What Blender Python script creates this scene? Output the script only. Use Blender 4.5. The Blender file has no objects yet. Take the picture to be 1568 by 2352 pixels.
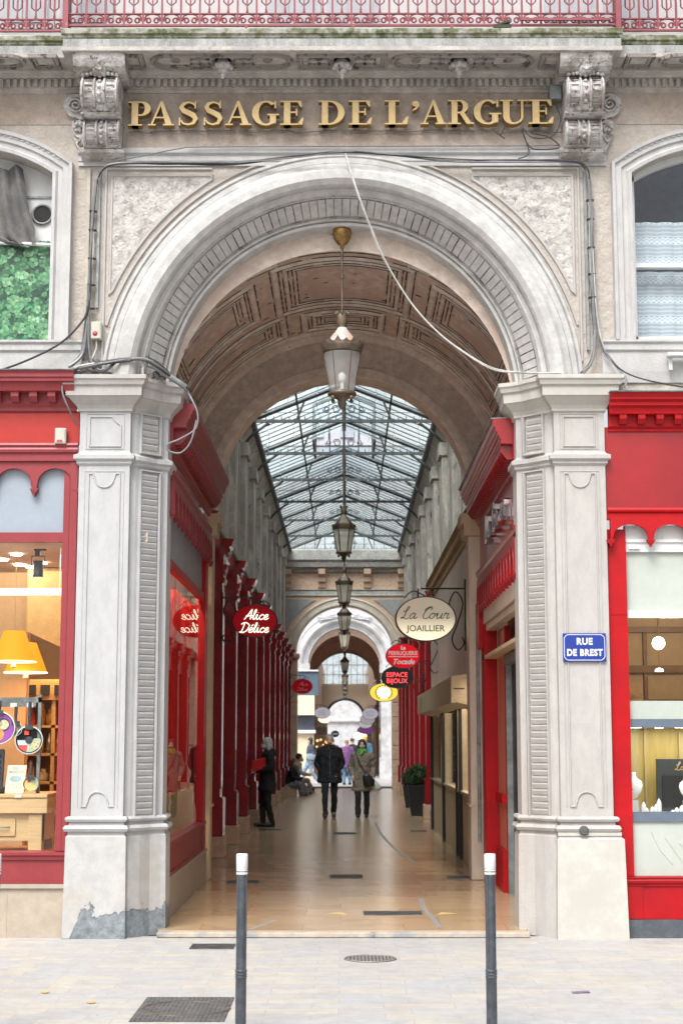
import bpy, math, random
from mathutils import Vector, Matrix
from mathutils.geometry import tessellate_polygon
random.seed(7)
S = bpy.context.scene
COL = S.collection
PI = math.pi
# ------------------------------------------------------------------ camera
cam = bpy.data.cameras.new('camera'); co = bpy.data.objects.new('camera', cam); COL.objects.link(co)
co.location = (0.03, -14.0, 1.7)
co.rotation_euler = (PI/2+math.atan(522/3622), 0, math.atan(9/3622))
cam.sensor_fit = 'HORIZONTAL'; cam.sensor_width = 36; cam.lens = 36*3622/1568
cam.clip_start = 0.1; cam.clip_end = 600
cam.dof.use_dof = True; cam.dof.focus_distance = 14.0; cam.dof.aperture_fstop = 6.5
S.camera = co
# ------------------------------------------------------------------ world, sun, exposure (overcast)
W = bpy.data.worlds.new('World'); S.world = W; W.use_nodes = True
nt = W.node_tree; nt.nodes.clear()
sky = nt.nodes.new('ShaderNodeTexSky'); sky.sky_type = 'NISHITA'; sky.sun_disc = False
sky.sun_elevation = math.radians(54); sky.sun_rotation = math.radians(200)
sky.air_density = 1.2; sky.dust_density = 6.0; sky.ozone_density = 1.0
hs = nt.nodes.new('ShaderNodeHueSaturation'); hs.inputs['Saturation'].default_value = 0.30
bg = nt.nodes.new('ShaderNodeBackground'); bg.inputs['Strength'].default_value = 0.13
wo = nt.nodes.new('ShaderNodeOutputWorld')
nt.links.new(sky.outputs[0], hs.inputs['Color']); nt.links.new(hs.outputs[0], bg.inputs['Color']); nt.links.new(bg.outputs[0], wo.inputs[0])
sl = bpy.data.lights.new('sun', 'SUN'); sl.energy = 1.45; sl.angle = math.radians(25); sl.color = (1, .995, .985)
so = bpy.data.objects.new('sun', sl); COL.objects.link(so)
so.rotation_euler = (math.radians(36), 0, math.radians(-20))
S.view_settings.view_transform = 'Standard'; S.view_settings.look = 'None'
S.view_settings.exposure = 0.94; S.view_settings.gamma = 1.0
S.cycles.max_bounces = 14; S.cycles.diffuse_bounces = 8; S.cycles.transparent_max_bounces = 24; S.cycles.glossy_bounces = 4
S.cycles.sample_clamp_indirect = 6.0

# ------------------------------------------------------------------ mesh helpers
class MB:
    def __init__(s): s.v = []; s.f = []; s.m = []; s.s = []
    def add(s, vs, fs, m=0, sm=False):
        b = len(s.v); s.v.extend([tuple(p) for p in vs])
        for f in fs: s.f.append([b+i for i in f]); s.m.append(m); s.s.append(sm)
    def box(s, x0, x1, y0, y1, z0, z1, m=0, b=0):
        s.fbox(lambda u, v, n: (u, n, v), x0, x1, z0, z1, y0, y1, m, b)
    def fbox(s, fm, u0, u1, v0, v1, n0, n1, m=0, b=0):
        if b:
            r = [(u0+b, v0, n0), (u1-b, v0, n0), (u1, v0+b, n0), (u1, v1-b, n0), (u1-b, v1, n0), (u0+b, v1, n0), (u0, v1-b, n0), (u0, v0+b, n0)]
            def ins(d, n): return [(min(max(a, u0+d), u1-d), min(max(c, v0+d), v1-d), n) for a, c, _ in r]
            rings = [ins(b, n0), ins(0, n0+b if n1 > n0 else n0-b), ins(0, n1-b if n1 > n0 else n1+b), ins(b, n1)]
            s.loft([[fm(*p) for p in q] for q in rings], m, True, True); return
        c = [fm(u, v, n) for n in (n0, n1) for v in (v0, v1) for u in (u0, u1)]
        s.add(c, [(0, 1, 3, 2), (4, 6, 7, 5), (0, 4, 5, 1), (2, 3, 7, 6), (0, 2, 6, 4), (1, 5, 7, 3)], m)
    def loft(s, rings, m=0, closed=False, cap=False, sm=False):
        n = len(rings[0]); vs = [p for r in rings for p in r]; fs = []
        for i in range(len(rings)-1):
            for j in range(n if closed else n-1):
                k = (j+1) % n; fs.append((i*n+j, i*n+k, (i+1)*n+k, (i+1)*n+j))
        s.add(vs, fs, m, sm)
        if cap:
            s.add(rings[0], [tuple(range(n-1, -1, -1))], m); s.add(rings[-1], [tuple(range(n))], m)
    def extr(s, prof, fm, u0, u1, m=0, cap=True):
        # prof: open list of (n,v), swept along u
        a = [fm(u0, v, n) for n, v in prof]; b = [fm(u1, v, n) for n, v in prof]
        s.loft([a, b], m)
        if cap:
            for r in (a, b): s.add(r, [t for t in tess(r)], m)
    def tube(s, pts, r, n=6, m=0, sm=True, cap=True):
        pts = [Vector(p) for p in pts]; rs = r if isinstance(r, (list, tuple)) else [r]*len(pts); rings = []
        prev = None
        for i, p in enumerate(pts):
            d = (pts[min(i+1, len(pts)-1)]-pts[max(i-1, 0)])
            if d.length < 1e-9: d = Vector((0, 0, 1))
            d.normalize()
            if prev is None:
                a = Vector((0, 0, 1)) if abs(d.z) < .9 else Vector((1, 0, 0)); x = d.cross(a).normalized()
            else:
                x = (prev-d*prev.dot(d))
                x = x.normalized() if x.length > 1e-6 else d.orthogonal().normalized()
            prev = x; y = d.cross(x)
            rings.append([p+(x*math.cos(2*PI*k/n)+y*math.sin(2*PI*k/n))*rs[i] for k in range(n)])
        s.loft(rings, m, True, cap, sm)
    def lathe(s, prof, c, n=16, m=0, sm=True, fm=None, cap=True):
        # prof list of (r, z) ; c centre ; fm optional axis map
        rings = []
        for r, z in prof:
            ring = []
            for k in range(n):
                a = 2*PI*k/n; p = (r*math.cos(a), r*math.sin(a), z)
                if fm: p = fm(*p)
                ring.append((c[0]+p[0], c[1]+p[1], c[2]+p[2]))
            rings.append(ring)
        s.loft(rings, m, True, cap, sm)
    def ball(s, c, r, m=0, n=8, sc=(1, 1, 1)):
        pr = [(max(1e-4, r*math.sin(PI*i/n)), -r*math.cos(PI*i/n)) for i in range(n+1)]
        s.lathe(pr, c, max(6, n+2), m, True, lambda x, y, z: (x*sc[0], y*sc[1], z*sc[2]))
    def cap(s, p0, p1, r0, r1, m=0, n=10):
        p0 = Vector(p0); p1 = Vector(p1); d = (p1-p0)
        L = d.length; d = d/L if L > 1e-6 else Vector((0, 0, 1)); pts = []; rs = []
        for t in (-1, -.8, -.5, 0): pts.append(p0+d*r0*t); rs.append(max(.0005, r0*math.sqrt(max(0, 1-t*t))))
        for t in (0, .5, .8, 1): pts.append(p1+d*r1*t); rs.append(max(.0005, r1*math.sqrt(max(0, 1-t*t))))
        s.tube(pts, rs, n, m)
    def ribbon(s, path, w, h, fm, m=0, closed=False, flat=.55):
        n = len(path); L = []
        for i, (u, v) in enumerate(path):
            a = path[(i-1) % n] if (closed or i > 0) else None; b = path[(i+1) % n] if (closed or i < n-1) else None
            def nm(p, q):
                du, dv = q[0]-p[0], q[1]-p[1]; l = math.hypot(du, dv) or 1; return (-dv/l, du/l)
            n1 = nm(a, (u, v)) if a else None; n2 = nm((u, v), b) if b else None
            n1 = n1 or n2; n2 = n2 or n1
            mx, my = n1[0]+n2[0], n1[1]+n2[1]; q = mx*mx+my*my
            k = min(2.5, 2/q if q > 1e-3 else 1); mx *= k; my *= k
            L.append([fm(u+mx*d*w/2, v+my*d*w/2, hh) for d, hh in ((-1, 0), (-flat, h), (flat, h), (1, 0))])
        if closed: L.append(L[0])
        s.loft(L, m)
    def prism(s, poly, fm, n0, n1, m=0):
        a = [fm(u, v, n0) for u, v in poly]; b = [fm(u, v, n1) for u, v in poly]; k = len(poly)
        t = tess([(u, v, 0) for u, v in poly])
        s.add(a, t, m); s.add(b, t, m)
        s.loft([a, b], m, True)
    def build(s, name, mats, parent=None, mods=()):
        if not isinstance(mats, (list, tuple)): mats = [mats]
        me = bpy.data.meshes.new(name)
        o0 = parent
        off = Vector((0, 0, 0))
        p = parent
        while p is not None: off += p.location; p = p.parent
        me.from_pydata([(v[0]-off.x, v[1]-off.y, v[2]-off.z) for v in s.v], [], s.f)
        for x in mats: me.materials.append(x)
        me.polygons.foreach_set('material_index', s.m); me.polygons.foreach_set('use_smooth', s.s)
        import bmesh
        bm = bmesh.new(); bm.from_mesh(me); bmesh.ops.recalc_face_normals(bm, faces=bm.faces); bm.to_mesh(me); bm.free()
        me.update()
        o = bpy.data.objects.new(name, me); COL.objects.link(o)
        if parent: o.parent = parent
        return o
def build_each(mb, name, mats, parent=None, gap=.004):
    # every separate piece becomes an object of its own (pieces whose boxes touch stay together)
    n = len(mb.v); par = list(range(n))
    def fd(i):
        while par[i] != i: par[i] = par[par[i]]; i = par[i]
        return i
    for f in mb.f:
        for i in f[1:]: par[fd(i)] = fd(f[0])
    bx = {}
    for i, v in enumerate(mb.v):
        r = fd(i); q = bx.setdefault(r, [list(v), list(v)])
        for k in range(3): q[0][k] = min(q[0][k], v[k]); q[1][k] = max(q[1][k], v[k])
    ks = list(bx); g = {k: k for k in ks}
    def fg(i):
        while g[i] != i: g[i] = g[g[i]]; i = g[i]
        return i
    for i, p in enumerate(ks):
        for q in ks[i+1:]:
            if all(bx[p][0][k] <= bx[q][1][k]+gap and bx[q][0][k] <= bx[p][1][k]+gap for k in range(3)): g[fg(p)] = fg(q)
    out = {}
    for f, m, sm in zip(mb.f, mb.m, mb.s):
        c = out.setdefault(fg(fd(f[0])), (MB(), {})); b2, mp = c; ff = []
        for i in f:
            if i not in mp: mp[i] = len(b2.v); b2.v.append(mb.v[i])
            ff.append(mp[i])
        b2.f.append(ff); b2.m.append(m); b2.s.append(sm)
    return [b2.build(name, mats, parent) for b2, _ in out.values()]
def tess(p): return [tuple(t) for t in tessellate_polygon([[Vector(q) for q in p]])]
def F(y0): return lambda u, v, n: (u, y0-n, v)          # faces the street (-Y)
def Lw(x0): return lambda u, v, n: (x0+n, u, v)         # left wall, faces +X
def Rw(x0): return lambda u, v, n: (x0-n, u, v)         # right wall, faces -X
def arc(cx, cz, r, a0, a1, n=16, sz=1.0):
    return [(cx+r*math.cos(math.radians(a0+(a1-a0)*i/n)), cz+sz*r*math.sin(math.radians(a0+(a1-a0)*i/n))) for i in range(n+1)]
def cr(P, k=8):                                         # catmull-rom
    P = [Vector(p) for p in P]; out = []
    for i in range(len(P)-1):
        a, b, c, d = P[max(i-1, 0)], P[i], P[i+1], P[min(i+2, len(P)-1)]
        for j in range(k):
            t = j/k; out.append(.5*((2*b)+(c-a)*t+(2*a-5*b+4*c-d)*t*t+(3*b-a-3*c+d)*t**3))
    out.append(P[-1]); return out
def tag(o, label=None, cat=None, group=None, kind=None):
    if label: o['label'] = label
    if cat: o['category'] = cat
    if group: o['group'] = group
    if kind: o['kind'] = kind
    return o
def thing(name, loc, label, cat, group=None):
    o = bpy.data.objects.new(name, None); o.empty_display_size = .2; COL.objects.link(o); o.location = loc
    return tag(o, label, cat, group)
def dup(o, dloc=None, parent=None, loc=None, rz=None, scale=None):
    kids = [c for c in o.children]
    c = o.copy(); COL.objects.link(c)
    c.parent = parent
    if dloc: c.location = o.location+Vector(dloc)
    if loc: c.location = loc
    if rz is not None: c.rotation_euler.z = rz
    if scale is not None: c.scale = scale
    for k in kids: dup(k, parent=c)
    return c
def sweep_arc(mb, prof, cx, cz, a0, a1, n, m=0, sz=1.0, sm=False):
    # prof (r, y)
    rings = []
    for i in range(n+1):
        a = math.radians(a0+(a1-a0)*i/n)
        rings.append([(cx+r*math.cos(a), y, cz+sz*r*math.sin(a)) for r, y in prof])
    mb.loft(rings, m, sm=sm)
def arch_wall(mb, cx, cz, R, x0, x1, z0, z1, y, m=0, n=48, sz=1.0, a0=0, a1=180):
    # flat wall at y with an arched opening; jambs run straight down to z0
    pts = arc(cx, cz, R, a1, a0, n, sz)
    for i in range(n):
        (xa, za), (xb, zb) = pts[i], pts[i+1]
        mb.add([(xa, y, za), (xb, y, zb), (xb, y, z1), (xa, y, z1)], [(0, 1, 2, 3)], m)
    xl, xr = pts[0][0], pts[-1][0]
    mb.add([(x0, y, z0), (xl, y, z0), (xl, y, z1), (x0, y, z1)], [(0, 1, 2, 3)], m)
    mb.add([(xr, y, z0), (x1, y, z0), (x1, y, z1), (xr, y, z1)], [(0, 1, 2, 3)], m)
def offs(pl, d):
    out = []; n = len(pl)
    for i, (x, y) in enumerate(pl):
        def nm(p, q):
            dx, dy = q[0]-p[0], q[1]-p[1]; l = math.hypot(dx, dy); return (dy/l, -dx/l)
        n1 = nm(pl[i-1], pl[i]) if i else None; n2 = nm(pl[i], pl[i+1]) if i < n-1 else None
        n1 = n1 or n2; n2 = n2 or n1
        mx, my = n1[0]+n2[0], n1[1]+n2[1]; q = mx*mx+my*my; k = min(3, 2/q)
        out.append((x+mx*k*d/1, y+my*k*d/1))
    return out
# ------------------------------------------------------------------ materials
def srgb(r, g, b):
    f = lambda c: ((c/255+.055)/1.055)**2.4 if c > 10 else c/255/12.92
    return (f(r), f(g), f(b), 1)
STREET = {'painted_plaster', 'arch_plaster', 'cream_plaster', 'pilaster_plaster', 'pilaster_plaster_warm', 'pink_roughcast', 'white_roughcast', 'light_roughcast', 'soffit_plaster', 'carved_stone', 'mossy_stone', 'mossy_ledge', 'polished_limestone', 'faded_red_paint', 'orange_red_panel', 'bright_red_paint', 'glossy_red_fascia', 'gold_letter', 'gold_return', 'anthracite_paint', 'white_paint', 'cast_iron', 'rose_painted_iron', 'pale_shutter', 'bright_white_render', 'frosted_blue_panel', 'ivory_plastic', 'pale_green_blind', 'peeling_plaster', 'white_stone', 'soffit_relief', 'worn_limestone_kerb', 'pale_street', 'grey_steel', 'street_paving', 'old_batten'}
def mat(name, base, rough=.6, metal=0, c2=None, s2=1.5, lo=.45, hi=.65, c3=None, s3=6, lo3=.6, hi3=.7, bump=0, bs=60, var=.06, stretch=(1, 1, 1), emit=None, es=0, spec=.5, coat=0, bs2=None):
    if name in STREET:
        base = tuple(q*.81 for q in base[:3])+(1,); c2 = c2 and tuple(q*.81 for q in c2[:3])+(1,)
    m = bpy.data.materials.new(name); m.use_nodes = True; t = m.node_tree; N = t.nodes; L = t.links
    b = N['Principled BSDF']; g = N.new('ShaderNodeNewGeometry')
    mp = N.new('ShaderNodeMapping'); mp.inputs['Scale'].default_value = stretch; L.new(g.outputs['Position'], mp.inputs[0])
    def noise(sc, det=5, rg=.6, vec=None):
        n = N.new('ShaderNodeTexNoise'); n.inputs['Scale'].default_value = sc; n.inputs['Detail'].default_value = det; n.inputs['Roughness'].default_value = rg
        L.new(vec or mp.outputs[0], n.inputs['Vector']); return n
    def ramp(src, a, c):
        r = N.new('ShaderNodeMapRange'); r.interpolation_type = 'SMOOTHSTEP'
        r.inputs[1].default_value = a; r.inputs[2].default_value = c; L.new(src, r.inputs[0]); return r.outputs[0]
    def mix(fac, a, c, mode='MIX'):
        x = N.new('ShaderNodeMix'); x.data_type = 'RGBA'; x.blend_type = mode
        if hasattr(fac, 'links'): L.new(fac, x.inputs[0])
        else: x.inputs[0].default_value = fac
        for k, q in ((6, a), (7, c)):
            if hasattr(q, 'links'): L.new(q, x.inputs[k])
            else: x.inputs[k].default_value = q
        return x.outputs[2]
    col = base
    if var:
        n = noise(9, 6, .7)
        lo_ = tuple(max(0, q*(1-2.2*var)) for q in base[:3])+(1,); hi_ = tuple(min(1, q*(1+1.6*var)) for q in base[:3])+(1,)
        col = mix(ramp(n.outputs[0], .3, .7), lo_, hi_)
    if c2: col = mix(ramp(noise(s2, 8, .7).outputs[0], lo, hi), col, c2)
    if c3: col = mix(ramp(noise(s3, 8, .75).outputs[0], lo3, hi3), col, c3)
    if hasattr(col, 'links'): L.new(col, b.inputs['Base Color'])
    else: b.inputs['Base Color'].default_value = col
    b.inputs['Roughness'].default_value = rough; b.inputs['Metallic'].default_value = metal
    b.inputs['Specular IOR Level'].default_value = spec; b.inputs['Coat Weight'].default_value = coat; b.inputs['Coat Roughness'].default_value = .08
    if emit: b.inputs['Emission Color'].default_value = emit; b.inputs['Emission Strength'].default_value = es
    if bump:
        n = noise(bs, 6, .65, g.outputs['Position']); bp = N.new('ShaderNodeBump'); bp.inputs['Strength'].default_value = bump; bp.inputs['Distance'].default_value = .01
        L.new(n.outputs[0], bp.inputs['Height'])
        if bs2:
            n2 = noise(bs2, 4, .6, g.outputs['Position']); b2 = N.new('ShaderNodeBump'); b2.inputs['Strength'].default_value = bump; b2.inputs['Distance'].default_value = .03
            L.new(n2.outputs[0], b2.inputs['Height']); L.new(bp.outputs[0], b2.inputs['Normal']); bp = b2
        L.new(bp.outputs[0], b.inputs['Normal'])
    m['x'] = 1
    return m
def nodes(m): return m.node_tree.nodes, m.node_tree.links, m.node_tree.nodes['Principled BSDF']
def emis(name, c, s, rough=.5):
    return mat(name, c, rough, var=0, emit=c, es=s)
def glass(name, tint=(1, 1, 1, 1), ior=1.5, rough=0.0, body=None, bodyfac=0):
    m = bpy.data.materials.new(name); m.use_nodes = True; t = m.node_tree; N = t.nodes; L = t.links; N.clear()
    o = N.new('ShaderNodeOutputMaterial'); tr = N.new('ShaderNodeBsdfTransparent'); tr.inputs[0].default_value = tint
    gl = N.new('ShaderNodeBsdfGlossy'); gl.inputs['Roughness'].default_value = rough
    fr = N.new('ShaderNodeFresnel'); fr.inputs[0].default_value = ior; mx = N.new('ShaderNodeMixShader')
    src = tr.outputs[0]
    if body:
        df = N.new('ShaderNodeBsdfDiffuse'); df.inputs[0].default_value = body; tl = N.new('ShaderNodeBsdfTranslucent'); tl.inputs[0].default_value = body
        a = N.new('ShaderNodeMixShader'); a.inputs[0].default_value = .6; L.new(df.outputs[0], a.inputs[1]); L.new(tl.outputs[0], a.inputs[2])
        c = N.new('ShaderNodeMixShader'); c.inputs[0].default_value = bodyfac
        nn = N.new('ShaderNodeTexNoise'); nn.inputs['Scale'].default_value = 2.5; nn.inputs['Detail'].default_value = 6
        g = N.new('ShaderNodeNewGeometry'); L.new(g.outputs['Position'], nn.inputs['Vector'])
        r = N.new('ShaderNodeMapRange'); r.inputs[3].default_value = bodyfac*.7; r.inputs[4].default_value = min(1, bodyfac*1.3)
        r.inputs[1].default_value = .3; r.inputs[2].default_value = .7
        L.new(nn.outputs[0], r.inputs[0]); L.new(r.outputs[0], c.inputs[0])
        L.new(tr.outputs[0], c.inputs[1]); L.new(a.outputs[0], c.inputs[2]); src = c.outputs[0]
    g2 = N.new('ShaderNodeNewGeometry'); sb = N.new('ShaderNodeMath'); sb.operation = 'SUBTRACT'; sb.inputs[0].default_value = 1; L.new(g2.outputs['Backfacing'], sb.inputs[1])
    ml = N.new('ShaderNodeMath'); ml.operation = 'MULTIPLY'; L.new(fr.outputs[0], ml.inputs[0]); L.new(sb.outputs[0], ml.inputs[1]); L.new(ml.outputs[0], mx.inputs[0]); L.new(src, mx.inputs[1]); L.new(gl.outputs[0], mx.inputs[2]); L.new(mx.outputs[0], o.inputs[0])
    return m
M = {}
M['white'] = mat('painted_plaster', (.52, .515, .51, 1), .75, c2=(.46, .425, .40, 1), s2=1.3, lo=.5, hi=.75, c3=(.34, .31, .28, 1), s3=14, lo3=.63, hi3=.74, bump=.4, bs=45, var=.05, stretch=(1, 1, .5))
M['arch'] = mat('arch_plaster', (.55, .54, .525, 1), .75, c2=(.42, .415, .41, 1), s2=2.0, lo=.48, hi=.72, c3=(.2, .18, .165, 1), s3=9, lo3=.63, hi3=.72, bump=.3, bs=50, var=.08)
M['cream'] = mat('cream_plaster', (.55, .535, .49, 1), .7, c2=(.50, .475, .43, 1), bump=.12, bs=20, var=.04)
M['pil'] = mat('pilaster_plaster', (.49, .49, .495, 1), .7, c2=(.44, .43, .42, 1), s2=1.1, lo=.5, hi=.75, c3=(.40, .35, .30, 1), s3=11, lo3=.64, hi3=.75, bump=.35, bs=40, var=.04, stretch=(1, 1, .45))
M['pilr'] = mat('pilaster_plaster_warm', (.475, .455, .435, 1), .7, c2=(.43, .39, .355, 1), s2=1.1, lo=.5, hi=.75, c3=(.38, .33, .29, 1), s3=11, lo3=.64, hi3=.75, bump=.35, bs=40, var=.04, stretch=(1, 1, .45))
M['pink'] = mat('pink_roughcast', (.45, .365, .305, 1), .9, c2=(.54, .48, .43, 1), s2=.9, lo=.4, hi=.7, c3=(.27, .22, .19, 1), s3=12, lo3=.66, hi3=.74, bump=.7, bs=38, var=.08, bs2=14)
M['rough'] = mat('white_roughcast', (.56, .535, .505, 1), .95, c2=(.33, .305, .295, 1), s2=7, lo=.52, hi=.62, c3=(.16, .14, .13, 1), s3=26, lo3=.57, hi3=.66, bump=1.0, bs=30, var=.12, bs2=12)
M['wall'] = mat('light_roughcast', (.52, .47, .42, 1), .9, c2=(.44, .39, .345, 1), s2=1.5, c3=(.3, .27, .24, 1), s3=16, lo3=.66, hi3=.76, bump=.6, bs=40, var=.06, bs2=15)
M['soffit'] = mat('soffit_plaster', (.54, .50, .46, 1), .85, c2=(.42, .38, .35, 1), s2=3, c3=(.12, .105, .1, 1), s3=12, lo3=.6, hi3=.7, bump=.4, bs=40, var=.1)
M['corb'] = mat('carved_stone', (.58, .555, .54, 1), .85, c2=(.34, .30, .27, 1), s2=5, lo=.48, hi=.60, c3=(.06, .05, .045, 1), s3=16, lo3=.56, hi3=.63, bump=.7, bs=45, var=.12)
M['vault'] = mat('vault_plaster', (.66, .56, .49, 1), .9, c2=(.58, .46, .39, 1), s2=1.6, c3=(.07, .055, .05, 1), s3=5, lo3=.63, hi3=.69, bump=.5, bs=30, var=.1, stretch=(1, .6, 1))
M['vaultb'] = mat('vault_band', (.78, .72, .65, 1), .9, c2=(.60, .52, .45, 1), s2=3, c3=(.1, .08, .07, 1), s3=9, lo3=.62, hi3=.7, bump=.3, bs=40, var=.08)  # greyer bands, lightened to replace the missing depth shading of the coffers
M['tymp'] = mat('tympanum_roughcast', (.64, .58, .52, 1), .95, c2=(.54, .48, .43, 1), s2=2, c3=(.12, .1, .09, 1), s3=10, lo3=.66, hi3=.72, bump=1, bs=28, var=.1, bs2=10)
M['grime'] = mat('soot_line', (.06, .05, .045, 1), .9, c2=(.24, .2, .17, 1), s2=5, lo=.45, hi=.6, var=.2)
M['moss'] = mat('mossy_stone', (.46, .465, .455, 1), .9, c2=(.34, .35, .34, 1), s2=7, lo=.45, hi=.62, c3=(.10, .12, .05, 1), s3=5, lo3=.60, hi3=.70, bump=.6, bs=40, var=.1, stretch=(1.6, 1, .45))
M['mosstop'] = mat('mossy_ledge', (.42, .42, .36, 1), .95, c2=(.17, .18, .10, 1), s2=6, lo=.42, hi=.56, c3=(.06, .08, .03, 1), s3=12, lo3=.55, hi3=.62, bump=.9, bs=50, var=.1)
M['stone2'] = mat('pale_grey_stone', (.54, .48, .41, 1), .9, c2=(.34, .30, .26, 1), s2=2.2, lo=.42, hi=.6, c3=(.08, .07, .06, 1), s3=4, lo3=.58, hi3=.68, bump=.5, bs=25, var=.12, stretch=(1, 1, .35))
M['stone'] = mat('grey_stone', (.32, .285, .25, 1), .9, c2=(.20, .18, .155, 1), s2=2.2, c3=(.06, .055, .05, 1), s3=4, lo3=.62, hi3=.72, bump=.5, bs=25, var=.1, stretch=(1, 1, .4))
M['tan'] = mat('tan_stone', (.58, .39, .28, 1), .85, c2=(.50, .34, .25, 1), s2=2, c3=(.15, .11, .09, 1), s3=5, lo3=.65, hi3=.74, bump=.3, bs=30, var=.08)
M['base'] = mat('polished_limestone', (.46, .39, .31, 1), .55, c2=(.41, .345, .27, 1), s2=2, c3=(.38, .32, .26, 1), s3=22, lo3=.66, hi3=.74, bump=.05, var=.05)
M['red1'] = mat('faded_red_paint', (.30, .034, .042, 1), .45, c2=(.27, .028, .036, 1), s2=2, c3=(.5, .14, .13, 1), s3=14, lo3=.72, hi3=.78, bump=.08, bs=30, var=.03)
M['red1b'] = mat('orange_red_panel', (.47, .022, .012, 1), .4, var=.03, bump=.03)
M['red2'] = mat('bright_red_paint', (.46, .0015, .006, 1), .5, spec=.25, c2=(.36, .003, .008, 1), s2=1.2, c3=(.40, .05, .05, 1), s3=12, lo3=.70, hi3=.76, var=.05, bump=.08, bs=12, coat=.1)
M['red3'] = mat('glossy_red_fascia', (.36, .006, .010, 1), .3, c2=(.28, .004, .008, 1), s2=.7, lo=.4, hi=.7, c3=(.42, .05, .05, 1), s3=7, lo3=.68, hi3=.76, var=.04, coat=.3, bump=.05, bs=6)  # darker mottling stands in for gradients and reflections; rare streaks are dirt
M['wine'] = mat('wine_red_gloss', (.30, .010, .015, 1), .25, c2=(.20, .007, .011, 1), s2=.6, var=.05, coat=.7)
M['wined'] = mat('dark_wine_paint', (.09, .007, .012, 1), .3, var=.05, coat=.4)
M['goldl'] = mat('gold_letter', (.58, .42, .19, 1), .4, .2, c2=(.50, .35, .14, 1), s2=8, var=.03)
M['golds'] = mat('gold_return', (.34, .21, .05, 1), .4, .4, var=.03)
M['brass'] = mat('old_brass', (.32, .19, .06, 1), .45, .7, c2=(.16, .1, .04, 1), s2=14, var=.1)
M['brown'] = mat('brown_metal', (.10, .075, .055, 1), .5, .3, c2=(.17, .12, .08, 1), s2=9, var=.1)
M['bulb'] = mat('pale_lamp_bulb', (.8, .8, .75, 1), .3, var=0)
M['iron'] = mat('black_iron', (.022, .02, .02, 1), .45, .2, var=.1)
M['steel'] = mat('grey_steel', (.30, .33, .33, 1), .5, .2, c2=(.15, .16, .16, 1), s2=4, var=.1)
M['sage'] = mat('grey_green_paint', (.07, .075, .072, 1), .55, c2=(.12, .125, .12, 1), s2=5, var=.1)
M['anthr'] = mat('anthracite_paint', (.055, .065, .08, 1), .42, c2=(.08, .09, .105, 1), s2=18, var=.08)
M['wpaint'] = mat('white_paint', (.74, .75, .75, 1), .5, c2=(.6, .6, .6, 1), s2=12, lo=.6, hi=.7, var=.03)
M['cast'] = mat('cast_iron', (.10, .105, .11, 1), .6, .3, c2=(.17, .16, .15, 1), s2=9, bump=.5, bs=90, var=.1)
M['cable'] = mat('grey_cable', (.16, .165, .17, 1), .5, var=.1)
M['cableb'] = mat('black_cable', (.03, .03, .035, 1), .5, var=.1)
M['cablew'] = mat('pale_cable', (.46, .46, .42, 1), .5, c2=(.33, .33, .3, 1), s2=6, var=.1)
M['pinkiron'] = mat('rose_painted_iron', (.30, .06, .075, 1), .5, c2=(.24, .04, .055, 1), s2=5, c3=(.62, .3, .3, 1), s3=9, lo3=.62, hi3=.7, var=.05)
M['shut'] = mat('pale_shutter', (.50, .53, .57, 1), .6, var=.04)
M['lwall'] = mat('bright_white_render', (.66, .655, .66, 1), .7, c2=(.6, .595, .6, 1), var=.03)
M['bluep'] = mat('frosted_blue_panel', (.34, .395, .46, 1), .35, c2=(.29, .345, .41, 1), s2=.8, var=.02)
M['bluepd'] = mat('dusty_blue_panel', (.24, .28, .32, 1), .4, c2=(.15, .16, .17, 1), s2=2.5, lo=.5, hi=.7, var=.04)
M['lwall2'] = mat('white_stone', (.58, .58, .59, 1), .7, c2=(.40, .395, .39, 1), c3=(.33, .32, .31, 1), s3=4, lo3=.6, hi3=.7, var=.04)  # white stone with random grey patches
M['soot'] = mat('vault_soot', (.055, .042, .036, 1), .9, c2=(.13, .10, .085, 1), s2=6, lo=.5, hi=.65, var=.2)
M['groove'] = mat('dark_groove', (.34, .32, .30, 1), .9, c2=(.12, .10, .09, 1), s2=4, lo=.5, hi=.62)
M['glass'] = glass('clear_glass', (.97, .98, .97, 1))
M['glassg'] = glass('side_glass', (.97, .97, .95, 1), 1.40)
M['glassd'] = glass('dark_shop_glass', (.55, .5, .48, 1), 1.6, .03)
M['lampg'] = glass('lantern_glass', (.92, .93, .93, 1), 1.4, .12, (.80, .80, .78, 1), .38)
M['lampf'] = glass('frosted_lantern_glass', (.95, .93, .86, 1), 1.35, .2, (.85, .80, .70, 1), .6)
M['roofg'] = glass('roof_glass', (.88, .98, 1.0, 1), 1.12, .2, (.80, .93, .95, 1), .24)
M['roofc'] = glass('clear_roof_glass', (.9, .93, 1, 1), 1.4)
M['wood'] = mat('oak', (.50, .30, .13, 1), .5, c2=(.42, .24, .10, 1), s2=3, bump=.05, var=.08, stretch=(.4, 3, 9))
M['woodp'] = mat('pale_birch', (.58, .40, .21, 1), .5, c2=(.52, .34, .16, 1), s2=3, var=.06, stretch=(.5, 3, 12))
M['woody'] = mat('yellow_veneer', (.46, .34, .10, 1), .5, c2=(.40, .29, .08, 1), s2=4, var=.05, stretch=(9, 3, .5))
M['inwall'] = mat('warm_shop_wall', (.50, .36, .22, 1), .8, var=.03)
M['inceil'] = mat('shop_ceiling', (.50, .36, .27, 1), .8, var=.03)
M['black'] = mat('matt_black', (.012, .012, .013, 1), .55, var=0)
M['dark'] = mat('recess_shade', (.015, .013, .012, 1), .8, var=0)  # near black, standing in for the shade inside holes and pits
M['marble'] = mat('black_marble', (.012, .012, .013, 1), .35, c2=(.08, .08, .08, 1), s2=6, lo=.62, hi=.66, var=.1, spec=.3)
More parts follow.
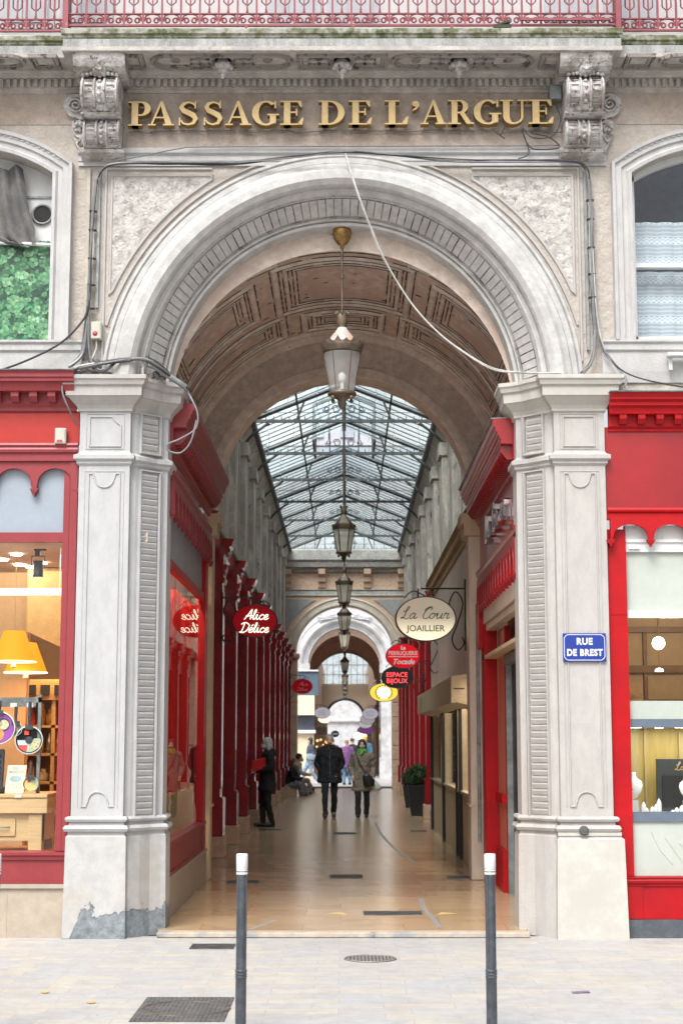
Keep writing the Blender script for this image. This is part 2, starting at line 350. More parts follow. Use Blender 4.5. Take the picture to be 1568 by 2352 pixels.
M['ivory'] = mat('ivory_plastic', (.54, .53, .45, 1), .4, var=.03)
M['ltshade'] = mat('pale_green_blind', (.50, .54, .49, 1), .7, c2=(.46, .5, .45, 1), s2=1.5, var=.02)
M['crm'] = mat('cream_shopfront', (.55, .44, .29, 1), .5, c2=(.47, .37, .24, 1), s2=2, var=.05)
M['beige'] = mat('beige_panel', (.56, .47, .38, 1), .45, c2=(.46, .38, .31, 1), s2=2.5, var=.06, stretch=(1, 1, .3))
# ---- special node materials
def brickmat(name, cols, mortar, w, h, rough, spec=.5, bump=.3, msize=.006, rot=0, coat=0, nv=1.0, st=(1, 1, 1), spots=0):
    if name in STREET: cols = [tuple(q*.84 for q in c[:3])+(1,) for c in cols]
    m = mat(name, cols[0], rough, var=0, spec=spec, coat=coat); N, L, b = nodes(m)
    g = N.new('ShaderNodeNewGeometry'); mp = N.new('ShaderNodeMapping'); mp.inputs['Rotation'].default_value = (0, 0, rot); L.new(g.outputs['Position'], mp.inputs[0])
    nz = N.new('ShaderNodeTexNoise'); nz.inputs['Scale'].default_value = 1.3; L.new(mp.outputs[0], nz.inputs[0])
    va = N.new('ShaderNodeVectorMath'); va.operation = 'MULTIPLY_ADD'; va.inputs[1].default_value = (.03, .03, 0); L.new(nz.outputs['Color'], va.inputs[0]); L.new(mp.outputs[0], va.inputs[2])
    br = N.new('ShaderNodeTexBrick'); br.inputs['Scale'].default_value = 1; br.inputs['Brick Width'].default_value = w; br.inputs['Row Height'].default_value = h
    br.inputs['Mortar Size'].default_value = msize; br.inputs['Mortar Smooth'].default_value = .2; br.inputs['Bias'].default_value = 0; br.offset = .37
    br.inputs['Color1'].default_value = (0, 0, 0, 1); br.inputs['Color2'].default_value = (1, 1, 1, 1); br.inputs['Mortar'].default_value = (.5, .5, .5, 1); L.new(va.outputs[0], br.inputs[0])
    rp = N.new('ShaderNodeValToRGB'); rp.color_ramp.interpolation = 'CONSTANT'
    e = rp.color_ramp.elements; e[0].color = cols[0]; e[1].color = cols[1]; e[1].position = 1/len(cols)
    for i in range(2, len(cols)):
        q = e.new(i/len(cols)); q.color = cols[i]
    # large slow noise picks bands of stone too
    n2 = N.new('ShaderNodeTexNoise'); n2.inputs['Scale'].default_value = .9; n2.inputs['Detail'].default_value = 3; L.new(mp.outputs[0], n2.inputs[0])
    ad = N.new('ShaderNodeMath'); ad.operation = 'MULTIPLY_ADD'; ad.inputs[1].default_value = .6; L.new(br.outputs['Color'], ad.inputs[0])
    sc = N.new('ShaderNodeMath'); sc.operation = 'MULTIPLY'; sc.inputs[1].default_value = .75; L.new(n2.outputs[0], sc.inputs[0]); L.new(sc.outputs[0], ad.inputs[2]); L.new(ad.outputs[0], rp.inputs[0])
    n3 = N.new('ShaderNodeTexNoise'); n3.inputs['Scale'].default_value = 7; n3.inputs['Detail'].default_value = 9; n3.inputs['Roughness'].default_value = .75; m3 = N.new('ShaderNodeMapping'); m3.inputs['Scale'].default_value = st; L.new(g.outputs['Position'], m3.inputs[0]); L.new(m3.outputs[0], n3.inputs[0])
    r3 = N.new('ShaderNodeMapRange'); r3.inputs[1].default_value = .3; r3.inputs[2].default_value = .7; r3.inputs[3].default_value = 1-.20*nv; r3.inputs[4].default_value = 1+.14*nv; L.new(n3.outputs[0], r3.inputs[0])
    mu = N.new('ShaderNodeVectorMath'); mu.operation = 'SCALE'; L.new(rp.outputs[0], mu.inputs[0]); L.new(r3.outputs[0], mu.inputs['Scale'])
    mx = N.new('ShaderNodeMix'); mx.data_type = 'RGBA'; L.new(br.outputs['Fac'], mx.inputs[0]); L.new(mu.outputs[0], mx.inputs[6]); mx.inputs[7].default_value = mortar
    out = mx.outputs[2]
    if spots:
        ns = N.new('ShaderNodeTexNoise'); ns.inputs['Scale'].default_value = 9; ns.inputs['Detail'].default_value = 4; ns.inputs['Roughness'].default_value = .6; L.new(g.outputs['Position'], ns.inputs[0])
        rs = N.new('ShaderNodeMapRange'); rs.inputs[1].default_value = .66; rs.inputs[2].default_value = .72; rs.inputs[4].default_value = spots; L.new(ns.outputs[0], rs.inputs[0])
        nl = N.new('ShaderNodeTexNoise'); nl.inputs['Scale'].default_value = 1.1; nl.inputs['Detail'].default_value = 10; nl.inputs['Roughness'].default_value = .7; L.new(g.outputs['Position'], nl.inputs[0])
        rl_ = N.new('ShaderNodeMapRange'); rl_.inputs[1].default_value = .52; rl_.inputs[2].default_value = .75; rl_.inputs[4].default_value = .35; L.new(nl.outputs[0], rl_.inputs[0])
        ax = N.new('ShaderNodeMath'); ax.operation = 'MAXIMUM'; L.new(rs.outputs[0], ax.inputs[0]); L.new(rl_.outputs[0], ax.inputs[1])
        m2 = N.new('ShaderNodeMix'); m2.data_type = 'RGBA'; L.new(ax.outputs[0], m2.inputs[0]); L.new(out, m2.inputs[6]); m2.inputs[7].default_value = (.20, .185, .17, 1); out = m2.outputs[2]
    L.new(out, b.inputs['Base Color'])
    bp = N.new('ShaderNodeBump'); bp.inputs['Strength'].default_value = bump; bp.inputs['Distance'].default_value = .004; bp.invert = True; L.new(br.outputs['Fac'], bp.inputs['Height'])
    L.new(bp.outputs[0], b.inputs['Normal'])
    rr = N.new('ShaderNodeMapRange'); rr.inputs[3].default_value = rough*(1-.25*nv); rr.inputs[4].default_value = rough*(1+.35*nv); L.new(n3.outputs[0], rr.inputs[0]); L.new(rr.outputs[0], b.inputs['Roughness'])
    return m
M['pave'] = brickmat('street_paving', [(.395, .395, .395, 1), (.425, .415, .40, 1), (.40, .405, .41, 1), (.455, .43, .385, 1), (.43, .415, .395, 1), (.41, .40, .39, 1)], (.31, .29, .265, 1), .46, .20, .7, msize=.004, spots=.5)
M['floor'] = brickmat('polished_passage_floor', [(.41, .285, .165, 1), (.435, .305, .18, 1), (.395, .27, .155, 1), (.45, .32, .19, 1)], (.30, .20, .12, 1), .9, .62, .20, msize=.003, bump=.03, coat=.0, nv=.35, st=(.5, 3, 1))
M['asph'] = mat('pale_street', (.45, .44, .43, 1), .8, c2=(.38, .37, .36, 1), var=.05)
def peel():
    # plaster with the foot fallen away to grey cement, an edge with its own shape
    m = mat('peeling_plaster', (.49, .485, .475, 1), .75, c2=(.46, .42, .37, 1), s2=1.6, lo=.5, hi=.7, c3=(.42, .38, .33, 1), s3=14, lo3=.67, hi3=.73, bump=.25, bs=30, var=.05)
    N, L, b = nodes(m); src = b.inputs['Base Color'].links[0].from_socket
    g = N.new('ShaderNodeNewGeometry'); sx = N.new('ShaderNodeSeparateXYZ'); L.new(g.outputs['Position'], sx.inputs[0])
    n = N.new('ShaderNodeTexNoise'); n.inputs['Scale'].default_value = 3.2; n.inputs['Detail'].default_value = 9; n.inputs['Roughness'].default_value = .72; L.new(g.outputs['Position'], n.inputs[0])
    a = N.new('ShaderNodeMath'); a.operation = 'MULTIPLY_ADD'; a.inputs[1].default_value = .62; a.inputs[2].default_value = -.08; L.new(n.outputs[0], a.inputs[0])
    xr = N.new('ShaderNodeMapRange'); xr.inputs[1].default_value = -2.34; xr.inputs[2].default_value = -2.24; L.new(sx.outputs[0], xr.inputs[0])
    a2 = N.new('ShaderNodeMath'); a2.operation = 'MULTIPLY'; L.new(a.outputs[0], a2.inputs[0]); L.new(xr.outputs[0], a2.inputs[1])
    d = N.new('ShaderNodeMath'); d.operation = 'SUBTRACT'; L.new(a2.outputs[0], d.inputs[0]); L.new(sx.outputs[2], d.inputs[1])
    r = N.new('ShaderNodeMapRange'); r.inputs[1].default_value = -.004; r.inputs[2].default_value = .004; L.new(d.outputs[0], r.inputs[0])
    n2 = N.new('ShaderNodeTexNoise'); n2.inputs['Scale'].default_value = 14; n2.inputs['Detail'].default_value = 12; n2.inputs['Roughness'].default_value = .8; L.new(g.outputs['Position'], n2.inputs[0])
    cr_ = N.new('ShaderNodeValToRGB'); e = cr_.color_ramp.elements; e[0].position = .35; e[0].color = (.10, .115, .125, 1); e[1].position = .65; e[1].color = (.27, .30, .32, 1); L.new(n2.outputs[0], cr_.inputs[0])
    x = N.new('ShaderNodeMix'); x.data_type = 'RGBA'; L.new(r.outputs[0], x.inputs[0]); L.new(src, x.inputs[6]); L.new(cr_.outputs[0], x.inputs[7]); L.new(x.outputs[2], b.inputs['Base Color'])
    bp = N.new('ShaderNodeBump'); bp.inputs['Strength'].default_value = .8; bp.inputs['Distance'].default_value = .02; bp.invert = True; L.new(r.outputs[0], bp.inputs['Height']); L.new(b.inputs['Normal'].links[0].from_socket, bp.inputs['Normal']); L.new(bp.outputs[0], b.inputs['Normal'])
    return m
M['peel'] = peel()
def lace():
    m = bpy.data.materials.new('lace_curtain'); m.use_nodes = True; N = m.node_tree.nodes; L = m.node_tree.links; N.clear()
    o = N.new('ShaderNodeOutputMaterial'); g = N.new('ShaderNodeNewGeometry'); s = N.new('ShaderNodeSeparateXYZ'); L.new(g.outputs['Position'], s.inputs[0])
    def mm(op, a, b=None, c=None):
        n = N.new('ShaderNodeMath'); n.operation = op
        for i, q in enumerate((a, b, c)):
            if q is None: continue
            if hasattr(q, 'links'): L.new(q, n.inputs[i])
            else: n.inputs[i].default_value = q
        return n.outputs[0]
    tri = mm('PINGPONG', mm('MULTIPLY', s.outputs[0], 20.0), .5)
    z = mm('MULTIPLY_ADD', tri, .035, s.outputs[2])
    zz = mm('FRACT', mm('MULTIPLY', z, 1/.19))
    st = mm('LESS_THAN', mm('ABSOLUTE', mm('SUBTRACT', zz, .25)), .055)
    st2 = mm('LESS_THAN', mm('ABSOLUTE', mm('SUBTRACT', zz, .42)), .03)
    fl = mm('FRACT', mm('MULTIPLY', s.outputs[2], 1/.19)); ln = mm('LESS_THAN', mm('ABSOLUTE', mm('SUBTRACT', mm('FRACT', mm('MULTIPLY', fl, 5.0)), .5)), .16)
    ln = mm('MULTIPLY', ln, .55)
    f = mm('MAXIMUM', mm('MAXIMUM', st, st2), ln); f = mm('MULTIPLY_ADD', f, .38, .60)
    d = N.new('ShaderNodeBsdfDiffuse'); d.inputs[0].default_value = (.56, .63, .72, 1); t = N.new('ShaderNodeBsdfTransparent'); x = N.new('ShaderNodeMixShader')
    L.new(f, x.inputs[0]); L.new(t.outputs[0], x.inputs[1]); L.new(d.outputs[0], x.inputs[2]); L.new(x.outputs[0], o.inputs[0]); return m
M['lace'] = lace()
def voro(name, cols, sc, rough=.5):
    m = mat(name, cols[0], rough, var=0); N, L, b = nodes(m); g = N.new('ShaderNodeNewGeometry')
    v = N.new('ShaderNodeTexVoronoi'); v.inputs['Scale'].default_value = sc; L.new(g.outputs['Position'], v.inputs[0])
    n = N.new('ShaderNodeTexNoise'); n.inputs['Scale'].default_value = 1.6; n.inputs['Detail'].default_value = 3; L.new(g.outputs['Position'], n.inputs[0])
    s = N.new('ShaderNodeMath'); s.operation = 'MULTIPLY_ADD'; s.inputs[1].default_value = -.75; L.new(v.outputs['Distance'], s.inputs[0])
    k = N.new('ShaderNodeMath'); k.operation = 'MULTIPLY_ADD'; k.inputs[1].default_value = 1.3; k.inputs[2].default_value = .05; L.new(n.outputs[0], k.inputs[0]); L.new(k.outputs[0], s.inputs[2])
    r = N.new('ShaderNodeValToRGB'); e = r.color_ramp.elements; e[0].color = cols[0]; e[1].color = cols[-1]
    for i in range(1, len(cols)-1): q = e.new(i/(len(cols)-1)); q.color = cols[i]
    L.new(s.outputs[0], r.inputs[0]); L.new(r.outputs[0], b.inputs['Base Color']); return m
M['leafp'] = voro('leaf_print', [(.004, .03, .02, 1), (.01, .10, .05, 1), (.05, .28, .13, 1), (.20, .52, .28, 1), (.40, .70, .45, 1)], 13)
M['goods'] = voro('shelf_goods', [(.05, .02, .01, 1), (.35, .16, .03, 1), (.6, .34, .06, 1), (.7, .5, .2, 1)], 16)

# ================================================================== SETTING
mb = MB(); mb.box(-30, 30, -26, 0.12, -.3, 0); tag(mb.build('pavement', M['pave']), kind='structure')
mb = MB()
mb.box(-30, 30, .12, 40.4, -.3, -.02)
tag(mb.build('ground', M['asph']), kind='structure')
mb = MB()
fl = [(-2.2, .75), (-1.66, .42), (-1.60, .12), (1.60, .12), (1.68, .42), (2.2, .75), (2.2, 40.3), (-2.2, 40.3)]
mb.prism(fl, lambda u, v, n: (u, v, n), -.018, .049)
tag(mb.build('passage_floor', M['floor']), kind='structure')
mb = MB(); mb.box(-30, 30, 40.4, 220, -.3, .0); tag(mb.build('street', M['asph']), kind='structure')
mb = MB(); mb.box(-1.60, 1.62, -.03, .118, .004, .046, 0, .006); tag(mb.build('threshold_step', mat('worn_limestone_kerb', (.50, .43, .35, 1), .7, c2=(.3, .3, .3, 1), s2=3, c3=(.12, .11, .1, 1), s3=6, bump=.3)), kind='structure')

# ================================================================== FACADE BUILDING
BLD = thing('arcade_building', (0, 0, 0), 'pale stone and plaster street building with a large round archway and balcony', 'building')
CZ = 4.80; SZ = 1.035; RI = 1.60
# --- wall
mb = MB()
arch_wall(mb, 0, CZ, 1.9, -2.45, 2.45, 4.7, 7.72, 0, 0, 64, SZ)         # wall 0: light; frieze 1
for sx in (-1, 1):
    xa, xb = (-5.0, -2.45) if sx < 0 else (2.45, 5.0)
    wx = 3.47*sx; zs = 5.29
    # segmental window opening cut
    al = math.degrees(math.acos(.80/1.4)); pts = arc(wx, 5.73, 1.4, 180-al, al, 20)
    arch_wall(mb, wx, 5.73, 1.4, xa, xb, 4.7, 7.72, 0, 0, 20, 1, al, 180-al)
    l, r = pts[0][0], pts[-1][0]
    mb.box(l-.002, r+.002, -.0015, .3, 4.6, zs)
    mb.loft([[(x, 0, z) for x, z in [(l, zs)]+pts+[(r, zs)]], [(x, .28, z) for x, z in [(l, zs)]+pts+[(r, zs)]]])
    mb.box(xa, xb, .28, .4, 7.2, 7.7)
mb.build('wall', M['wall'], BLD)
mb = MB()                                                              # frieze and side fields in pinkish roughcast, slightly proud
mb.fbox(F(0), -1.99, 1.99, 7.115, 7.70, .0, .006)
mb.fbox(F(0), -5, -2.42, 7.36, 7.70, .0, .006); mb.fbox(F(0), 2.42, 5, 7.36, 7.70, .0, .006)
mb.build('frieze', M['pink'], BLD)
# --- spandrel fields
for sx in (-1, 1):
    mb = MB(); a = arc(0, CZ, 2.30, 83, 28.0, 24, SZ)
    poly = [(x*sx, z) for x, z in a if x < 2.13]+[(2.13*sx, 6.87), ]
    poly = [(p[0], min(p[1], 6.87)) for p in poly]
    poly[0] = (poly[0][0], 6.87)
    a = [(x*sx, z) for x, z in arc(0, CZ, 2.30, 68, 22, 24, SZ)]
    a = [p for p in a if abs(p[0]) < 2.12 and p[1] < 6.86]
    z0 = a[0]; poly = [(z0[0]-.06*sx*0, 6.865)]+a+[(2.125*sx, a[-1][1]-.02), (2.125*sx, 6.865)]
    mb.prism(poly, F(0), .0, .008)
    mb.build('spandrel_field', M['rough'], BLD)
    mb = MB(); mb.ribbon(poly, .035, .02, F(.0), 0, True)
    mb.ribbon([(p[0], p[1]) for p in arc(0, CZ, 2.235, 16, 164, 60, SZ)] if sx < 0 else [(2.18, 5.1), (2.18, 6.93), (1.2, 6.93)], .03, .018, F(.0))
    if sx < 0: mb.ribbon([(-2.18, 5.1), (-2.18, 6.93), (-1.2, 6.93)], .03, .018, F(.0))
    mb.build('spandrel_frame', M['pilr'], BLD)
# --- archivolt
mb = MB()
P1 = [(2.19, 0), (2.19, -.035), (2.165, -.04), (2.15, -.02), (2.14, -.055), (2.09, -.06), (2.08, -.085), (2.04, -.10), (2.00, -.135), (1.93, -.135), (1.885, -.10), (1.87, -.07), (1.865, -.02), (1.84, .0), (1.825, .0)]
sweep_arc(mb, P1, 0, CZ, 1, 179, 90, 0, SZ)
P2 = [(1.825, .0), (1.80, .04), (1.665, .22)]
sweep_arc(mb, P2, 0, CZ, 1, 179, 90, 0, SZ)
P3 = [(1.665, .22), (1.660, .20), (1.648, .205), (1.642, .235), (1.630, .235), (1.628, .215), (1.606, .225), (1.60, .25), (1.60, .42)]
sweep_arc(mb, P3, 0, CZ, 1, 179, 90, 0, SZ)
AV = mb.build('archivolt', M['arch'], BLD)
mb = MB(); n = 72                                                      # radial flutes
for i in range(n):
    a = math.radians(2+176*i/(n-1)); ca, sa = math.cos(a), math.sin(a); hw = .0325
    ring = []
    for r, y in ((1.79, .055), (1.79, .030), (1.685, .178), (1.685, .20)):
        ring.append([(r*ca-sa*d*hw*r/1.79, y, CZ+SZ*(r*sa+ca*d*hw*r/1.79)) for d in (-1, 1)])
    mb.loft([[q[0] for q in ring], [q[1] for q in ring]], 0, True, True)
mb.build('archivolt_flutes', M['arch'], AV)
mb = MB(); sweep_arc(mb, [(1.80, .036), (1.675, .203)], 0, CZ, 1.5, 178.5, 90, 0, SZ); mb.build('flute_backing', M['groove'], AV)  # darker backing strip between the flutes
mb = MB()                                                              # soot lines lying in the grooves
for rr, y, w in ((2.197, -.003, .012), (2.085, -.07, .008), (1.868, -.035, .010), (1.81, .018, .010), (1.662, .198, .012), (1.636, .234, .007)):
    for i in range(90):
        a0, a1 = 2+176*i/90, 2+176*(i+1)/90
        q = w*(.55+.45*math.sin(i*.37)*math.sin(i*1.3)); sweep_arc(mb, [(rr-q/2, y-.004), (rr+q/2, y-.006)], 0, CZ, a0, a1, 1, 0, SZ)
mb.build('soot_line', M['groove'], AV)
# --- barrel vault behind
BR = 2.01; BZ = 4.68
mb = MB()
sweep_arc(mb, [(1.60, .42), (1.9, .42), (BR, .44), (BR, 5.0)], 0, BZ+.0, 0, 180, 72, 0, 1.0)
mb.box(-2.4, -BR, .44, 5.0, 4.2, 4.70); mb.box(BR, 2.4, .44, 5.0, 4.2, 4.70)
sweep_arc(mb, [(1.60, .41), (1.60, .43), (1.7, .43)], 0, CZ, 0, 180, 72, 0, SZ)
BV = mb.build('barrel_vault', M['vault'], BLD)
mb = MB(); gm = MB()
fv = lambda u, v, n: ((BR-n)*math.sin(u/BR), v, BZ+(BR-n)*math.cos(u/BR))
def curve_rect(u0, u1, v0, v1):
    k = max(2, int((u1-u0)/.12)); top = [(u0+(u1-u0)*i/k, v0) for i in range(k+1)]; bot = [(u1-(u1-u0)*i/k, v1) for i in range(k+1)]
    return top+bot
def coffer(u0, u1, v0, v1):
    for ins, w, h in ((0, .08, .030), (.12, .05, .022), (.22, .03, .014)):
        if u1-u0-2*ins < .1 or v1-v0-2*ins < .1: continue
        mb.ribbon(curve_rect(u0+ins, u1-ins, v0+ins, v1-ins), w, h, fv, 0, True)
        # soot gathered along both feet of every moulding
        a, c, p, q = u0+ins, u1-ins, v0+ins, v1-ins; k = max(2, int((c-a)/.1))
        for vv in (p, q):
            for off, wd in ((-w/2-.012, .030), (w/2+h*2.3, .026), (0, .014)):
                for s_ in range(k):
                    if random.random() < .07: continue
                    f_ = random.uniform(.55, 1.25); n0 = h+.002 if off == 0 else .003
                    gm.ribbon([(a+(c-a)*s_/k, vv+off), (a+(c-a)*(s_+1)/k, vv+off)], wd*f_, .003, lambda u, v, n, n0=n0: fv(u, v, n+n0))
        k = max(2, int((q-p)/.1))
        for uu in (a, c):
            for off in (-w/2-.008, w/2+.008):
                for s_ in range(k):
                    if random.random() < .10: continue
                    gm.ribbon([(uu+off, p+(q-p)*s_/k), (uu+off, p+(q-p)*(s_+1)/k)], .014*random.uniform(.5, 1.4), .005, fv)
coffer(-.74, .74, 1.95, 3.72); coffer(-.46, .46, .62, 1.66); coffer(-.46, .46, 4.0, 4.72)
for s in (-1, 1):
    for u0, u1, v0, v1 in ((1.02, 2.30, 2.15, 3.50), (.72, 1.40, .60, 1.80), (1.58, 2.35, .60, 1.92), (.72, 2.35, 3.85, 4.72), (2.62, 3.05, .6, 2.6), (2.62, 3.05, 2.9, 4.7)):
        coffer(min(u0*s, u1*s), max(u0*s, u1*s), v0, v1)
for v in (.50, 4.90):
    mb.ribbon([(-3.1+6.2*i/60, v) for i in range(61)], .06, .03, fv)
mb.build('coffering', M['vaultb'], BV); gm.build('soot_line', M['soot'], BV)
# small plaster flaking spots on the vault
mb = MB()
for i in range(70):
    u, v = random.uniform(-2.3, 2.3), random.uniform(1, 4.9); w = random.uniform(.015, .06)
    mb.prism([(u+w*math.cos(t)*random.uniform(.6, 1.3), v+w*.5*math.sin(t)*random.uniform(.6, 1.2)) for t in [k*PI/3.5 for k in range(7)]], fv, -.001, .004)
mb.build('flaked_spot', M['grime'], BV)
# --- inner arch ending the vault
IR, IZ = 1.54, 4.585
mb = MB(); n = 64
for i in range(n):
    a, b = math.radians(180*i/n), math.radians(180*(i+1)/n)
    mb.add([(IR*math.cos(a), 5.0, IZ+IR*math.sin(a)), (IR*math.cos(b), 5.0, IZ+IR*math.sin(b)), (2.03*math.cos(b), 5.0, BZ+2.03*math.sin(b)), (2.03*math.cos(a), 5.0, BZ+2.03*math.sin(a))], [(0, 1, 2, 3)])
mb.build('inner_arch_face', M['tymp'], BLD)
mb = MB(); sweep_arc(mb, [(1.66, 5.0), (1.66, 4.985), (1.56, 4.975), (1.54, 4.98), (1.54, 5.42), (1.75, 5.42)], 0, IZ, 0, 180, 64, 0)
sweep_arc(mb, [(1.9, 5.0), (1.9, 4.97), (1.955, 4.95), (2.0, 4.95)], 0, BZ, 0, 180, 64, 0)
mb.build('inner_archivolt', M['vaultb'], BLD)
mb = MB()   # outer face towards the glazed arcade
mb.box(-2.6, 2.6, 5.42, 5.5, 6.35, 9.2); mb.box(-2.6, -1.74, 5.3, 5.5, 4.3, 6.4); mb.box(1.74, 2.6, 5.3, 5.5, 4.3, 6.4)
mb.build('rear_wall', M['stone'], BLD)

# --- pilasters
def pilaster(sx, m_sh, m_base, ybase):
    pl = [(2.36, .5), (2.36, -.05), (1.905, -.05), (1.90, .02), (1.86, .03), (1.80, .09), (1.72, .20), (1.62, .27), (1.60, .28), (1.60, .60)]
    pl = [(-x, y) for x, y in pl] if sx < 0 else [(x, y) for x, y in pl][::-1]
    # for sx<0 walk from outer (-2.36) to inner: street normal must be -Y
    def shell(mb, prof, m=0):
        rings = []
        for z, d in prof: rings.append([(x, y, z) for x, y in offs(pl, d)])
        mb.loft(rings, m)
        return rings
    t = 1
    mb = MB()
    shell(mb, [(1.0, .012), (1.035, .0), (4.15, 0)])
    PS = mb.build('pilaster', m_sh, BLD)
    mb = MB(); shell(mb, [(.0, .045), (.86, .035), (.875, .02)]); mb.build('plinth', m_base, PS)
    mb = MB(); shell(mb, [(.875, .02), (.905, .02), (.905, .045), (.93, .058), (.955, .045), (.96, .015), (.985, .01), (.99, .035), (1.01, .045), (1.03, .035), (1.035, .0)])
    mb.build('base_moulding', m_sh, PS)
    mb = MB(); shell(mb, [(4.13, 0), (4.15, .02), (4.17, .02), (4.19, .045), (4.225, .045), (4.24, .012), (4.26, .0), (4.64, 0)]); mb.build('neck', m_sh, PS)
    mb = MB(); r = shell(mb, [(4.62, .0), (4.63, .018), (4.65, .02), (4.68, .035), (4.72, .075), (4.75, .10), (4.755, .115), (4.84, .12), (4.85, .14), (4.885, .15), (4.90, .165), (4.935, .165)])
    top = r[-1]; mb.add(top+[(sx*1.60, .9, 4.935), (sx*2.5, .9, 4.935)] if sx > 0 else top+[(-1.6, .9, 4.935), (-2.5, .9, 4.935)], [t for t in tess(top+[(sx*1.6, .9, 4.935), (sx*2.5, .9, 4.935)] if sx < 0 else top+[(sx*2.5, .9, 4.935), (sx*1.6, .9, 4.935)])])
    mb.build('capital', M['cream'] if sx > 0 else M['pilr'], PS)
    # applied panel mouldings
    mb = MB(); f = F(-.05)
    def X(a): return -a if sx < 0 else a
    xo, xi = X(2.27), X(1.99); xm = (xo+xi)/2; w = abs(xo-xi)/2
    lo, hi = 1.12, 4.06
    sg = 1 if xi > xo else -1
    top = [(xo, hi), (xo+sg*.04, hi), (xo+sg*.05, hi-.04)]+[(xm-sg*.085*math.cos(t), hi-.04-.085*math.sin(t)) for t in [PI*k/10 for k in range(11)]]+[(xi-sg*.05, hi-.04), (xi-sg*.04, hi), (xi, hi)]
    bot = [(xi, lo), (xi-sg*.04, lo), (xi-sg*.05, lo+.04)]+[(xm+sg*.085*math.cos(t), lo+.04+.085*math.sin(t)) for t in [PI*k/10 for k in range(11)]]+[(xo+sg*.05, lo+.04), (xo+sg*.04, lo), (xo, lo)]
    mb.ribbon(top+bot, .016, .012, f, 0, True)
    mb.ribbon([(xo-sg*.035, lo-.01), (xo-sg*.035, hi+.02), (xi+sg*.035, hi+.02), (xi+sg*.035, lo-.01)], .008, .005, f)
    if sx < 0: mb.ribbon([(xo, 4.31), (xo, 4.58), (xi-.08, 4.58), (xi-.05, 4.54), (xi, 4.50), (xi, 4.31)], .016, .012, f, 0, True); mb.ribbon([(xo-.03, 4.285), (xo-.03, 4.605), (xi+.03, 4.605), (xi+.03, 4.285)], .008, .006, f, 0, True)
    else: mb.ribbon([(xo, 4.31), (xo, 4.58), (xi, 4.58), (xi, 4.31)], .016, .012, f, 0, True); mb.ribbon([(xo+.03, 4.285), (xo+.03, 4.605), (xi-.03, 4.605), (xi-.03, 4.285)], .008, .006, f, 0, True)
    mb.build('panel_moulding', m_sh, PS)
    # louvred strip on the splayed face
    mb = MB(); A = Vector((X(1.845), .045)); B = Vector((X(1.625), .265)); d = (B-A).normalized(); L = (B-A).length
    nn = Vector((d.y, -d.x)) if sx < 0 else Vector((-d.y, d.x))
    if nn.y > 0: nn = -nn
    fs = lambda u, v, n: (A.x+d.x*u+nn.x*n, A.y+d.y*u+nn.y*n, v)
    sag = .02
    for z0, z1 in ((1.04, 4.08), (4.30, 4.60)):
        nb = int(round((z1-z0)/.0565))
        for i in range(nb):
            z = z0+(z1-z0)*(i+.5)/nb
            mb.extr([(-.02, z-.0225), (.012, z-.0225), (.024, z+.012), (.022, z+.0225), (-.02, z+.0225)], fs, .035, L-.10)
        mb.ribbon([(.02, z0-.03), (.02, z1+.03), (L-.07, z1+.03), (L-.07, z0-.03)], .02, .03, fs, 0, True)
        mb.ribbon([(L-.045, z0-.04), (L-.045, z1+.04)], .012, .02, fs)
    mb.build('louvre_slat', m_sh, PS)
    mb = MB(); 
    for z0, z1 in ((1.04, 4.08), (4.30, 4.60)): mb.fbox(fs, .025, L-.085, z0-.02, z1+.02, .0, .004)
    mb.build('louvre_backing', M['soffit'], PS)
pilaster(-1, M['pil'], M['peel'], 0); pilaster(1, M['pilr'], M['pilr'], 0)
mb = MB()   # freshly painted plinth on the right
mb.loft([[(x, y, z) for x, y in offs([(1.875, -.02), (1.875, -.09), (2.43, -.09), (2.43, .3)], d)] for z, d in ((0, .03), (.84, .012), (.855, -.01), (.875, -.012))], 0)
mb.box(1.87, 2.42, -.09, -.05, .87, .90)
mb.build('painted_plinth', M['cream'], BLD)
# --- string course
mb = MB(); pr = [(0, 6.955), (.02, 6.955), (.02, 6.99), (.03, 7.0), (.03, 7.05), (.055, 7.07), (.06, 7.115), (.0, 7.12)]
mb.extr(pr, F(0), -2.44, 2.44); mb.build('string_course', M['white'], BLD)
mb = MB()
for sx in (-1, 1):
    xa, xb = sorted((2.36*sx, 5*sx)); mb.extr([(0, 4.9), (.02, 4.9), (.03, 5.0), (.03, 5.18), (.05, 5.2), (.05, 5.25), (.07, 5.27), (.07, 5.29), (-.25, 5.295)], F(0), xa, xb)
build_each(mb, 'sill_course', M['white'], BLD)
# --- cornice, dentils, soffit, balcony slabs
mb = MB(); pr = [(0, 7.66), (.02, 7.665), (.02, 7.695), (.035, 7.70), (.035, 7.785), (.07, 7.79), (.075, 7.80), (.09, 7.805), (.10, 7.825), (.13, 7.83), (.135, 7.862), (0, 7.864)]
for a, b in ((-5, -2.41), (-2.0, 2.0), (2.41, 5)): mb.extr(pr, F(0), a, b)
mb.build('cornice', M['soffit'], BLD)
mb = MB(); x = -1.97
for k in range(int(7.0/.0635)):
    x = -3.5+k*.0635
    if 2.0 < abs(x+.017) < 2.43: continue
    mb.box(x, x+.034, -.068, -.03, 7.712, 7.782)
mb.build('dentils', M['soffit'], BLD)
mb = MB()
mb.box(-2.53, 2.53, -.505, .3, 7.862, 7.90); mb.box(-5, -2.53, -.36, .3, 7.862, 7.90); mb.box(2.53, 5, -.36, .3, 7.862, 7.90)
SO = mb.build('soffit', M['soffit'], BLD)
mb = MB()
for a, b, y in ((-2.52, 2.52, .50), (-5, -2.525, .355), (2.525, 5, .355)):
    mb.extr([(y-.03, 7.858), (y+.0, 7.855), (y+.01, 7.97), (y+.0, 7.975), (0, 7.975)], F(0), a, b)
BS = mb.build('balcony_slab', M['moss'], BLD)
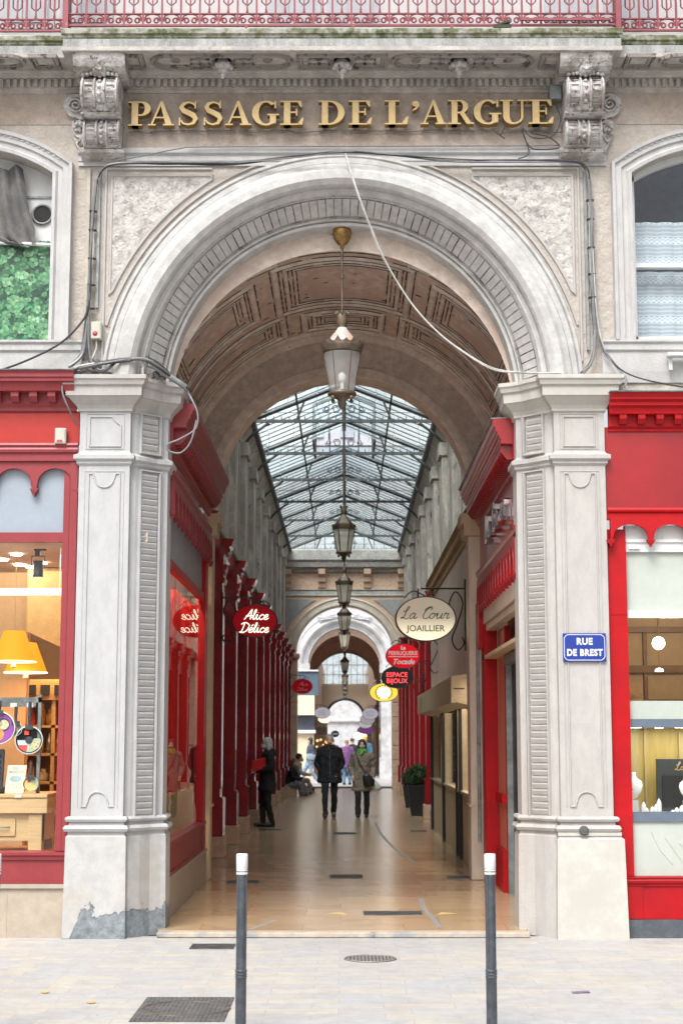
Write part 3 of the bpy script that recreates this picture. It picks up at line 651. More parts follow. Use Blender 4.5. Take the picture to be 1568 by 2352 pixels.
mb = MB()
for a, b, y in ((-2.535, 2.535, .50), (-5, -2.535, .355), (2.535, 5, .355)):
    k = 60; rings = []
    for i in range(k+1):
        xx = a+(b-a)*i/k; j = random.uniform(-.004, .004)
        rings.append([(xx, -(y+d), z+j*(1 if z > 8.04 else .3)) for d, z in ((.0, 7.972), (.012, 7.985), (.014, 8.005), (.03, 8.015), (.032, 8.055), (.02, 8.066), (-y, 8.068))])
    mb.loft(rings)
mb.build('balcony_moulding', M['mosstop'], BS)
# soffit ornament
mb = MB(); fs = lambda u, v, n: (u, v, 7.862-n)
def rect(u0, u1, v0, v1): return [(u0, v0), (u1, v0), (u1, v1), (u0, v1)]
def oval(cx, w, y0, y1):
    r = (y1-y0)/2; cy = (y0+y1)/2
    return [(cx-w+r+0+r*math.cos(t), cy+r*math.sin(t)) for t in [PI/2+PI*k/8 for k in range(9)]]+[(cx+w-r+r*math.cos(t), cy+r*math.sin(t)) for t in [-PI/2+PI*k/8 for k in range(9)]]
for cx in (-1.10, 1.10, -3.55, 3.55):
    mb.ribbon(oval(cx, .64, -.42, -.16), .034, .03, fs, 0, True); mb.ribbon(oval(cx, .60, -.385, -.195), .016, .02, fs, 0, True)
    for s in (-1, 1):
        mb.ribbon([(cx+s*.42+.05*k/24*math.cos(k*.8), -.29+.05*k/24*math.sin(k*.8)) for k in range(24)], .012, .014, fs)
        for q in (.16, .24):
            mb.ribbon([(cx+s*q+.045*math.cos(t), -.25+.028*math.sin(t)) for t in [PI*k/6 for k in range(7)]], .018, .03, fs)
            mb.ribbon([(cx+s*q+.045*math.cos(t), -.33-.028*math.sin(t)) for t in [PI*k/6 for k in range(7)]], .018, .03, fs)
for cx, w in ((0, .40), (-1.92, .10), (1.92, .10), (-2.72, .12), (2.72, .12)):
    mb.ribbon(rect(cx-w, cx+w, -.42, -.16), .028, .032, fs, 0, True); mb.ribbon(rect(cx-w+.04, cx+w-.04, -.385, -.195), .01, .01, fs, 0, True)
for s in (-1, 1):
    for q in (.16, .26):
        for yy, sg in ((-.25, 1), (-.33, -1)): mb.ribbon([(s*q+.045*math.cos(t), yy+sg*.028*math.sin(t)) for t in [PI*k/6 for k in range(7)]], .018, .03, fs)
mb.build('soffit_ornament', mat('soffit_relief', (.36, .32, .30, 1), .85, c2=(.12, .10, .09, 1), s2=9, lo=.52, hi=.6), SO)
def pendant(x):
    mb = MB(); mb.lathe([(.13, 7.864), (.13, 7.852), (.115, 7.845), (.10, 7.855), (.075, 7.862)], (x, -.29, 0), 20, 0)
    mb.lathe([(.05, 7.862), (.075, 7.82), (.085, 7.80), (.07, 7.775), (.045, 7.77), (.05, 7.755), (.035, 7.74), (.02, 7.735), (.026, 7.715), (.014, 7.69), (.001, 7.68)], (x, -.29, 0), 14, 0)
    for k in range(8): mb.ball((x+.075*math.cos(k*PI/4), -.29+.075*math.sin(k*PI/4), 7.795), .022, 0, 5, (1, 1, 1.4))
    mb.build('pendant_boss', M['corb'], BLD)
for x in (-1.09, 0, 1.07): pendant(x)
# --- corbels
def corbel(cx):
    mb = MB(); fx = lambda u, v, n: (cx+n, -u, v)      # (projection, z), extruded in x
    block = [(-.0, 7.70), (.36, 7.70), (.44, 7.74), (.47, 7.80), (.485, 7.862), (0, 7.862)]
    mb.prism(block, fx, -.235, .235)
    def drum(cy, cz, ry, rz, a0, a1, hw):
        mb.prism([(0, cz+rz*math.sin(math.radians(a0)))]+[(cy+ry*math.cos(math.radians(a0+(a1-a0)*k/14)), cz+rz*math.sin(math.radians(a0+(a1-a0)*k/14))) for k in range(15)]+[(0, cz+rz*math.sin(math.radians(a1)))], fx, -hw, hw)
    drum(.20, 7.53, .22, .17, -80, 80, .172); drum(.10, 7.40, .22, .07, -80, 60, .165); drum(.10, 7.22, .15, .12, -75, 75, .168)
    mb.prism([(0, 7.325), (.29, 7.33), (.31, 7.345), (.31, 7.36), (0, 7.365)], fx, -.178, .178)
    mb.prism([(0, 7.07), (.14, 7.075), (.17, 7.09), (.17, 7.115), (.15, 7.12), (0, 7.12)], fx, -.172, .172)
    mb.prism([(0, 6.99), (.08, 7.0), (.14, 7.04), (.15, 7.068), (0, 7.07)], fx, -.20, .20)
    # ribs and rungs on both drums
    for (cy, cz, ry, rz, a0, a1) in ((.20, 7.53, .225, .175, -72, 66), (.10, 7.22, .155, .125, -68, 68)):
        def fm(u, v, n): return (cx+u, -(cy+(ry+n)*math.cos(v)), cz+(rz+n)*math.sin(v))
        for u in (-.155, -.045, .045, .155):
            mb.ribbon([(u, math.radians(a0+(a1-a0)*k/10)) for k in range(11)], .026, .018, fm)
        for s in (-1, 1):
            for k in range(7):
                v = math.radians(a0+(a1-a0)*(k+.6)/7.4); mb.ribbon([(s*.065, v), (s*.135, v)], .05, .009, fm)
        for k in range(6):
            v = math.radians(a0+(a1-a0)*(k+.7)/6.4); p = fm(0, v, .0); mb.ball(p, .019, 0, 5)
    # shell and beads
    for k in range(-4, 5): mb.ball((cx+k*.038, -.40+abs(k)*.006, 7.685-abs(abs(k)-2)*.008+.004*abs(k)), .021, 0, 5)
    mb.ball((cx, -.40, 7.715), .062, 0, 8, (1.1, .9, .8))
    for k in range(-3, 4): mb.tube([(cx, -.455, 7.70), (cx+k*.018, -.458, 7.75-abs(k)*.006)], .007, 4)
    # acanthus bits
    for s in (-1, 1):
        mb.ball((cx+s*.13, -.30, 7.385), .038, 0, 6); mb.tube(cr([(cx+s*.13, -.32, 7.41), (cx+s*.09, -.335, 7.44), (cx+s*.06, -.33, 7.39), (cx+s*.03, -.335, 7.43)], 4), .013, 5)
        mb.ball((cx+s*.05, -.32, 7.395), .035, 0, 6)
    mb.ball((cx, -.33, 7.40), .04, 0, 6, (1.2, 1, .9))
    for k in range(-3, 4): mb.ball((cx+k*.05, -.155, 7.105), .018, 0, 5, (1.2, 1, 1))
    for k in range(9):                                   # leaf crumbs on the block
        mb.ball((cx-.20+.05*k, -.45, 7.80+random.uniform(-.02, .02)), .024, 0, 5, (1, .8, 1.3))
    CO = mb.build('corbel', M['corb'], BLD)
    # side volute ornament lying on the wall, outer side only
    s = -1 if cx < 0 else 1; mb = MB(); f = lambda u, v, n: (cx+s*u, -n, v)
    x0 = .27; sp = [(x0+.0+.085*(1-k/44)*math.cos(1.6+k*.36), 7.53+.085*(1-k/44)*math.sin(1.6+k*.36)) for k in range(40)]
    mb.prism([(.17, 7.64)]+[(x0+.115*math.cos(t), 7.53+.115*math.sin(t)) for t in [2.0-3.6*k/14 for k in range(15)]]+[(.19, 7.36)], f, 0, .05)
    mb.ribbon(sp, .018, .03, lambda u, v, n: f(u, v, n+.05))
    mb.prism([(.17, 7.40), (.30, 7.38), (.305, 7.29), (.28, 7.20), (.25, 7.14), (.20, 7.06), (.17, 7.06)], f, 0, .05)
    for k in range(6):
        a = k*PI/3; mb.ball((cx+s*(.24+.035*math.cos(a)), -.06, 7.31+.035*math.sin(a)), .02, 0, 5)
    mb.ribbon(cr([(.28, 7.24, 0), (.22, 7.2, 0), (.25, 7.15, 0), (.21, 7.08, 0)], 5) and [(p[0], p[1]) for p in cr([(.28, 7.24, 0), (.22, 7.2, 0), (.25, 7.15, 0), (.21, 7.08, 0)], 5)], .018, .02, lambda u, v, n: f(u, v, n+.05))
    mb.build('side_volute', M['corb'], CO)
corbel(-2.20); corbel(2.21)
# --- windows of the first floor
def win_surround(sx):
    mb = MB(); wx = 3.47*sx; al = math.degrees(math.acos(.80/1.4)); be = math.degrees(math.acos(.80/1.4))
    prof = [(0, .0), (.0, -.05), (.03, -.055), (.05, -.03), (.09, -.03), (.095, -.05), (.15, -.055), (.155, -.075), (.185, -.08), (.19, -.0)]
    c = arc(wx, 5.73, 1.4, 180-al, al, 24)
    path = [(wx-.80, 5.29)]+c+[(wx+.80, 5.29)]
    rings = []
    for i, (x, z) in enumerate(path):
        if i == 0: rings.append([(x-d, y, z) for d, y in prof]); continue
        if i == len(path)-1: rings.append([(x+d, y, z) for d, y in prof]); continue
        ang = math.atan2(z-5.73, x-wx); r = []
        for d, y in prof:
            if i == 1 or i == len(path)-2:
                px = (wx-.80-d) if i == 1 else (wx+.80+d); pz = 5.73+math.sqrt(max(0, (1.4+d)**2-(.80+d)**2)); r.append((px, y, pz))
            else: r.append((wx+(1.4+d)*math.cos(ang), y, 5.73+(1.4+d)*math.sin(ang)))
        rings.append(r)
    mb.loft(rings)
    for i in range(46):                                   # key pattern along the architrave
        pass
    for s in (-1, 1):
        z = 5.33
        while z < 6.85: mb.fbox(F(.03), wx+s*.865-.010, wx+s*.865+.010, z, z+.045, 0, .014); mb.fbox(F(.03), wx+s*.885-.008, wx+s*.885+.008, z+.05, z+.07, 0, .012); z += .075
    for i in range(34):
        a = math.radians(180-al-1+(2*al-178)*i/33); ca, sa = math.cos(a), math.sin(a); c0 = (wx+1.555*ca, 5.73+1.555*sa)
        mb.prism([(c0[0]+dx*ca-dt*sa, c0[1]+dx*sa+dt*ca) for dx, dt in ((-.02, -.011), (.02, -.011), (.02, .011), (-.02, .011))], F(-.05), 0, .014)
    mb.build('window_surround', M['white'], BLD)
win_surround(-1); win_surround(1)
# right window
wr = tag(bpy.data.objects.new('window', None)); COL.objects.link(wr); wr.parent = BLD
mb = MB()
wx = 3.47
mb.box(wx-.80, wx-.755, .10, .20, 5.29, 6.9); mb.box(wx-.80, wx+.8, .10, .20, 5.29, 5.36, 0)
mb.box(wx-.755, wx+.8, .11, .19, 6.02, 6.06); mb.box(wx-.26, wx-.235, .10, .19, 5.36, 7.1); mb.box(wx-.235, wx-.21, .095, .19, 5.36, 7.1)
mb.prism([(wx-.8, 6.86)]+arc(wx, 5.73, 1.4, 124.8, 60, 16)+[(p[0], p[1]-.06) for p in arc(wx, 5.73, 1.4, 60, 124.8, 16)], F(.18), 0, .08)
mb.build('frame', M['wpaint'], wr)
mb = MB(); mb.box(wx-.78, wx+.8, .15, .156, 5.34, 7.12); mb.build('pane', M['glass'], wr)
mb = MB()
for z0, z1 in ((5.37, 6.02), (6.07, 6.50)):
    k = 60; mb.loft([[(wx-.75+1.5*i/k, .26+.010*math.sin(i*.9+z0)+.004*math.sin(i*2.1), z) for i in range(k+1)] for z in (z0, (z0+z1)/2, z1)], 0, sm=True)
mb.build('lace_curtain', M['lace'], wr)
mb = MB(); mb.box(wx-1.0, wx+1.2, .9, 1.0, 5.0, 7.4); mb.box(wx-1.0, wx-.9, .3, .9, 5, 7.4); mb.build('room_backdrop', mat('dim_room_wall', (.13, .15, .20, 1), .8), BLD)
mb = MB(); mb.box(2.93, 4.6, -.16, -.06, 5.115, 5.15, 0, .005); mb.box(2.95, 2.98, -.1, -.07, 5.0, 5.115); mb.build('window_ledge_bracket', M['wpaint'], BLD)
# left window: board, round vent hole, torn grey cloth, leaf print
wl = tag(bpy.data.objects.new('boarded_window', None)); COL.objects.link(wl); wl.parent = BLD
wx = -3.47
mb = MB(); mb.box(wx-.8, wx+.8, .20, .22, 6.2, 7.12); mb.build('board', M['wpaint'], wl)
mb = MB(); mb.box(wx-.5, wx+.8, .185, .20, 6.715, 6.735); mb.build('board_joint', M['steel'], wl)
mb = MB(); mb.lathe([(.085, 0), (.10, .0), (.10, -.02), (.085, -.02), (.08, .0)], (-2.80, .195, 6.56), 24, 0, True, lambda x, y, z: (x, z, y), False); mb.build('vent_ring', M['steel'], wl)
mb = MB(); mb.lathe([(.001, 0), (.085, 0), (.085, .01), (.001, .01)], (-2.80, .188, 6.56), 24, 0, False, lambda x, y, z: (x, z, y)); mb.build('vent_shade_disc', M['dark'], wl)  # dark disc painted in for the shade inside the vent
mb = MB(); mb.box(wx-.8, wx+.8, .15, .17, 5.33, 6.28); lp = mb.build('leaf_print_panel', M['leafp'], wl)
LC = [mat('leaf_green_'+str(i), q, .45, var=.12) for i, q in enumerate([(.012, .05, .03, 1), (.03, .12, .055, 1), (.07, .22, .10, 1), (.13, .31, .15, 1), (.24, .42, .25, 1), (.08, .19, .17, 1)])]
mb = MB(); rr = random.Random(31); K = 0
for lay in range(3):
    for i in range(150):
        cx, cz = rr.uniform(-3.42, -2.70), rr.uniform(5.34, 6.27); R0 = rr.uniform(.028, .06)*(1.1-.15*lay); K += 1
        m_ = min(5, max(0, int(rr.gauss(1.0+lay*1.1, .9)))); a0 = rr.uniform(0, 6)
        for p in range(5):
            a = a0+p*2*PI/5; px, pz = cx+R0*.62*math.cos(a), cz+R0*.62*math.sin(a)
            if not (-3.44 < px < -2.69 and 5.34 < pz < 6.27): continue
            yy = .1495-lay*.0016-K*.000004-p*.0000006; r = R0*.5
            mb.add([(px+r*math.cos(t), yy, pz+r*math.sin(t)) for t in [k*PI/4 for k in range(8)]], [tuple(range(8))], m_ if p % 2 else max(0, m_-1))
mb.build('printed_leaf', LC, lp)
mb = MB(); mb.box(wx-.8, wx+.80, .14, .2, 5.29, 5.335); mb.box(wx+.765, wx+.80, .14, .2, 5.33, 6.9)
mb.tube([(-4.2, .10, 6.30), (-2.69, .10, 6.235)], .018, 8)
mb.build('frame', M['wpaint'], wl)
mb = MB(); rows = []
edge = [(-3.30, -2.98, 6.98), (-3.30, -2.95, 6.8), (-3.30, -2.90, 6.55), (-3.30, -2.84, 6.38), (-3.24, -2.84, 6.30), (-3.12, -2.83, 6.24), (-2.97, -2.85, 6.215)]
for xa, xb, z in edge:
    rows.append([(xa+(xb-xa)*i/12, .09+.035*math.sin(i*1.25+z*2.5)+.012*math.sin(i*2.9), z+.02*math.sin(i*.8)) for i in range(13)])
mb.loft(rows, 0, sm=True); mb.build('torn_cloth', mat('grey_tarpaulin', (.085, .083, .082, 1), .75, c2=(.13, .125, .12, 1), s2=5, bump=.4, bs=20), wl)
# --- upper storey seen behind the railing
mb = MB(); mb.box(-5, 5, .0, .1, 7.9, 10.0); mb.build('upper_wall', M['lwall'], BLD)
mb = MB()
for x in (-2.7, -.2, 2.4):
    for s in (0, .55):
        mb.box(x+s-.5, x+s-.0, -.02, 0, 8.3, 10); mb.box(x+s-.46, x+s-.30, -.03, -.02, 8.36, 10); mb.box(x+s-.24, x+s-.06, -.03, -.02, 8.36, 10)
build_each(mb, 'shutter', M['shut'], BLD)
# --- railings
RL = thing('balcony_railing', (0, -.43, 8.1), 'rose painted wrought iron balcony railing with scroll pattern along the top of the building', 'railing')
def railing(x0, x1, y, zb, name):
    mb = MB(); p = .168; n = int((x1-x0)/p); p = (x1-x0)/n
    for z, h in ((zb, .018), (zb+.115, .010), (zb+.9, .02)): mb.box(x0, x1, y-.012, y+.012, z, z+h)
    for i in range(n+1):
        x = x0+i*p; mb.box(x-.009, x+.009, y-.009, y+.009, zb, zb+.9)
        if i == n: break
        xm = x+p/2
        mb.box(xm-.007, xm+.007, y-.007, y+.007, zb+.17, zb+.62)
        for s in (-1, 1):
            c = (xm+s*.038, zb+.055); mb.tube([(c[0]+s*(.030-.0011*k)*math.cos(.4+k*.42), y, c[1]+(.030-.0011*k)*math.sin(.4+k*.42)) for k in range(18)], .0085, 4)
            mb.tube(cr([(xm+s*.072, y, zb+.05), (xm+s*.06, y, zb+.10), (xm+s*.01, y, zb+.125), (xm, y, zb+.17)], 4), .008, 4)
            mb.tube([(xm, y, zb+.20), (xm+s*.04, y, zb+.235), (xm+s*.04, y, zb+.40)], .007, 4)
    mb.build(name, M['pinkiron'], RL)
railing(-2.50, 2.50, -.43, 8.125, 'front_section'); railing(-4.6, -2.56, -.30, 8.135, 'side_section'); railing(2.56, 4.6, -.30, 8.135, 'side_section')
mb = MB()
for x in (-2.51, 2.51): mb.box(x-.022, x+.022, -.46, -.29, 8.07, 9.1)
for x in (-.87, 1.0, .1): mb.box(x-.012, x+.012, -.445, -.42, 8.065, 8.13)
mb.box(1.62, 2.44, -.47, -.45, 8.165, 8.185)
build_each(mb, 'post', M['pinkiron'], RL)
# slate pieces lying on the ledge
mb = MB(); mb.loft([[(x, y, z) for x, y in ((1.37, -.52), (1.53, -.52), (1.53, -.42), (1.37, -.42))] for z in (8.068, 8.10)], 0, True, True)
mb.loft([[(1.40, -.5, 8.1), (1.52, -.5, 8.135), (1.52, -.43, 8.135), (1.40, -.43, 8.1)], [(1.40, -.5, 8.115), (1.52, -.5, 8.16), (1.52, -.43, 8.16), (1.40, -.43, 8.115)]], 0, True, True)
tag(mb.build('broken_slate', mat('dark_mossy_slate', (.05, .05, .045, 1), .9, c2=(.04, .06, .02, 1), s2=9)), 'broken dark mossy slates lying on the balcony ledge', 'slates')

# ================================================================== LETTER SIGN
def stroke(pts, ws):
    L = []; R = []
    for i, (x, y) in enumerate(pts):
        a = pts[max(0, i-1)]; b = pts[min(len(pts)-1, i+1)]; dx, dy = b[0]-a[0], b[1]-a[1]; l = math.hypot(dx, dy) or 1
        L.append((x-dy/l*ws[i]/2, y+dx/l*ws[i]/2)); R.append((x+dy/l*ws[i]/2, y-dx/l*ws[i]/2))
    return L+R[::-1]
def ell(cx, cy, rx, ry, a0, a1, n=18): return [(cx+rx*math.cos(math.radians(a0+(a1-a0)*i/n)), cy+ry*math.sin(math.radians(a0+(a1-a0)*i/n))) for i in range(n+1)]
def R_(x0, x1, y0, y1): return [(x0, y0), (x1, y0), (x1, y1), (x0, y1)]
def bowl(cx, cy, ro, ri, a0, a1): return ell(cx, cy, ro[0], ro[1], a0, a1)+ell(cx, cy, ri[0], ri[1], a1, a0)
SF = .055
GL = {
 'P': (.80, [R_(.13, .36, 0, 1), R_(0, .50, 0, SF), R_(0, .40, 1-SF, 1), R_(.30, .48, .40, .46), R_(.30, .48, .94, 1), bowl(.46, .70, (.34, .30), (.13, .24), -90, 90)]),
 'R': (.95, [R_(.13, .36, 0, 1), R_(0, .48, 0, SF), R_(0, .40, 1-SF, 1), R_(.30, .46, .44, .50), R_(.30, .46, .94, 1), bowl(.44, .72, (.32, .28), (.12, .22), -90, 90), [(.42, .47), (.62, .47), (.86, .06), (.98, .05), (.98, 0), (.70, 0)]]),
 'A': (.98, [[(.10, .04), (.17, .04), (.50, .86), (.46, .99)], [(.44, 1.0), (.55, 1.0), (.92, .04), (.67, .04)], R_(.24, .70, .30, .36), R_(0, .30, 0, SF), R_(.57, 1.0, 0, SF)]),
 'S': (.72, [stroke([(.62, .80), (.55, .91), (.38, .965), (.20, .90), (.12, .75), (.20, .62), (.38, .53), (.56, .42), (.64, .28), (.56, .10), (.36, .035), (.18, .09), (.10, .22)], [.05, .07, .07, .13, .17, .20, .21, .21, .18, .12, .07, .07, .06]), R_(.60, .66, .70, 1.0), R_(.03, .09, 0, .32)]),
 'G': (.95, [bowl(.50, .50, (.50, .52), (.26, .45), 48, 318), R_(.64, .86, .06, .42), R_(.55, .97, .40, .46), R_(.80, .86, .70, 1.0), [(.60, -.01), (.86, .10), (.86, .2), (.62, .10)]]),
 'E': (.80, [R_(.13, .36, 0, 1), R_(0, .78, 0, SF), R_(0, .74, 1-SF, 1), R_(.34, .58, .49, .55), R_(.55, .60, .38, .66), [(.78, .0), (.82, .28), (.76, .28), (.62, .05)], [(.74, 1), (.76, .74), (.70, .74), (.60, .95)]]),
 'D': (.98, [R_(.13, .36, 0, 1), R_(0, .45, 0, SF), R_(0, .45, 1-SF, 1), bowl(.42, .50, (.56, .50), (.32, .44), -90, 90)]),
 'L': (.78, [R_(.13, .36, 0, 1), R_(0, .76, 0, SF), R_(0, .50, 1-SF, 1), [(.76, .0), (.80, .32), (.74, .32), (.58, .05)]]),
 'U': (.98, [R_(.11, .34, .30, 1), R_(0, .46, 1-SF, 1), R_(.74, .82, .30, 1), R_(.62, .96, 1-SF, 1), bowl(.465, .30, (.355, .32), (.125, .25), 180, 270), bowl(.465, .30, (.355, .32), (.275, .25), 270, 360)]),
 '´': (.26, [ell(.13, .86, .12, .12, 0, 340, 12), [(.24, .88), (.25, .76), (.16, .62), (.04, .56), (.03, .60), (.12, .68), (.13, .76)]])}
SG = thing('letter_sign', (0, -.06, 7.3), 'gold serif letters reading PASSAGE DE L’ARGUE across the frieze above the arch', 'sign')
def sgn(ch, d0, d1):
    k = 248.0; x0, x1 = (d0-790)/k, (d1-790)/k; w, pcs = GL[ch]; sx = (x1-x0)/w
    zb = 7.305+.008*(x0+2)/4*2; h = .232
    mb = MB()
    for i, p in enumerate(pcs):
        q = [(x0+u*sx, zb+v*h) for u, v in p]; e = .0012*i
        mb.prism(q, F(0), .035+e, .118, 1); mb.prism(q, F(0), .118, .121+e, 0)
    mb.build('letter', [M['goldl'], M['golds']], SG)
def z1(x): return x/1.8447/1.0842
def z2(x): return (850+x/1.8447)/1.0842
for ch, a, b in (('P', 600, 705), ('A', 693, 810), ('S', 830, 920), ('S', 945, 1033), ('A', 1045, 1162), ('G', 1168, 1290), ('E', 1297, 1402), ('D', 1472, 1592)): sgn(ch, z1(a), z1(b))
for ch, a, b in (('E', 42, 147), ('L', 208, 313), ('´', 330, 367), ('A', 372, 487), ('R', 497, 612), ('G', 614, 738), ('U', 735, 862), ('E', 865, 977)): sgn(ch, z2(a), z2(b))
mb = MB()
for k in range(9): x = -1.9+k*.47; mb.tube(cr([(x, -.03, 7.29), (x+.1, -.035, 7.275+random.uniform(-.01, .01)), (x+.25, -.03, 7.285), (x+.45, -.03, 7.29)], 5), .006, 4)
mb.build('wiring', M['cable'], SG)
# ================================================================== SHOPFRONTS
def scallops(mb, fm, u0, u1, n, vtop, varch, vtip, d, m=0, fin=True):
    p = (u1-u0)/n
    for i in range(n):
        a, b = u0+i*p, u0+(i+1)*p; c = (a+b)/2; r = p/2-.022
        k = 12; ar = [(c+r*math.cos(PI*j/k), vtip+.02+(varch-vtip-.02)*math.sin(PI*j/k)**.9) for j in range(k+1)]
        poly = [(b, vtop), (b, vtip), (c+r, vtip)]+ar[1:-1]+[(c-r, vtip), (a, vtip), (a, vtop)]
        mb.prism(poly, fm, .0, d, m)
        mb.ribbon([(x, v) for x, v in ar], .012, .006, lambda u, v, nn: fm(u, v, nn+d), m)
    if fin:
        for i in range(n+1):
            u = u0+i*p
            for h, z0, z1 in ((.036, vtip-.014, vtip), (.028, vtip-.030, vtip-.014), (.016, vtip-.044, vtip-.030), (.008, vtip-.062, vtip-.044)):
                mb.fbox(fm, u-h, u+h, z0, z1, .0, d+h*.4, m)
def consoles(mb, fm, u0, u1, step, z0, z1, n0, n1, w, m=0):
    k = int((u1-u0)/step)
    for i in range(k):
        u = u0+step*(i+.5)
        mb.extr([(n0, z0), (n0+(n1-n0)*.5, z0), (n1*.9, z0+(z1-z0)*.35), (n1, z0+(z1-z0)*.5), (n1, z1), (n0, z1)], fm, u-w/2, u+w/2, m)
# ---- left front
def tri(o, fm, mats):
    pass
SL = thing('shopfront', (-3.6, 0, 0), 'faded red shopfront with scalloped valance left of the arch on the street', 'shopfront')
f = F(0); U0, U1 = -5.0, -2.375
mb = MB(); mb.fbox(f, U0, U1, 0, .42, -.12, .02); mb.fbox(f, U0, U1, .42, .455, -.12, .045)
for u in (-2.90, -3.9): mb.fbox(f, u, u+.004, .0, .42, .0, .0225)
mb.build('stone_base', M['base'], SL)
mb = MB(); mb.fbox(f, U0, U1, .458, .66, -.1, .0); mb.extr([(0, .655), (.02, .66), (.025, .69), (.04, .70), (.04, .725), (-.1, .735)], f, U0, U1); mb.fbox(f, U0, U1, .458, .475, .0, .012)
mb.build('stall_riser', M['red1'], SL)
mb = MB(); mb.fbox(f, -2.50, -2.447, .735, 4.26, -.08, -.005); mb.fbox(f, -2.441, U1, .735, 4.26, -.08, .015); mb.fbox(f, -2.448, -2.44, .735, 4.26, -.08, -.012)
mb.fbox(f, -2.503, -2.444, 2.58, 2.588, -.004, .0)
mb.fbox(f, U0, -2.50, 3.45, 3.535, -.07, -.01); mb.build('frame', M['red1'], SL)
mb = MB(); mb.fbox(f, U0, -2.5, 3.535, 4.2, -.06, -.05); mb.build('frosted_transom_panel', M['bluep'], SL)
mb = MB(); mb.fbox(f, U0, -2.5, .735, 3.45, -.06, -.054); mb.build('shop_window', M['glass'], SL)
mb = MB(); scallops(mb, F(.05), -5.0-.0, U1-.02, 7, 4.19, 4.12, 3.93, .055)
mb.extr([(0, 4.18), (.03, 4.18), (.03, 4.25), (.05, 4.255), (.055, 4.28), (.045, 4.30), (.06, 4.32), (.05, 4.34), (0, 4.345)], f, U0, U1); mb.build('scalloped_valance', M['red1'], SL)
mb = MB(); mb.fbox(f, U0, U1, 4.345, 4.64, -.1, .004); mb.build('fascia', M['red1b'], SL)
mb = MB(); mb.extr([(0, 4.62), (.03, 4.64), (.03, 4.67), (.06, 4.70), (.07, 4.79), (.17, 4.795), (.19, 4.86), (.22, 4.875), (.22, 4.90), (.235, 4.91), (.235, 4.94), (.25, 4.965), (0, 4.97)], f, U0, -2.40)
consoles(mb, f, U0, -2.46, .165, 4.705, 4.795, .05, .15, .07); mb.build('shop_cornice', M['red1'], SL)
mb = MB(); mb.extr([(0, 4.972), (.26, 4.967), (.262, 4.975), (0, 4.985)], f, U0, -2.40); mb.build('lead_flashing', M['steel'], SL)
# ---- left side, inside the passage
SLs = thing('shopfront', (-1.62, 2.6, 0), 'faded red shop window with scalloped valance just inside the arch on the left', 'shopfront')
g = Lw(-1.62); Y0, Y1 = .50, 4.72
mb = MB(); mb.fbox(g, Y0-.1, 4.95, .05, .40, -.1, .01); mb.fbox(g, Y0-.1, 4.9, .40, .43, -.1, .03); mb.build('stone_base', M['base'], SLs)
mb = MB(); mb.fbox(g, Y0, Y1, .432, .72, -.1, .0); mb.extr([(0, .70), (.02, .71), (.03, .755), (-.1, .765)], g, Y0, Y1); mb.fbox(g, Y0, Y1, .432, .46, .0, .02); mb.fbox(g, Y1-.3, Y1, .46, .70, .0, .02)
mb.build('stall_riser', M['red1'], SLs)
mb = MB(); mb.fbox(g, Y0-.05, Y0+.08, .76, 4.2, -.1, .0); mb.fbox(g, Y1-.32, Y1, .76, 4.2, -.1, .015); mb.fbox(g, Y0, Y1, 3.30, 3.39, -.06, .0); mb.build('frame', M['red2'], SLs)
mb = MB(); mb.fbox(g, Y0, Y1-.3, 3.39, 4.1, -.04, -.03); mb.build('dusty_transom_panel', M['bluepd'], SLs)
mb = MB(); mb.fbox(g, Y0, Y1-.3, .76, 3.31, -.03, -.026); mb.build('shop_window', M['glassg'], SLs)
mb = MB(); scallops(mb, Lw(-1.60), Y0, Y1, 12, 4.10, 4.02, 3.80, .04)
mb.extr([(0, 4.09), (.04, 4.09), (.04, 4.13), (.06, 4.15), (.06, 4.19), (0, 4.20)], g, Y0, Y1); mb.build('scalloped_valance', M['red1'], SLs)
mb = MB(); mb.fbox(g, Y0-.1, Y1, 4.20, 4.46, -.1, .004); mb.build('fascia', M['wine'], SLs)
mb = MB(); mb.extr([(0, 4.36), (.03, 4.37), (.03, 4.40), (.05, 4.42), (.05, 4.575), (.17, 4.58), (.17, 4.625), (.185, 4.63), (.19, 4.66), (.205, 4.665), (.205, 4.695), (.22, 4.70), (.225, 4.735), (.24, 4.74), (.245, 4.80), (0, 4.81)], g, .42, Y1+.1)
consoles(mb, g, .5, Y1, .115, 4.43, 4.578, .045, .165, .06); mb.build('shop_cornice', M['red1'], SLs)
# ---- right side, inside the passage
SRs = thing('shopfront', (1.66, 2.6, 0), 'red jeweller’s entrance with chrome letters and marble door just inside the arch on the right', 'shopfront')
g = Rw(1.64)
mb = MB(); mb.extr([(0, 4.22), (.03, 4.23), (.03, 4.26), (.05, 4.28), (.05, 4.425), (.16, 4.43), (.16, 4.475), (.175, 4.48), (.18, 4.51), (.195, 4.515), (.195, 4.545), (.21, 4.55), (.215, 4.59), (.23, 4.595), (.235, 4.66), (0, 4.67)], g, .45, 4.75)
consoles(mb, g, .5, 4.7, .115, 4.29, 4.428, .045, .155, .06); mb.build('shop_cornice', M['red3'], SRs)
mb = MB(); mb.extr([(0, 4.672), (.25, 4.662), (.252, 4.672), (0, 4.68)], g, .45, 4.75); mb.build('lead_flashing', M['steel'], SRs)
mb = MB(); mb.fbox(g, .45, 4.7, 3.66, 4.275, -.1, .004); mb.build('fascia', M['red3'], SRs)
mb = MB(); scallops(mb, Rw(1.62), .5, 4.62, 14, 3.56, 3.48, 3.22, .035)
mb.extr([(0, 3.55), (.04, 3.55), (.04, 3.60), (.06, 3.62), (.06, 3.66), (0, 3.67)], g, .45, 4.7); mb.build('scalloped_valance', M['red3'], SRs)
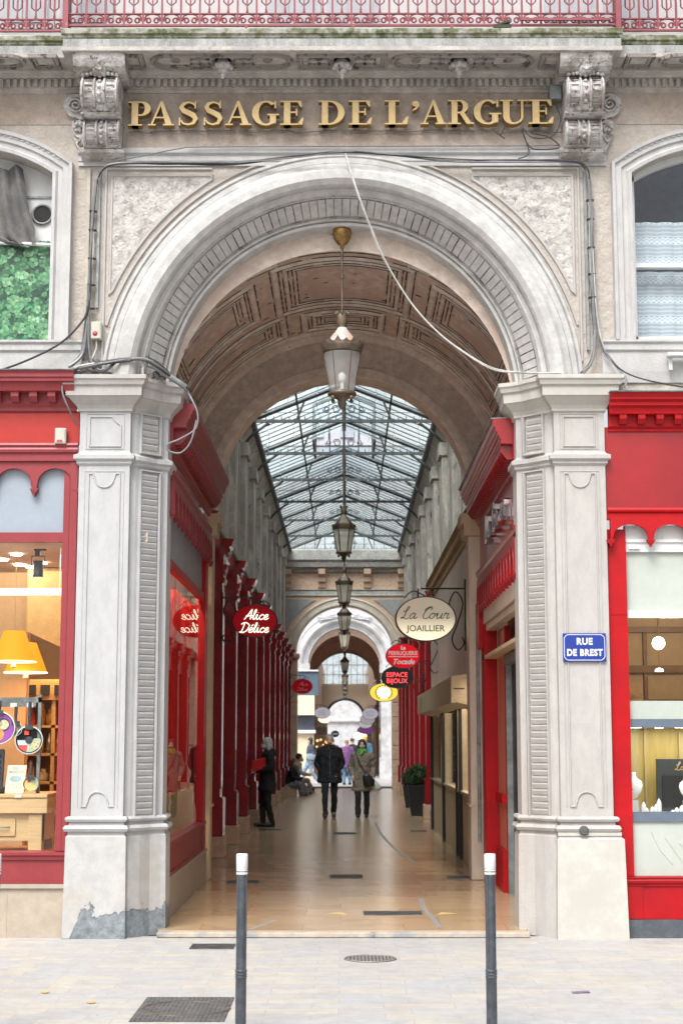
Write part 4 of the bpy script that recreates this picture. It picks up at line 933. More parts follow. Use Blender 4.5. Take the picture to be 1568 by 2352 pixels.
mb = MB(); mb.fbox(g, .5, 4.3, 3.02, 3.25, -.12, .01); mb.fbox(g, .5, 4.3, 2.94, 3.01, -.12, -.02); mb.build('shutter_housing', M['beige'], SRs)
mb = MB(); mb.fbox(g, 4.35, 4.75, .05, 3.56, -.15, .0); mb.fbox(g, 4.45, 4.75, 2.75, 3.3, .0, .05); mb.fbox(g, 3.38, 3.5, .05, 2.94, -.2, -.145); mb.fbox(g, 3.5, 4.25, 1.0, 1.1, -.2, -.1); mb.fbox(g, 3.5, 4.25, .05, .5, -.2, -.1); mb.build('frame', M['red2'], SRs)
mb = MB(); mb.fbox(g, 3.5, 4.25, .5, 2.94, -.18, -.15); mb.build('side_panel', mat('salmon_panel', (.55, .20, .13, 1), .3, var=.04), SRs)
mb = MB(); mb.fbox(g, 1.9, 3.35, .05, 2.5, -.35, -.2); mb.fbox(g, .5, 1.9, .05, .3, -.3, -.1); mb.build('marble_door', M['marble'], SRs)
mb = MB(); mb.fbox(g, 1.88, 1.94, .05, 2.6, -.2, -.12); mb.fbox(g, 3.28, 3.35, .05, 2.6, -.2, -.14); mb.fbox(g, 1.88, 3.35, 2.5, 2.6, -.2, -.12); mb.fbox(g, .55, .6, .05, 2.9, -.2, -.08); mb.build('metal_trim', M['steel'], SRs)
mb = MB(); mb.fbox(g, .6, 1.88, .3, 2.9, -.14, -.134); mb.build('glass_panel', M['glassg'], SRs)
mb = MB(); mb.box(1.95, 2.05, .5, 4.7, .05, 4.2); mb.box(1.64, 2.0, .5, 4.7, 2.62, 2.66); mb.build('lobby_wall', M['crm'], SRs)
mb = MB(); mb.tube([(1.60, 4.78, .5), (1.60, 4.78, 3.3)], .022, 8); mb.build('downpipe', M['steel'], SRs)
# text helpers -------------------------------------------------------
def text_into(mb, s, size, place, m=0, ext=.004, bold=0, shear=0, align='CENTER', sx=1, spacing=1, dep=0):
    cu = bpy.data.curves.new('t', 'FONT'); cu.body = s; cu.size = size; cu.align_x = align; cu.align_y = 'CENTER'; cu.offset = bold; cu.shear = shear; cu.resolution_u = 3; cu.space_character = spacing; cu.extrude = dep
    o = bpy.data.objects.new('t', cu); COL.objects.link(o); dg = bpy.context.evaluated_depsgraph_get(); me = bpy.data.meshes.new_from_object(o.evaluated_get(dg))
    vs = [(v.co.x*sx, v.co.y, v.co.z) for v in me.vertices]; fs = [tuple(p.vertices) for p in me.polygons]
    mb.add([place(u, v, ext+w) for u, v, w in vs], fs, m)
    bpy.data.objects.remove(o); bpy.data.curves.remove(cu); bpy.data.meshes.remove(me)
SC = {
 'a': ([[(.9, .85), (.5, 1), (.12, .6), (.12, .2), (.4, 0), (.8, .35), (.92, .95), (.88, .25), (1.1, 0), (1.4, .3)]], 1.3),
 'u': ([[(0, .5), (.2, 1), (.18, .3), (.45, 0), (.85, .35), (.98, 1), (.95, .25), (1.15, 0), (1.45, .3)]], 1.35),
 'i': ([[(0, .4), (.25, 1), (.2, .3), (.42, 0), (.75, .3)], [(.32, 1.35), (.34, 1.4)]], .7),
 'l': ([[(0, .3), (.5, 1.5), (.45, 2.0), (.25, 1.7), (.2, .4), (.42, 0), (.75, .3)]], .7),
 'c': ([[(.9, .8), (.55, 1), (.12, .6), (.18, .15), (.55, 0), (1.0, .3)]], .95),
 'e': ([[(.1, .42), (.6, .55), (.75, .85), (.45, 1), (.12, .6), (.2, .12), (.55, 0), (1.0, .3)]], .95),
 'o': ([[(.5, 1), (.1, .7), (.12, .2), (.45, 0), (.85, .35), (.8, .85), (.5, 1), (.9, .85), (1.2, .9)]], 1.15),
 'r': ([[(0, .5), (.2, 1.05), (.35, .85), (.75, .9), (.6, .35), (.75, 0), (1.1, .3)]], 1.0),
 'd': ([[(.9, .85), (.5, 1), (.12, .6), (.12, .2), (.4, 0), (.8, .35), (1.0, 2.0), (.88, .25), (1.1, 0), (1.4, .3)]], 1.3),
 'é': ([[(.1, .42), (.6, .55), (.75, .85), (.45, 1), (.12, .6), (.2, .12), (.55, 0), (1.0, .3)], [(.4, 1.3), (.75, 1.65)]], .95),
 'A': ([[(0, 0), (.55, .9), (1.1, 2.0), (1.15, 1.0), (1.2, 0)], [(.2, .7), (1.5, .8)]], 1.5),
 'D': ([[(.4, 0), (.7, 1.9)], [(.0, 1.7), (.8, 2.05), (1.7, 1.5), (1.5, .5), (.8, .0), (.0, .1)]], 1.8),
 'L': ([[(-.1, 1.5), (.1, 1.2), (.55, 1.5), (.75, 2.0), (.5, 2.15), (.35, 1.7), (.4, .9), (.25, .25), (-.05, .05), (-.1, .25), (.3, .2), (.8, -.05), (1.2, .2)]], 1.25),
 'C': ([[(.5, 1.2), (.3, 1.6), (.8, 2.0), (1.3, 2.1), (1.45, 1.75), (1.2, 1.6)], [(1.3, 2.1), (.7, 1.7), (.3, .9), (.4, .2), (.9, 0), (1.5, .4)]], 1.4),
 'T': ([[(0, 1.7), (.4, 2.0), (1.6, 2.05)], [(.9, 2.0), (.6, 1.0), (.35, .1), (0, 0)]], 1.2), ' ': ([], .8)}
def script_into(mb, s, size, place, w, m=0, slant=.35, n=.004):
    x = 0; tot = sum(SC[c][1] for c in s)*size
    for c in s:
        st, adv = SC[c]
        for p in st:
            q = [(v[0], v[1]) for v in cr([(a, b, 0) for a, b in p], 4)]
            mb.ribbon([(-tot/2+(x+a+b*slant)*size, b*size) for a, b in q], w, .002, lambda u, v, nn: place(u, v, n+nn), m)
        x += adv
mb = MB()
for i, (c, yy) in enumerate((('L', 3.1), ('a', 2.72), ('C', 2.2), ('o', 1.80), ('u', 1.42), ('r', 1.10))):
    text_into(mb, c, .44 if c in 'LC' else .36, lambda u, v, n, yy=yy: (1.64-n, yy-u, 3.95+v), 0, .045, .004, dep=.035)
mb.build('chrome_letters', mat('chrome', (.62, .63, .65, 1), .18, 1, var=0), SRs)
# ---- right front
SR = thing('shopfront', (3.6, 0, 0), 'bright red jeweller’s shopfront with pale blind right of the arch on the street', 'shopfront')
f = F(0); U0, U1 = 2.37, 5.0
mb = MB(); mb.fbox(f, 2.40, U1, 0, .155, -.12, .03); mb.build('slate_base', mat('slate_plinth', (.06, .07, .085, 1), .5, c2=(.09, .10, .11, 1), s2=8), SR)
mb = MB(); mb.fbox(f, 2.40, U1, .157, .44, -.1, .0); mb.fbox(f, 2.40, 2.60, .16, .44, .0, .012)
mb.extr([(0, .43), (.015, .435), (.02, .46), (.035, .465), (.04, .485), (.03, .50), (.04, .505), (.04, .515), (-.1, .52)], f, 2.40, 2.64); mb.extr([(0, .43), (.01, .435), (.012, .46), (.024, .465), (.028, .485), (.02, .50), (.028, .505), (.028, .515), (-.1, .52)], f, 2.64, U1)
mb.build('stall_riser', M['red2'], SR)
mb = MB(); mb.fbox(f, 2.37, 2.535, .52, 3.56, -.1, .0); mb.fbox(f, 2.372, 2.533, 2.795, 2.80, .0, .004); mb.build('frame', M['red2'], SR)
mb = MB(); scallops(mb, F(-.02), 2.39, 2.39+.358*7, 7, 3.66, 3.60, 3.46, .045)
mb.extr([(0, 3.64), (.03, 3.64), (.03, 3.70), (.05, 3.715), (.055, 3.73), (.045, 3.75), (0, 3.755)], f, U0, U1); mb.build('scalloped_valance', M['red2'], SR)
mb = MB(); mb.fbox(f, U0, U1, 3.75, 3.87, -.1, .012); mb.fbox(f, U0, U1, 3.87, 4.49, -.1, .004); mb.build('fascia', M['red3'], SR)
mb = MB(); mb.extr([(0, 4.44), (.02, 4.45), (.02, 4.47), (.045, 4.49), (.05, 4.585), (.13, 4.59), (.14, 4.64), (.17, 4.66), (.17, 4.69), (.20, 4.71), (.20, 4.73), (.225, 4.765), (0, 4.775)], f, 2.40, U1)
consoles(mb, f, 2.44, U1, .165, 4.505, 4.59, .04, .12, .065); mb.build('shop_cornice', M['red2'], SR)
mb = MB(); mb.extr([(0, 4.777), (.24, 4.768), (.245, 4.778), (0, 4.79)], f, 2.385, U1); mb.build('lead_flashing', M['steel'], SR)
mb = MB(); mb.fbox(f, 2.535, U1, 3.36, 3.60, -.12, -.03); mb.fbox(f, 2.535, U1, 3.445, 3.475, -.11, -.015); mb.fbox(f, 2.56, 2.66, 3.385, 3.42, -.03, -.01); mb.build('shutter_box', M['wpaint'], SR)
mb = MB(); mb.fbox(f, 2.535, U1, 2.83, 3.40, -.09, -.06); mb.fbox(f, 2.535, U1, 1.875, 2.035, -.075, -.06); mb.fbox(f, 2.535, U1, .52, .985, -.07, -.05)
for k in range(9): u = 2.7+k*.12; mb.ribbon([(u, .9-.05*(k % 3)), (u+.07, .75), (u+.18, .62-.03*(k % 2))], .012, .005, F(.05))
mb.build('pale_blind', M['ltshade'], SR)
mb = MB(); mb.fbox(f, 2.535, U1, 2.77, 2.835, -.1, -.03); mb.build('window_rail', M['wpaint'], SR)
mb = MB(); mb.fbox(f, 2.535, U1, 1.80, 1.875, -.09, -.04); mb.fbox(f, 2.535, U1, .985, 1.07, -.09, -.03); mb.build('dark_rail', mat('slate_blue_metal', (.10, .13, .17, 1), .4, var=.04), SR)
mb = MB(); mb.fbox(f, 2.535, U1, 1.06, 2.78, -.066, -.06); mb.build('shop_window', M['glass'], SR)
# jeweller's room
RM = thing('shop_interior', (3.6, 1.5, 0), 'warm lit jeweller’s shop room seen through the right street window', 'interior')
mb = MB(); mb.box(2.1, 5.1, 3.4, 3.5, 0, 3.3); mb.box(5.0, 5.1, .15, 3.4, 0, 3.3); mb.box(2.05, 2.12, .15, 3.4, 0, 3.3); mb.build('wall', mat('jeweller_wall', (.50, .37, .24, 1), .7, var=.03), RM)
mb = MB(); mb.box(2.1, 5.1, .15, 3.4, 3.3, 3.4); mb.build('ceiling', mat('jeweller_ceiling', (.38, .29, .23, 1), .7), RM)
mb = MB(); mb.box(2.12, 5.0, 3.34, 3.4, 2.42, 2.50); mb.box(2.12, 5.0, 3.36, 3.4, 2.10, 2.13); mb.box(2.12, 5.0, 3.30, 3.4, 2.86, 2.92); mb.box(2.62, 2.66, 3.36, 3.4, 2.13, 2.86); mb.box(3.3, 3.34, 3.36, 3.4, 2.13, 2.86); mb.build('added_wall_strips', mat('brown_trim', (.24, .15, .09, 1), .6), RM)  # brown strips added in place of the reflections missing from the glass
mb = MB(); mb.box(2.2, 2.56, 3.2, 3.34, 1.5, 2.36); mb.box(2.7, 3.25, 3.2, 3.34, 1.5, 2.30); mb.build('wall_cabinet', mat('tan_cabinet', (.55, .36, .2, 1), .4, c2=(.3, .18, .1, 1), s2=6), RM)  # tan fronts with random brown patches
mb = MB(); mb.box(2.12, 5, .72, .76, 1.0, 1.80); mb.build('wood_backing', M['woody'], RM)
mb = MB(); mb.box(2.12, 2.73, .70, .72, 1.0, 1.80); mb.box(3.10, 3.5, .69, .72, 1.42, 1.76); mb.box(2.78, 2.80, .695, .72, 1.0, 1.8); mb.box(3.28, 3.36, .685, .72, 1.0, 1.8); mb.build('cupboard_door', mat('golden_veneer', (.45, .36, .16, 1), .4, c2=(.40, .31, .13, 1), s2=4, stretch=(9, 3, .5)), RM)
mb = MB(); mb.box(2.12, 5, .10, .72, .98, 1.012); mb.box(2.12, 5, .10, .72, 1.81, 1.85); mb.build('display_shelf', M['wpaint'], RM)
mb = MB(); mb.box(2.8, 2.86, .2, .26, 1.795, 1.809); 
for x in (2.64, 3.05, 3.45): mb.lathe([(.001, 0), (.055, 0), (.055, .008)], (x, .35, 1.80), 14)
mb.build('shelf_spotlight', emis('shelf_spot', (1, .95, .85, 1), 6), RM)
def area(name, loc, rot, sx, sy, e, c, parent=None):
    l = bpy.data.lights.new(name, 'AREA'); l.shape = 'RECTANGLE'; l.size = sx; l.size_y = sy; l.energy = e; l.color = c
    o = bpy.data.objects.new(name, l); COL.objects.link(o); o.location = loc; o.rotation_euler = rot; return o
def point(name, loc, e, c, r=.05):
    l = bpy.data.lights.new(name, 'POINT'); l.energy = e; l.color = c; l.shadow_soft_size = r
    o = bpy.data.objects.new(name, l); COL.objects.link(o); o.location = loc; return o
area('shelf_lamp_light', (3.4, .4, 1.79), (0, 0, 0), 1.6, .3, 6, (1, .95, .86))
point('globe_lamp_light', (3.06, .9, 2.58), 6, (1, .75, .45), .07); point('room_lamp_light', (3.5, 2.2, 2.9), 12, (1, .78, .52), .1)
def globe(x, y, z, r, lab):
    t = thing('globe_lamp', (x, y, z), lab, 'lamp', 'ceiling lamps in the jeweller’s shop'); b = MB(); b.ball((x, y, z), r, 0, 12); b.build('globe', emis('lit_globe', (1, .86, .6, 1), 9), t)
    b = MB(); b.tube([(x, y, z+r), (x, y, 3.3)], .006, 6); b.lathe([(.001, 3.3), (.05, 3.3), (.05, 3.27), (.001, 3.27)], (x, y, 0), 12); b.build('cord', M['brass'], t)
globe(3.06, 1.3, 2.62, .062, 'bright lit globe lamp at the right edge behind the jeweller’s glass')
globe(2.52, 1.0, 2.45, .05, 'small lit globe lamp half hidden behind the red post of the jeweller’s window')
t = thing('ceiling_spot', (2.98, .9, 2.35), 'small oval lit spot hanging behind the jeweller’s window', 'lamp'); b = MB(); b.lathe([(.001, 0), (.04, 0), (.035, .02), (.01, .03)], (2.98, .9, 2.33), 14); b.build('lamp_disc', emis('disc', (1, .9, .7, 1), 5), t)
b = MB(); b.tube([(2.98, .9, 2.36), (2.98, .9, 3.3)], .004, 5); b.build('cord', M['brass'], t)
# necklace busts, ring cones, sign board
def bust(x, y, s, lab):
    t = thing('necklace_bust', (x, y, 1.012), lab, 'display bust', 'jewellery busts in the right window')
    b = MB(); z = 1.012
    b.box(x-.055, x+.055, y-.04, y+.04, z, z+.14*s); b.build('stand', M['wpaint'], t); b = MB()
    b.loft([[(x+rx*math.cos(a), y-.01+ry*math.sin(a)-o, z+h*s) for a in [2*PI*k/18 for k in range(18)]] for rx, ry, h, o in ((.02, .02, .15, 0), (.05, .035, .17, .01), (.085, .05, .215, .02), (.10, .05, .265, .02), (.09, .045, .30, .015), (.055, .035, .325, 0), (.042, .035, .35, -.005), (.045, .038, .375, -.01), (.001, .001, .376, -.01))], 0, True, False, True)
    b.build('neck_form', mat('white_display', (.75, .76, .73, 1), .4, var=.01), t)
    b = MB(); b.tube([(x+.05*math.cos(a), y-.065, z+.31*s-.07*math.sin(a)) for a in [PI*k/10 for k in range(11)]], .0025, 5); b.ball((x, y-.075, z+.235*s), .008, 0, 5); b.build('necklace', mat('silver', (.5, .5, .52, 1), .25, 1, var=0), t)
bust(3.10, .30, 1.0, 'white necklace bust on a block in front of the dark board in the jeweller’s window')
bust(2.58, .30, 1.05, 'white necklace bust beside the red post of the jeweller’s window')
t = thing('display_board', (3.10, .55, 1.012), 'dark board with gold script La Cour behind the necklace bust', 'sign board')
b = MB(); b.box(2.86, 3.6, .55, .58, 1.012, 1.52); b.build('board', mat('charcoal_board', (.03, .035, .035, 1), .5), t); b = MB(); b.box(2.91, 3.55, .54, .55, 1.012, 1.37); b.build('velvet_panel', M['black'], t)
b = MB(); script_into(b, 'La Cour', .034, lambda u, v, n: (3.17+u, .55-n, 1.42+v), .007); b.build('gold_script', M['goldl'], t)
def ring_cone(x, y, h, n):
    b = MB(); b.lathe([(.022, 0), (.022, h*.7), (.016, h*.85), (.001, h)], (x, y, 1.012), 10); o = b.build('ring_cone', M['wpaint'])
    tag(o, n, 'ring display', 'white ring displays on the jeweller’s shelf'); return o
k = 0
for x, y, h in ((2.78, .2, .12), (2.80, .17, .17), (2.74, .16, .10), (2.92, .17, .07), (2.96, .19, .09), (3.0, .17, .11), (3.03, .19, .13), (3.2, .18, .07), (3.27, .17, .06), (3.33, .2, .09), (2.66, .15, .14), (2.69, .19, .09)):
    ring_cone(x, y, h, 'small white ring display on the shelf of the jeweller’s window')
# ================================================================== LEFT SHOP INTERIOR
LM = thing('shop_interior', (-3.4, 3, 0), 'warm lit kitchenware shop room seen through the left street window', 'interior')
mb = MB(); mb.box(-5.1, -1.75, 6.2, 6.3, 0, 3.6); mb.box(-5.1, -5.0, .2, 6.2, 0, 3.6); mb.box(-5.0, -3.26, 2.35, 2.5, .3, 3.5); mb.build('wall', M['inwall'], LM)
mb = MB(); mb.box(-5.1, -1.75, .1, 6.2, 3.46, 3.55); mb.build('ceiling', M['inceil'], LM)
mb = MB(); mb.loft([[(-3.25, 2.2, 2.80), (-2.2, 2.2, 2.32), (-2.2, 2.2, 3.45), (-3.25, 2.2, 3.45)], [(-3.25, 2.36, 2.80), (-2.2, 2.36, 2.32), (-2.2, 2.36, 3.45), (-3.25, 2.36, 3.45)]], 0, True, True); mb.build('ceiling_bulkhead', mat('yellow_bulkhead', (.66, .48, .22, 1), .8), LM)
mb = MB(); mb.box(-5.1, -1.75, .1, 6.2, .2, .3); mb.build('floor', M['wood'], LM)
mb = MB()
for x, y in ((-3.12, 1.0), (-3.02, 1.75), (-3.35, 1.45), (-3.28, 1.9), (-3.2, 2.1)): mb.lathe([(.001, 0), (.055, 0), (.055, .01)], (x, y, 3.445), 14)
mb.build('downlight', emis('downlight_glow', (1, .93, .8, 1), 14), LM)
mb = MB(); mb.box(-3.9, -2.50, .55, .62, 3.02, 3.085); mb.tube([(-2.62, .58, 3.08), (-2.62, .58, 3.46)], .003, 4); mb.build('light_bar', emis('light_bar_glow', (1, .96, .9, 1), .3), LM)
area('ceiling_light', (-3.3, 2.2, 3.42), (0, 0, 0), 1.6, 2.2, 15, (1, .76, .48))
area('window_light', (-3.2, .5, 3.40), (0, 0, 0), 1.4, .3, 5, (1, .88, .7))
t = thing('track_spotlight', (-2.75, .30, 3.4), 'black cylindrical track spotlight at the top of the left shop window', 'spotlight')
b = MB(); b.box(-2.81, -2.70, .28, .32, 3.405, 3.42); b.box(-2.80, -2.755, .28, .32, 3.355, 3.405); b.build('track_adapter', M['black'], t)
b = MB(); b.box(-2.83, -2.71, .29, .31, 3.35, 3.358); b.box(-2.832, -2.826, .29, .31, 3.25, 3.358); b.box(-2.714, -2.708, .29, .31, 3.25, 3.358); b.build('yoke', M['black'], t)
b = MB(); b.lathe([(.001, 3.31), (.046, 3.31), (.046, 3.185), (.05, 3.165), (.04, 3.165)], (-2.77, .30, 0), 18); b.build('housing', M['anthr'], t); b = MB(); b.lathe([(.001, 3.172), (.04, 3.172)], (-2.77, .30, 0), 16); b.build('lens', emis('spot_lens', (1, 1, 1, 1), 9), t)
shade_m = mat('orange_lampshade', (.50, .20, .002, 1), .7, emit=(1, .37, .0, 1), es=.48, var=0)
def shade(x, y, z, lab):
    t = thing('pendant_lamp', (x, y, z), lab, 'pendant lamp', 'orange pendant lamps in the left shop')
    b = MB(); b.lathe([(.10, .30), (.215, .0)], (x, y, z), 28, cap=False); b.build('lamp_shade', shade_m, t)
    b = MB(); b.lathe([(.20, .004), (.218, -.004), (.218, .006)], (x, y, z), 28, cap=False); b.lathe([(.001, .02), (.2, .02)], (x, y, z), 20); b.build('diffuser', emis('shade_diffuser', (1, .85, .6, 1), 1.6), t)
    b = MB(); b.tube([(x, y, z+.3), (x, y, 3.45)], .004, 5); b.lathe([(.001, .3), (.1, .3)], (x, y, z), 16); b.build('cord', M['woodp'], t); b = MB(); b.lathe([(.012, .0), (.03, -.05), (.012, -.06)], (x, y, z), 10); b.build('counterweight', M['wpaint'], t)
shade(-3.20, 1.4, 2.445, 'nearer orange conical pendant lamp cut by the left edge'); shade(-3.18, 1.9, 2.36, 'farther and lower orange conical pendant lamp beside the red window frame')
# shelving with goods
t = thing('shelving_unit', (-3.0, 3.2, .3), 'wooden shelving unit filled with golden kitchenware at the back of the left shop', 'shelving')
b = MB()
X0, X1, YB = -3.46, -2.55, 3.2
for x in (X0, -3.14, -2.86, -2.59): b.box(x, x+.04, YB-.05, YB+.35, .3, 2.2)
for z in (.55, .9, 1.22, 1.52, 1.82, 2.12): b.box(X0, X1, YB-.05, YB+.35, z, z+.03)
b.box(X0, X1, YB-.07, YB-.05, 2.12, 2.34); b.box(X0, X1, YB+.35, YB+.4, .3, 2.2); b.build('shelf_frame', M['wood'], t)
b = MB()
for i in range(7): b.box(X0+.05+i*.15, X0+.15+i*.15, YB-.09, YB-.07, 2.17, 2.28)
build_each(b, 'black_label', M['black'], t)
goodm = [mat('golden_jar', (.65, .38, .08, 1), .2, c2=(.4, .2, .04, 1), s2=12, coat=.5), mat('amber_glass', (.45, .2, .04, 1), .15, c2=(.7, .5, .2, 1), s2=12, coat=.5), mat('red_tin', (.5, .05, .03, 1), .4), mat('pale_pot', (.7, .6, .45, 1), .5), mat('steel_pot', (.4, .38, .33, 1), .2, .9), mat('dark_pot', (.06, .05, .05, 1), .3)]
names = ['golden jar', 'amber glass bottle', 'red tin', 'pale pot', 'steel pot', 'dark pot']
ORD = ['topmost', 'second', 'third', 'fourth', 'fifth', 'lowest']
for zi, z in enumerate((1.85, 1.55, 1.25, .93, .58)):
    x = X0+.08; 
    while x < X1-.1:
        k = random.randrange(6); r = random.uniform(.035, .06); h = random.uniform(.12, .24)
        b = MB(); b.lathe([(r*.8, 0), (r, .01), (r, h*.6), (r*.55, h*.75), (r*.5, h*.9), (r*.6, h), (.001, h)], (x, YB+.05+random.uniform(0, .1), z), 12)
        tag(b.build('kitchen_jar', goodm[k]), names[k]+' on the '+ORD[zi]+' shelf of the left shop', 'jar', 'goods on the shelves of the left shop'); x += r*2+random.uniform(.008, .03)
# butcher block table
t = thing('butcher_block_table', (-3.0, .5, .3), 'thick wooden butcher block table with drawer in the left shop window', 'table')
b = MB(); b.box(-3.6, -2.63, .30, 1.0, 1.04, 1.18, 0, .008); b.box(-3.6, -2.63, .29, 1.01, 1.18, 1.215, 0, .004); b.build('block_top', M['woodp'], t)
b = MB(); b.box(-3.55, -2.68, .36, .95, .80, 1.04); b.build('apron', M['woodp'], t)
for x in (-2.80, -3.55):
    for y in (.33, .85): b = MB(); b.box(x, x+.12, y, y+.12, .3, 1.04 if False else .80 if y > .5 else 1.035, 0, .004); b.build('leg', M['woodp'], t)
d = MB(); d.box(-3.45, -2.92, .345, .358, .84, 1.0, 0, .003); dr = d.build('drawer', M['woodp'], t)
b = MB(); b.tube([(-3.10, .34, .92), (-3.09, .32, .92), (-2.98, .32, .92), (-2.97, .34, .92)], .006, 6); b.build('handle', M['steel'], t)
b = MB(); b.box(-4.0, -2.62, .27, 1.2, .299, .70); b.build('window_platform', M['wood'], LM)
# pans on a steel rack
t = thing('pan_rack', (-3.0, .38, 1.2), 'grey steel hanging rack with price tags in the left shop window', 'rack')
b = MB(); b.box(-2.76, -2.73, .42, .45, 1.2, 2.10); b.box(-3.6, -2.73, .42, .45, 2.03, 2.075); b.box(-3.6, -2.78, .415, .42, 1.99, 2.03); b.build('rack_frame', M['steel'], t)
b = MB(); 
for x in (-2.98, -2.83): b.box(x-.03, x+.03, .405, .412, 1.985, 2.025)
build_each(b, 'price_tag', M['wpaint'], t)
def ymap(c): return lambda x, y, z: (x, -z, y)
def pan(x, y, z, r, lab, face, handle_up=True, hl=.22):
    t = thing('frying_pan', (x, y, z), lab, 'frying pan', 'pans hanging in the left shop window')
    b = MB(); b.lathe([(r*.85, -.03), (r, .0), (r*1.0, .008), (r*.93, .006), (r*.84, -.02), (.001, -.022)], (x, y, z), 30, 0, True, ymap(0)); b.build('pan_body', M['black'], t)
    b = MB(); b.lathe([(r*.95, .009), (r*1.0, .012), (r*1.04, .006), (r*1.02, -.004)], (x, y, z), 30, 0, True, ymap(0), False); b.build('rim', M['wpaint'], t)
    fm = lambda u, v, n: (x+u, y+.008-n, z+v)
    b = MB(); mats = []
    for i, (m, poly) in enumerate(face): mats.append(m); b.prism([(u*r, v*r) for u, v in poly], fm, 0, .003+.001*i, i)
    b.build('card_sleeve', mats, t)
    b = MB(); b.tube([(x, y, z+r), (x, y-.005, z+r+.05), (x, y, z+r+hl)], [.012, .014, .016], 8); b.box(x-.035, x+.035, y-.02, y+.01, z+r-.03, z+r+.012); b.build('handle', M['anthr'], t)
lb = mat('pale_blue_card', (.5, .62, .66, 1), .5); rc = mat('red_card', (.75, .09, .07, 1), .5); gc = mat('green_card', (.45, .55, .25, 1), .5, c2=(.7, .6, .4, 1), s2=30); cc = mat('food_print', (.7, .6, .4, 1), .5, c2=(.2, .22, .12, 1), s2=40)
q = ell(0, 0, .85, .85, 180, 270, 10)+[(0, 0)]; q2 = ell(0, 0, .85, .85, 270, 365, 10)+[(0, 0)]
pan(-2.83, .40, 1.69, .125, 'large black frying pan with white rim and coloured card hanging from the steel rack', [(lb, q), (gc, q2), (rc, ell(-.05, -.1, .8, .74, 200, 262, 6)+[(-.1, -.35), (-.6, -.35)]), (cc, ell(.4, -.4, .35, .25, 0, 340)), (rc, R_(-.35, -.02, .38, .68)), (M['wpaint'], R_(.35, .8, .05, .12)), (M['anthr'], ell(0, 0, .27, .27, 0, 345))])
pan(-2.955, .40, 1.79, .06, 'small steel pan hanging to the left of the large frying pan', [(M['steel'], ell(0, 0, .9, .9, 0, 345)), (cc, ell(0, 0, .4, .4, 0, 340))], True, .14)
pur = mat('purple_card', (.33, .07, .42, 1), .5)
pan(-3.10, .38, 1.80, .145, 'frying pan in a purple card sleeve cut by the left edge of the picture', [(pur, ell(0, 0, .98, .98, 0, 350, 24)), (M['wpaint'], ell(0, 0, .97, .97, 90, 180, 12)+[(0, .2)]), (M['anthr'], ell(.25, .2, .42, .42, 0, 345)), (cc, ell(.3, .2, .3, .3, 0, 345)), (mat('burger_print', (.6, .25, .08, 1), .5, c2=(.75, .55, .2, 1), s2=30), ell(-.1, -.4, .42, .42, 0, 345))], True, .1)
pan(-2.79, .33, 1.30, .068, 'little pan with a yellow and orange card leaning on the butcher block', [(mat('orange_card', (.85, .55, .18, 1), .5), ell(0, 0, .9, .9, 0, 350)), (gc, ell(0, 0, .88, .88, -20, 80, 8)+[(0, 0)]), (rc, ell(-.2, .4, .2, .15, 0, 340)), (M['wpaint'], ell(0, 0, .2, .2, 0, 340))], True, .12)
t = thing('cookbook', (-2.95, .36, 1.215), 'pink cookbook titled FAIT MAISON leaning on the butcher block', 'book')
fb = lambda u, v, n: (-2.94+u+v*.06, .34+v*.18-n, 1.217+v)
b = MB(); b.fbox(fb, -.085, .085, 0, .25, -.02, 0); b.build('book_cover', mat('pink_cover', (.76, .55, .44, 1), .5, var=.01), t)
b = MB(); text_into(b, 'FAIT', .036, lambda u, v, n: fb(u, .222+v, n), 0, .002, .001); text_into(b, 'MAISON', .036, lambda u, v, n: fb(u, .19+v, n), 0, .002, .001)
for cx, cy in ((-.035, .06), (.035, .065)): b.ribbon([(cx+.022*math.cos(a), cy+.022*math.sin(a)) for a in [2*PI*k/12 for k in range(12)]], .006, .002, fb, 0, True)
b.prism(ell(0, .13, .055, .03, 0, 345, 12), fb, 0, .0015); b.build('cover_print', mat('grey_blue_print', (.30, .42, .45, 1), .5), t)
t = thing('waffle_iron', (-3.13, .42, 1.217), 'open dark waffle iron on the butcher block at the left edge', 'appliance')
b = MB(); b.fbox(lambda u, v, n: (-3.14+u, .42+v*.1-n, 1.25+v), -.12, .08, 0, .36, -.03, 0, 0, .01); b.build('upper_plate', M['anthr'], t); b = MB(); b.box(-3.26, -3.03, .30, .46, 1.217, 1.27, 0, .01); b.build('base', M['black'], t)
b = MB()
for i in range(4):
    for j in range(6): b.fbox(lambda u, v, n: (-3.14+u, .42+v*.1-n, 1.25+v), -.10+i*.043, -.07+i*.043, .03+j*.05, .06+j*.05, 0, .008)
b.build('waffle_grid', M['black'], t)
# small price ticket on the block
b = MB(); b.box(-2.92, -2.86, .283, .289, 1.182, 1.208); tag(b.build('price_ticket', M['wpaint']), 'white price ticket on the front edge of the butcher block', 'ticket')
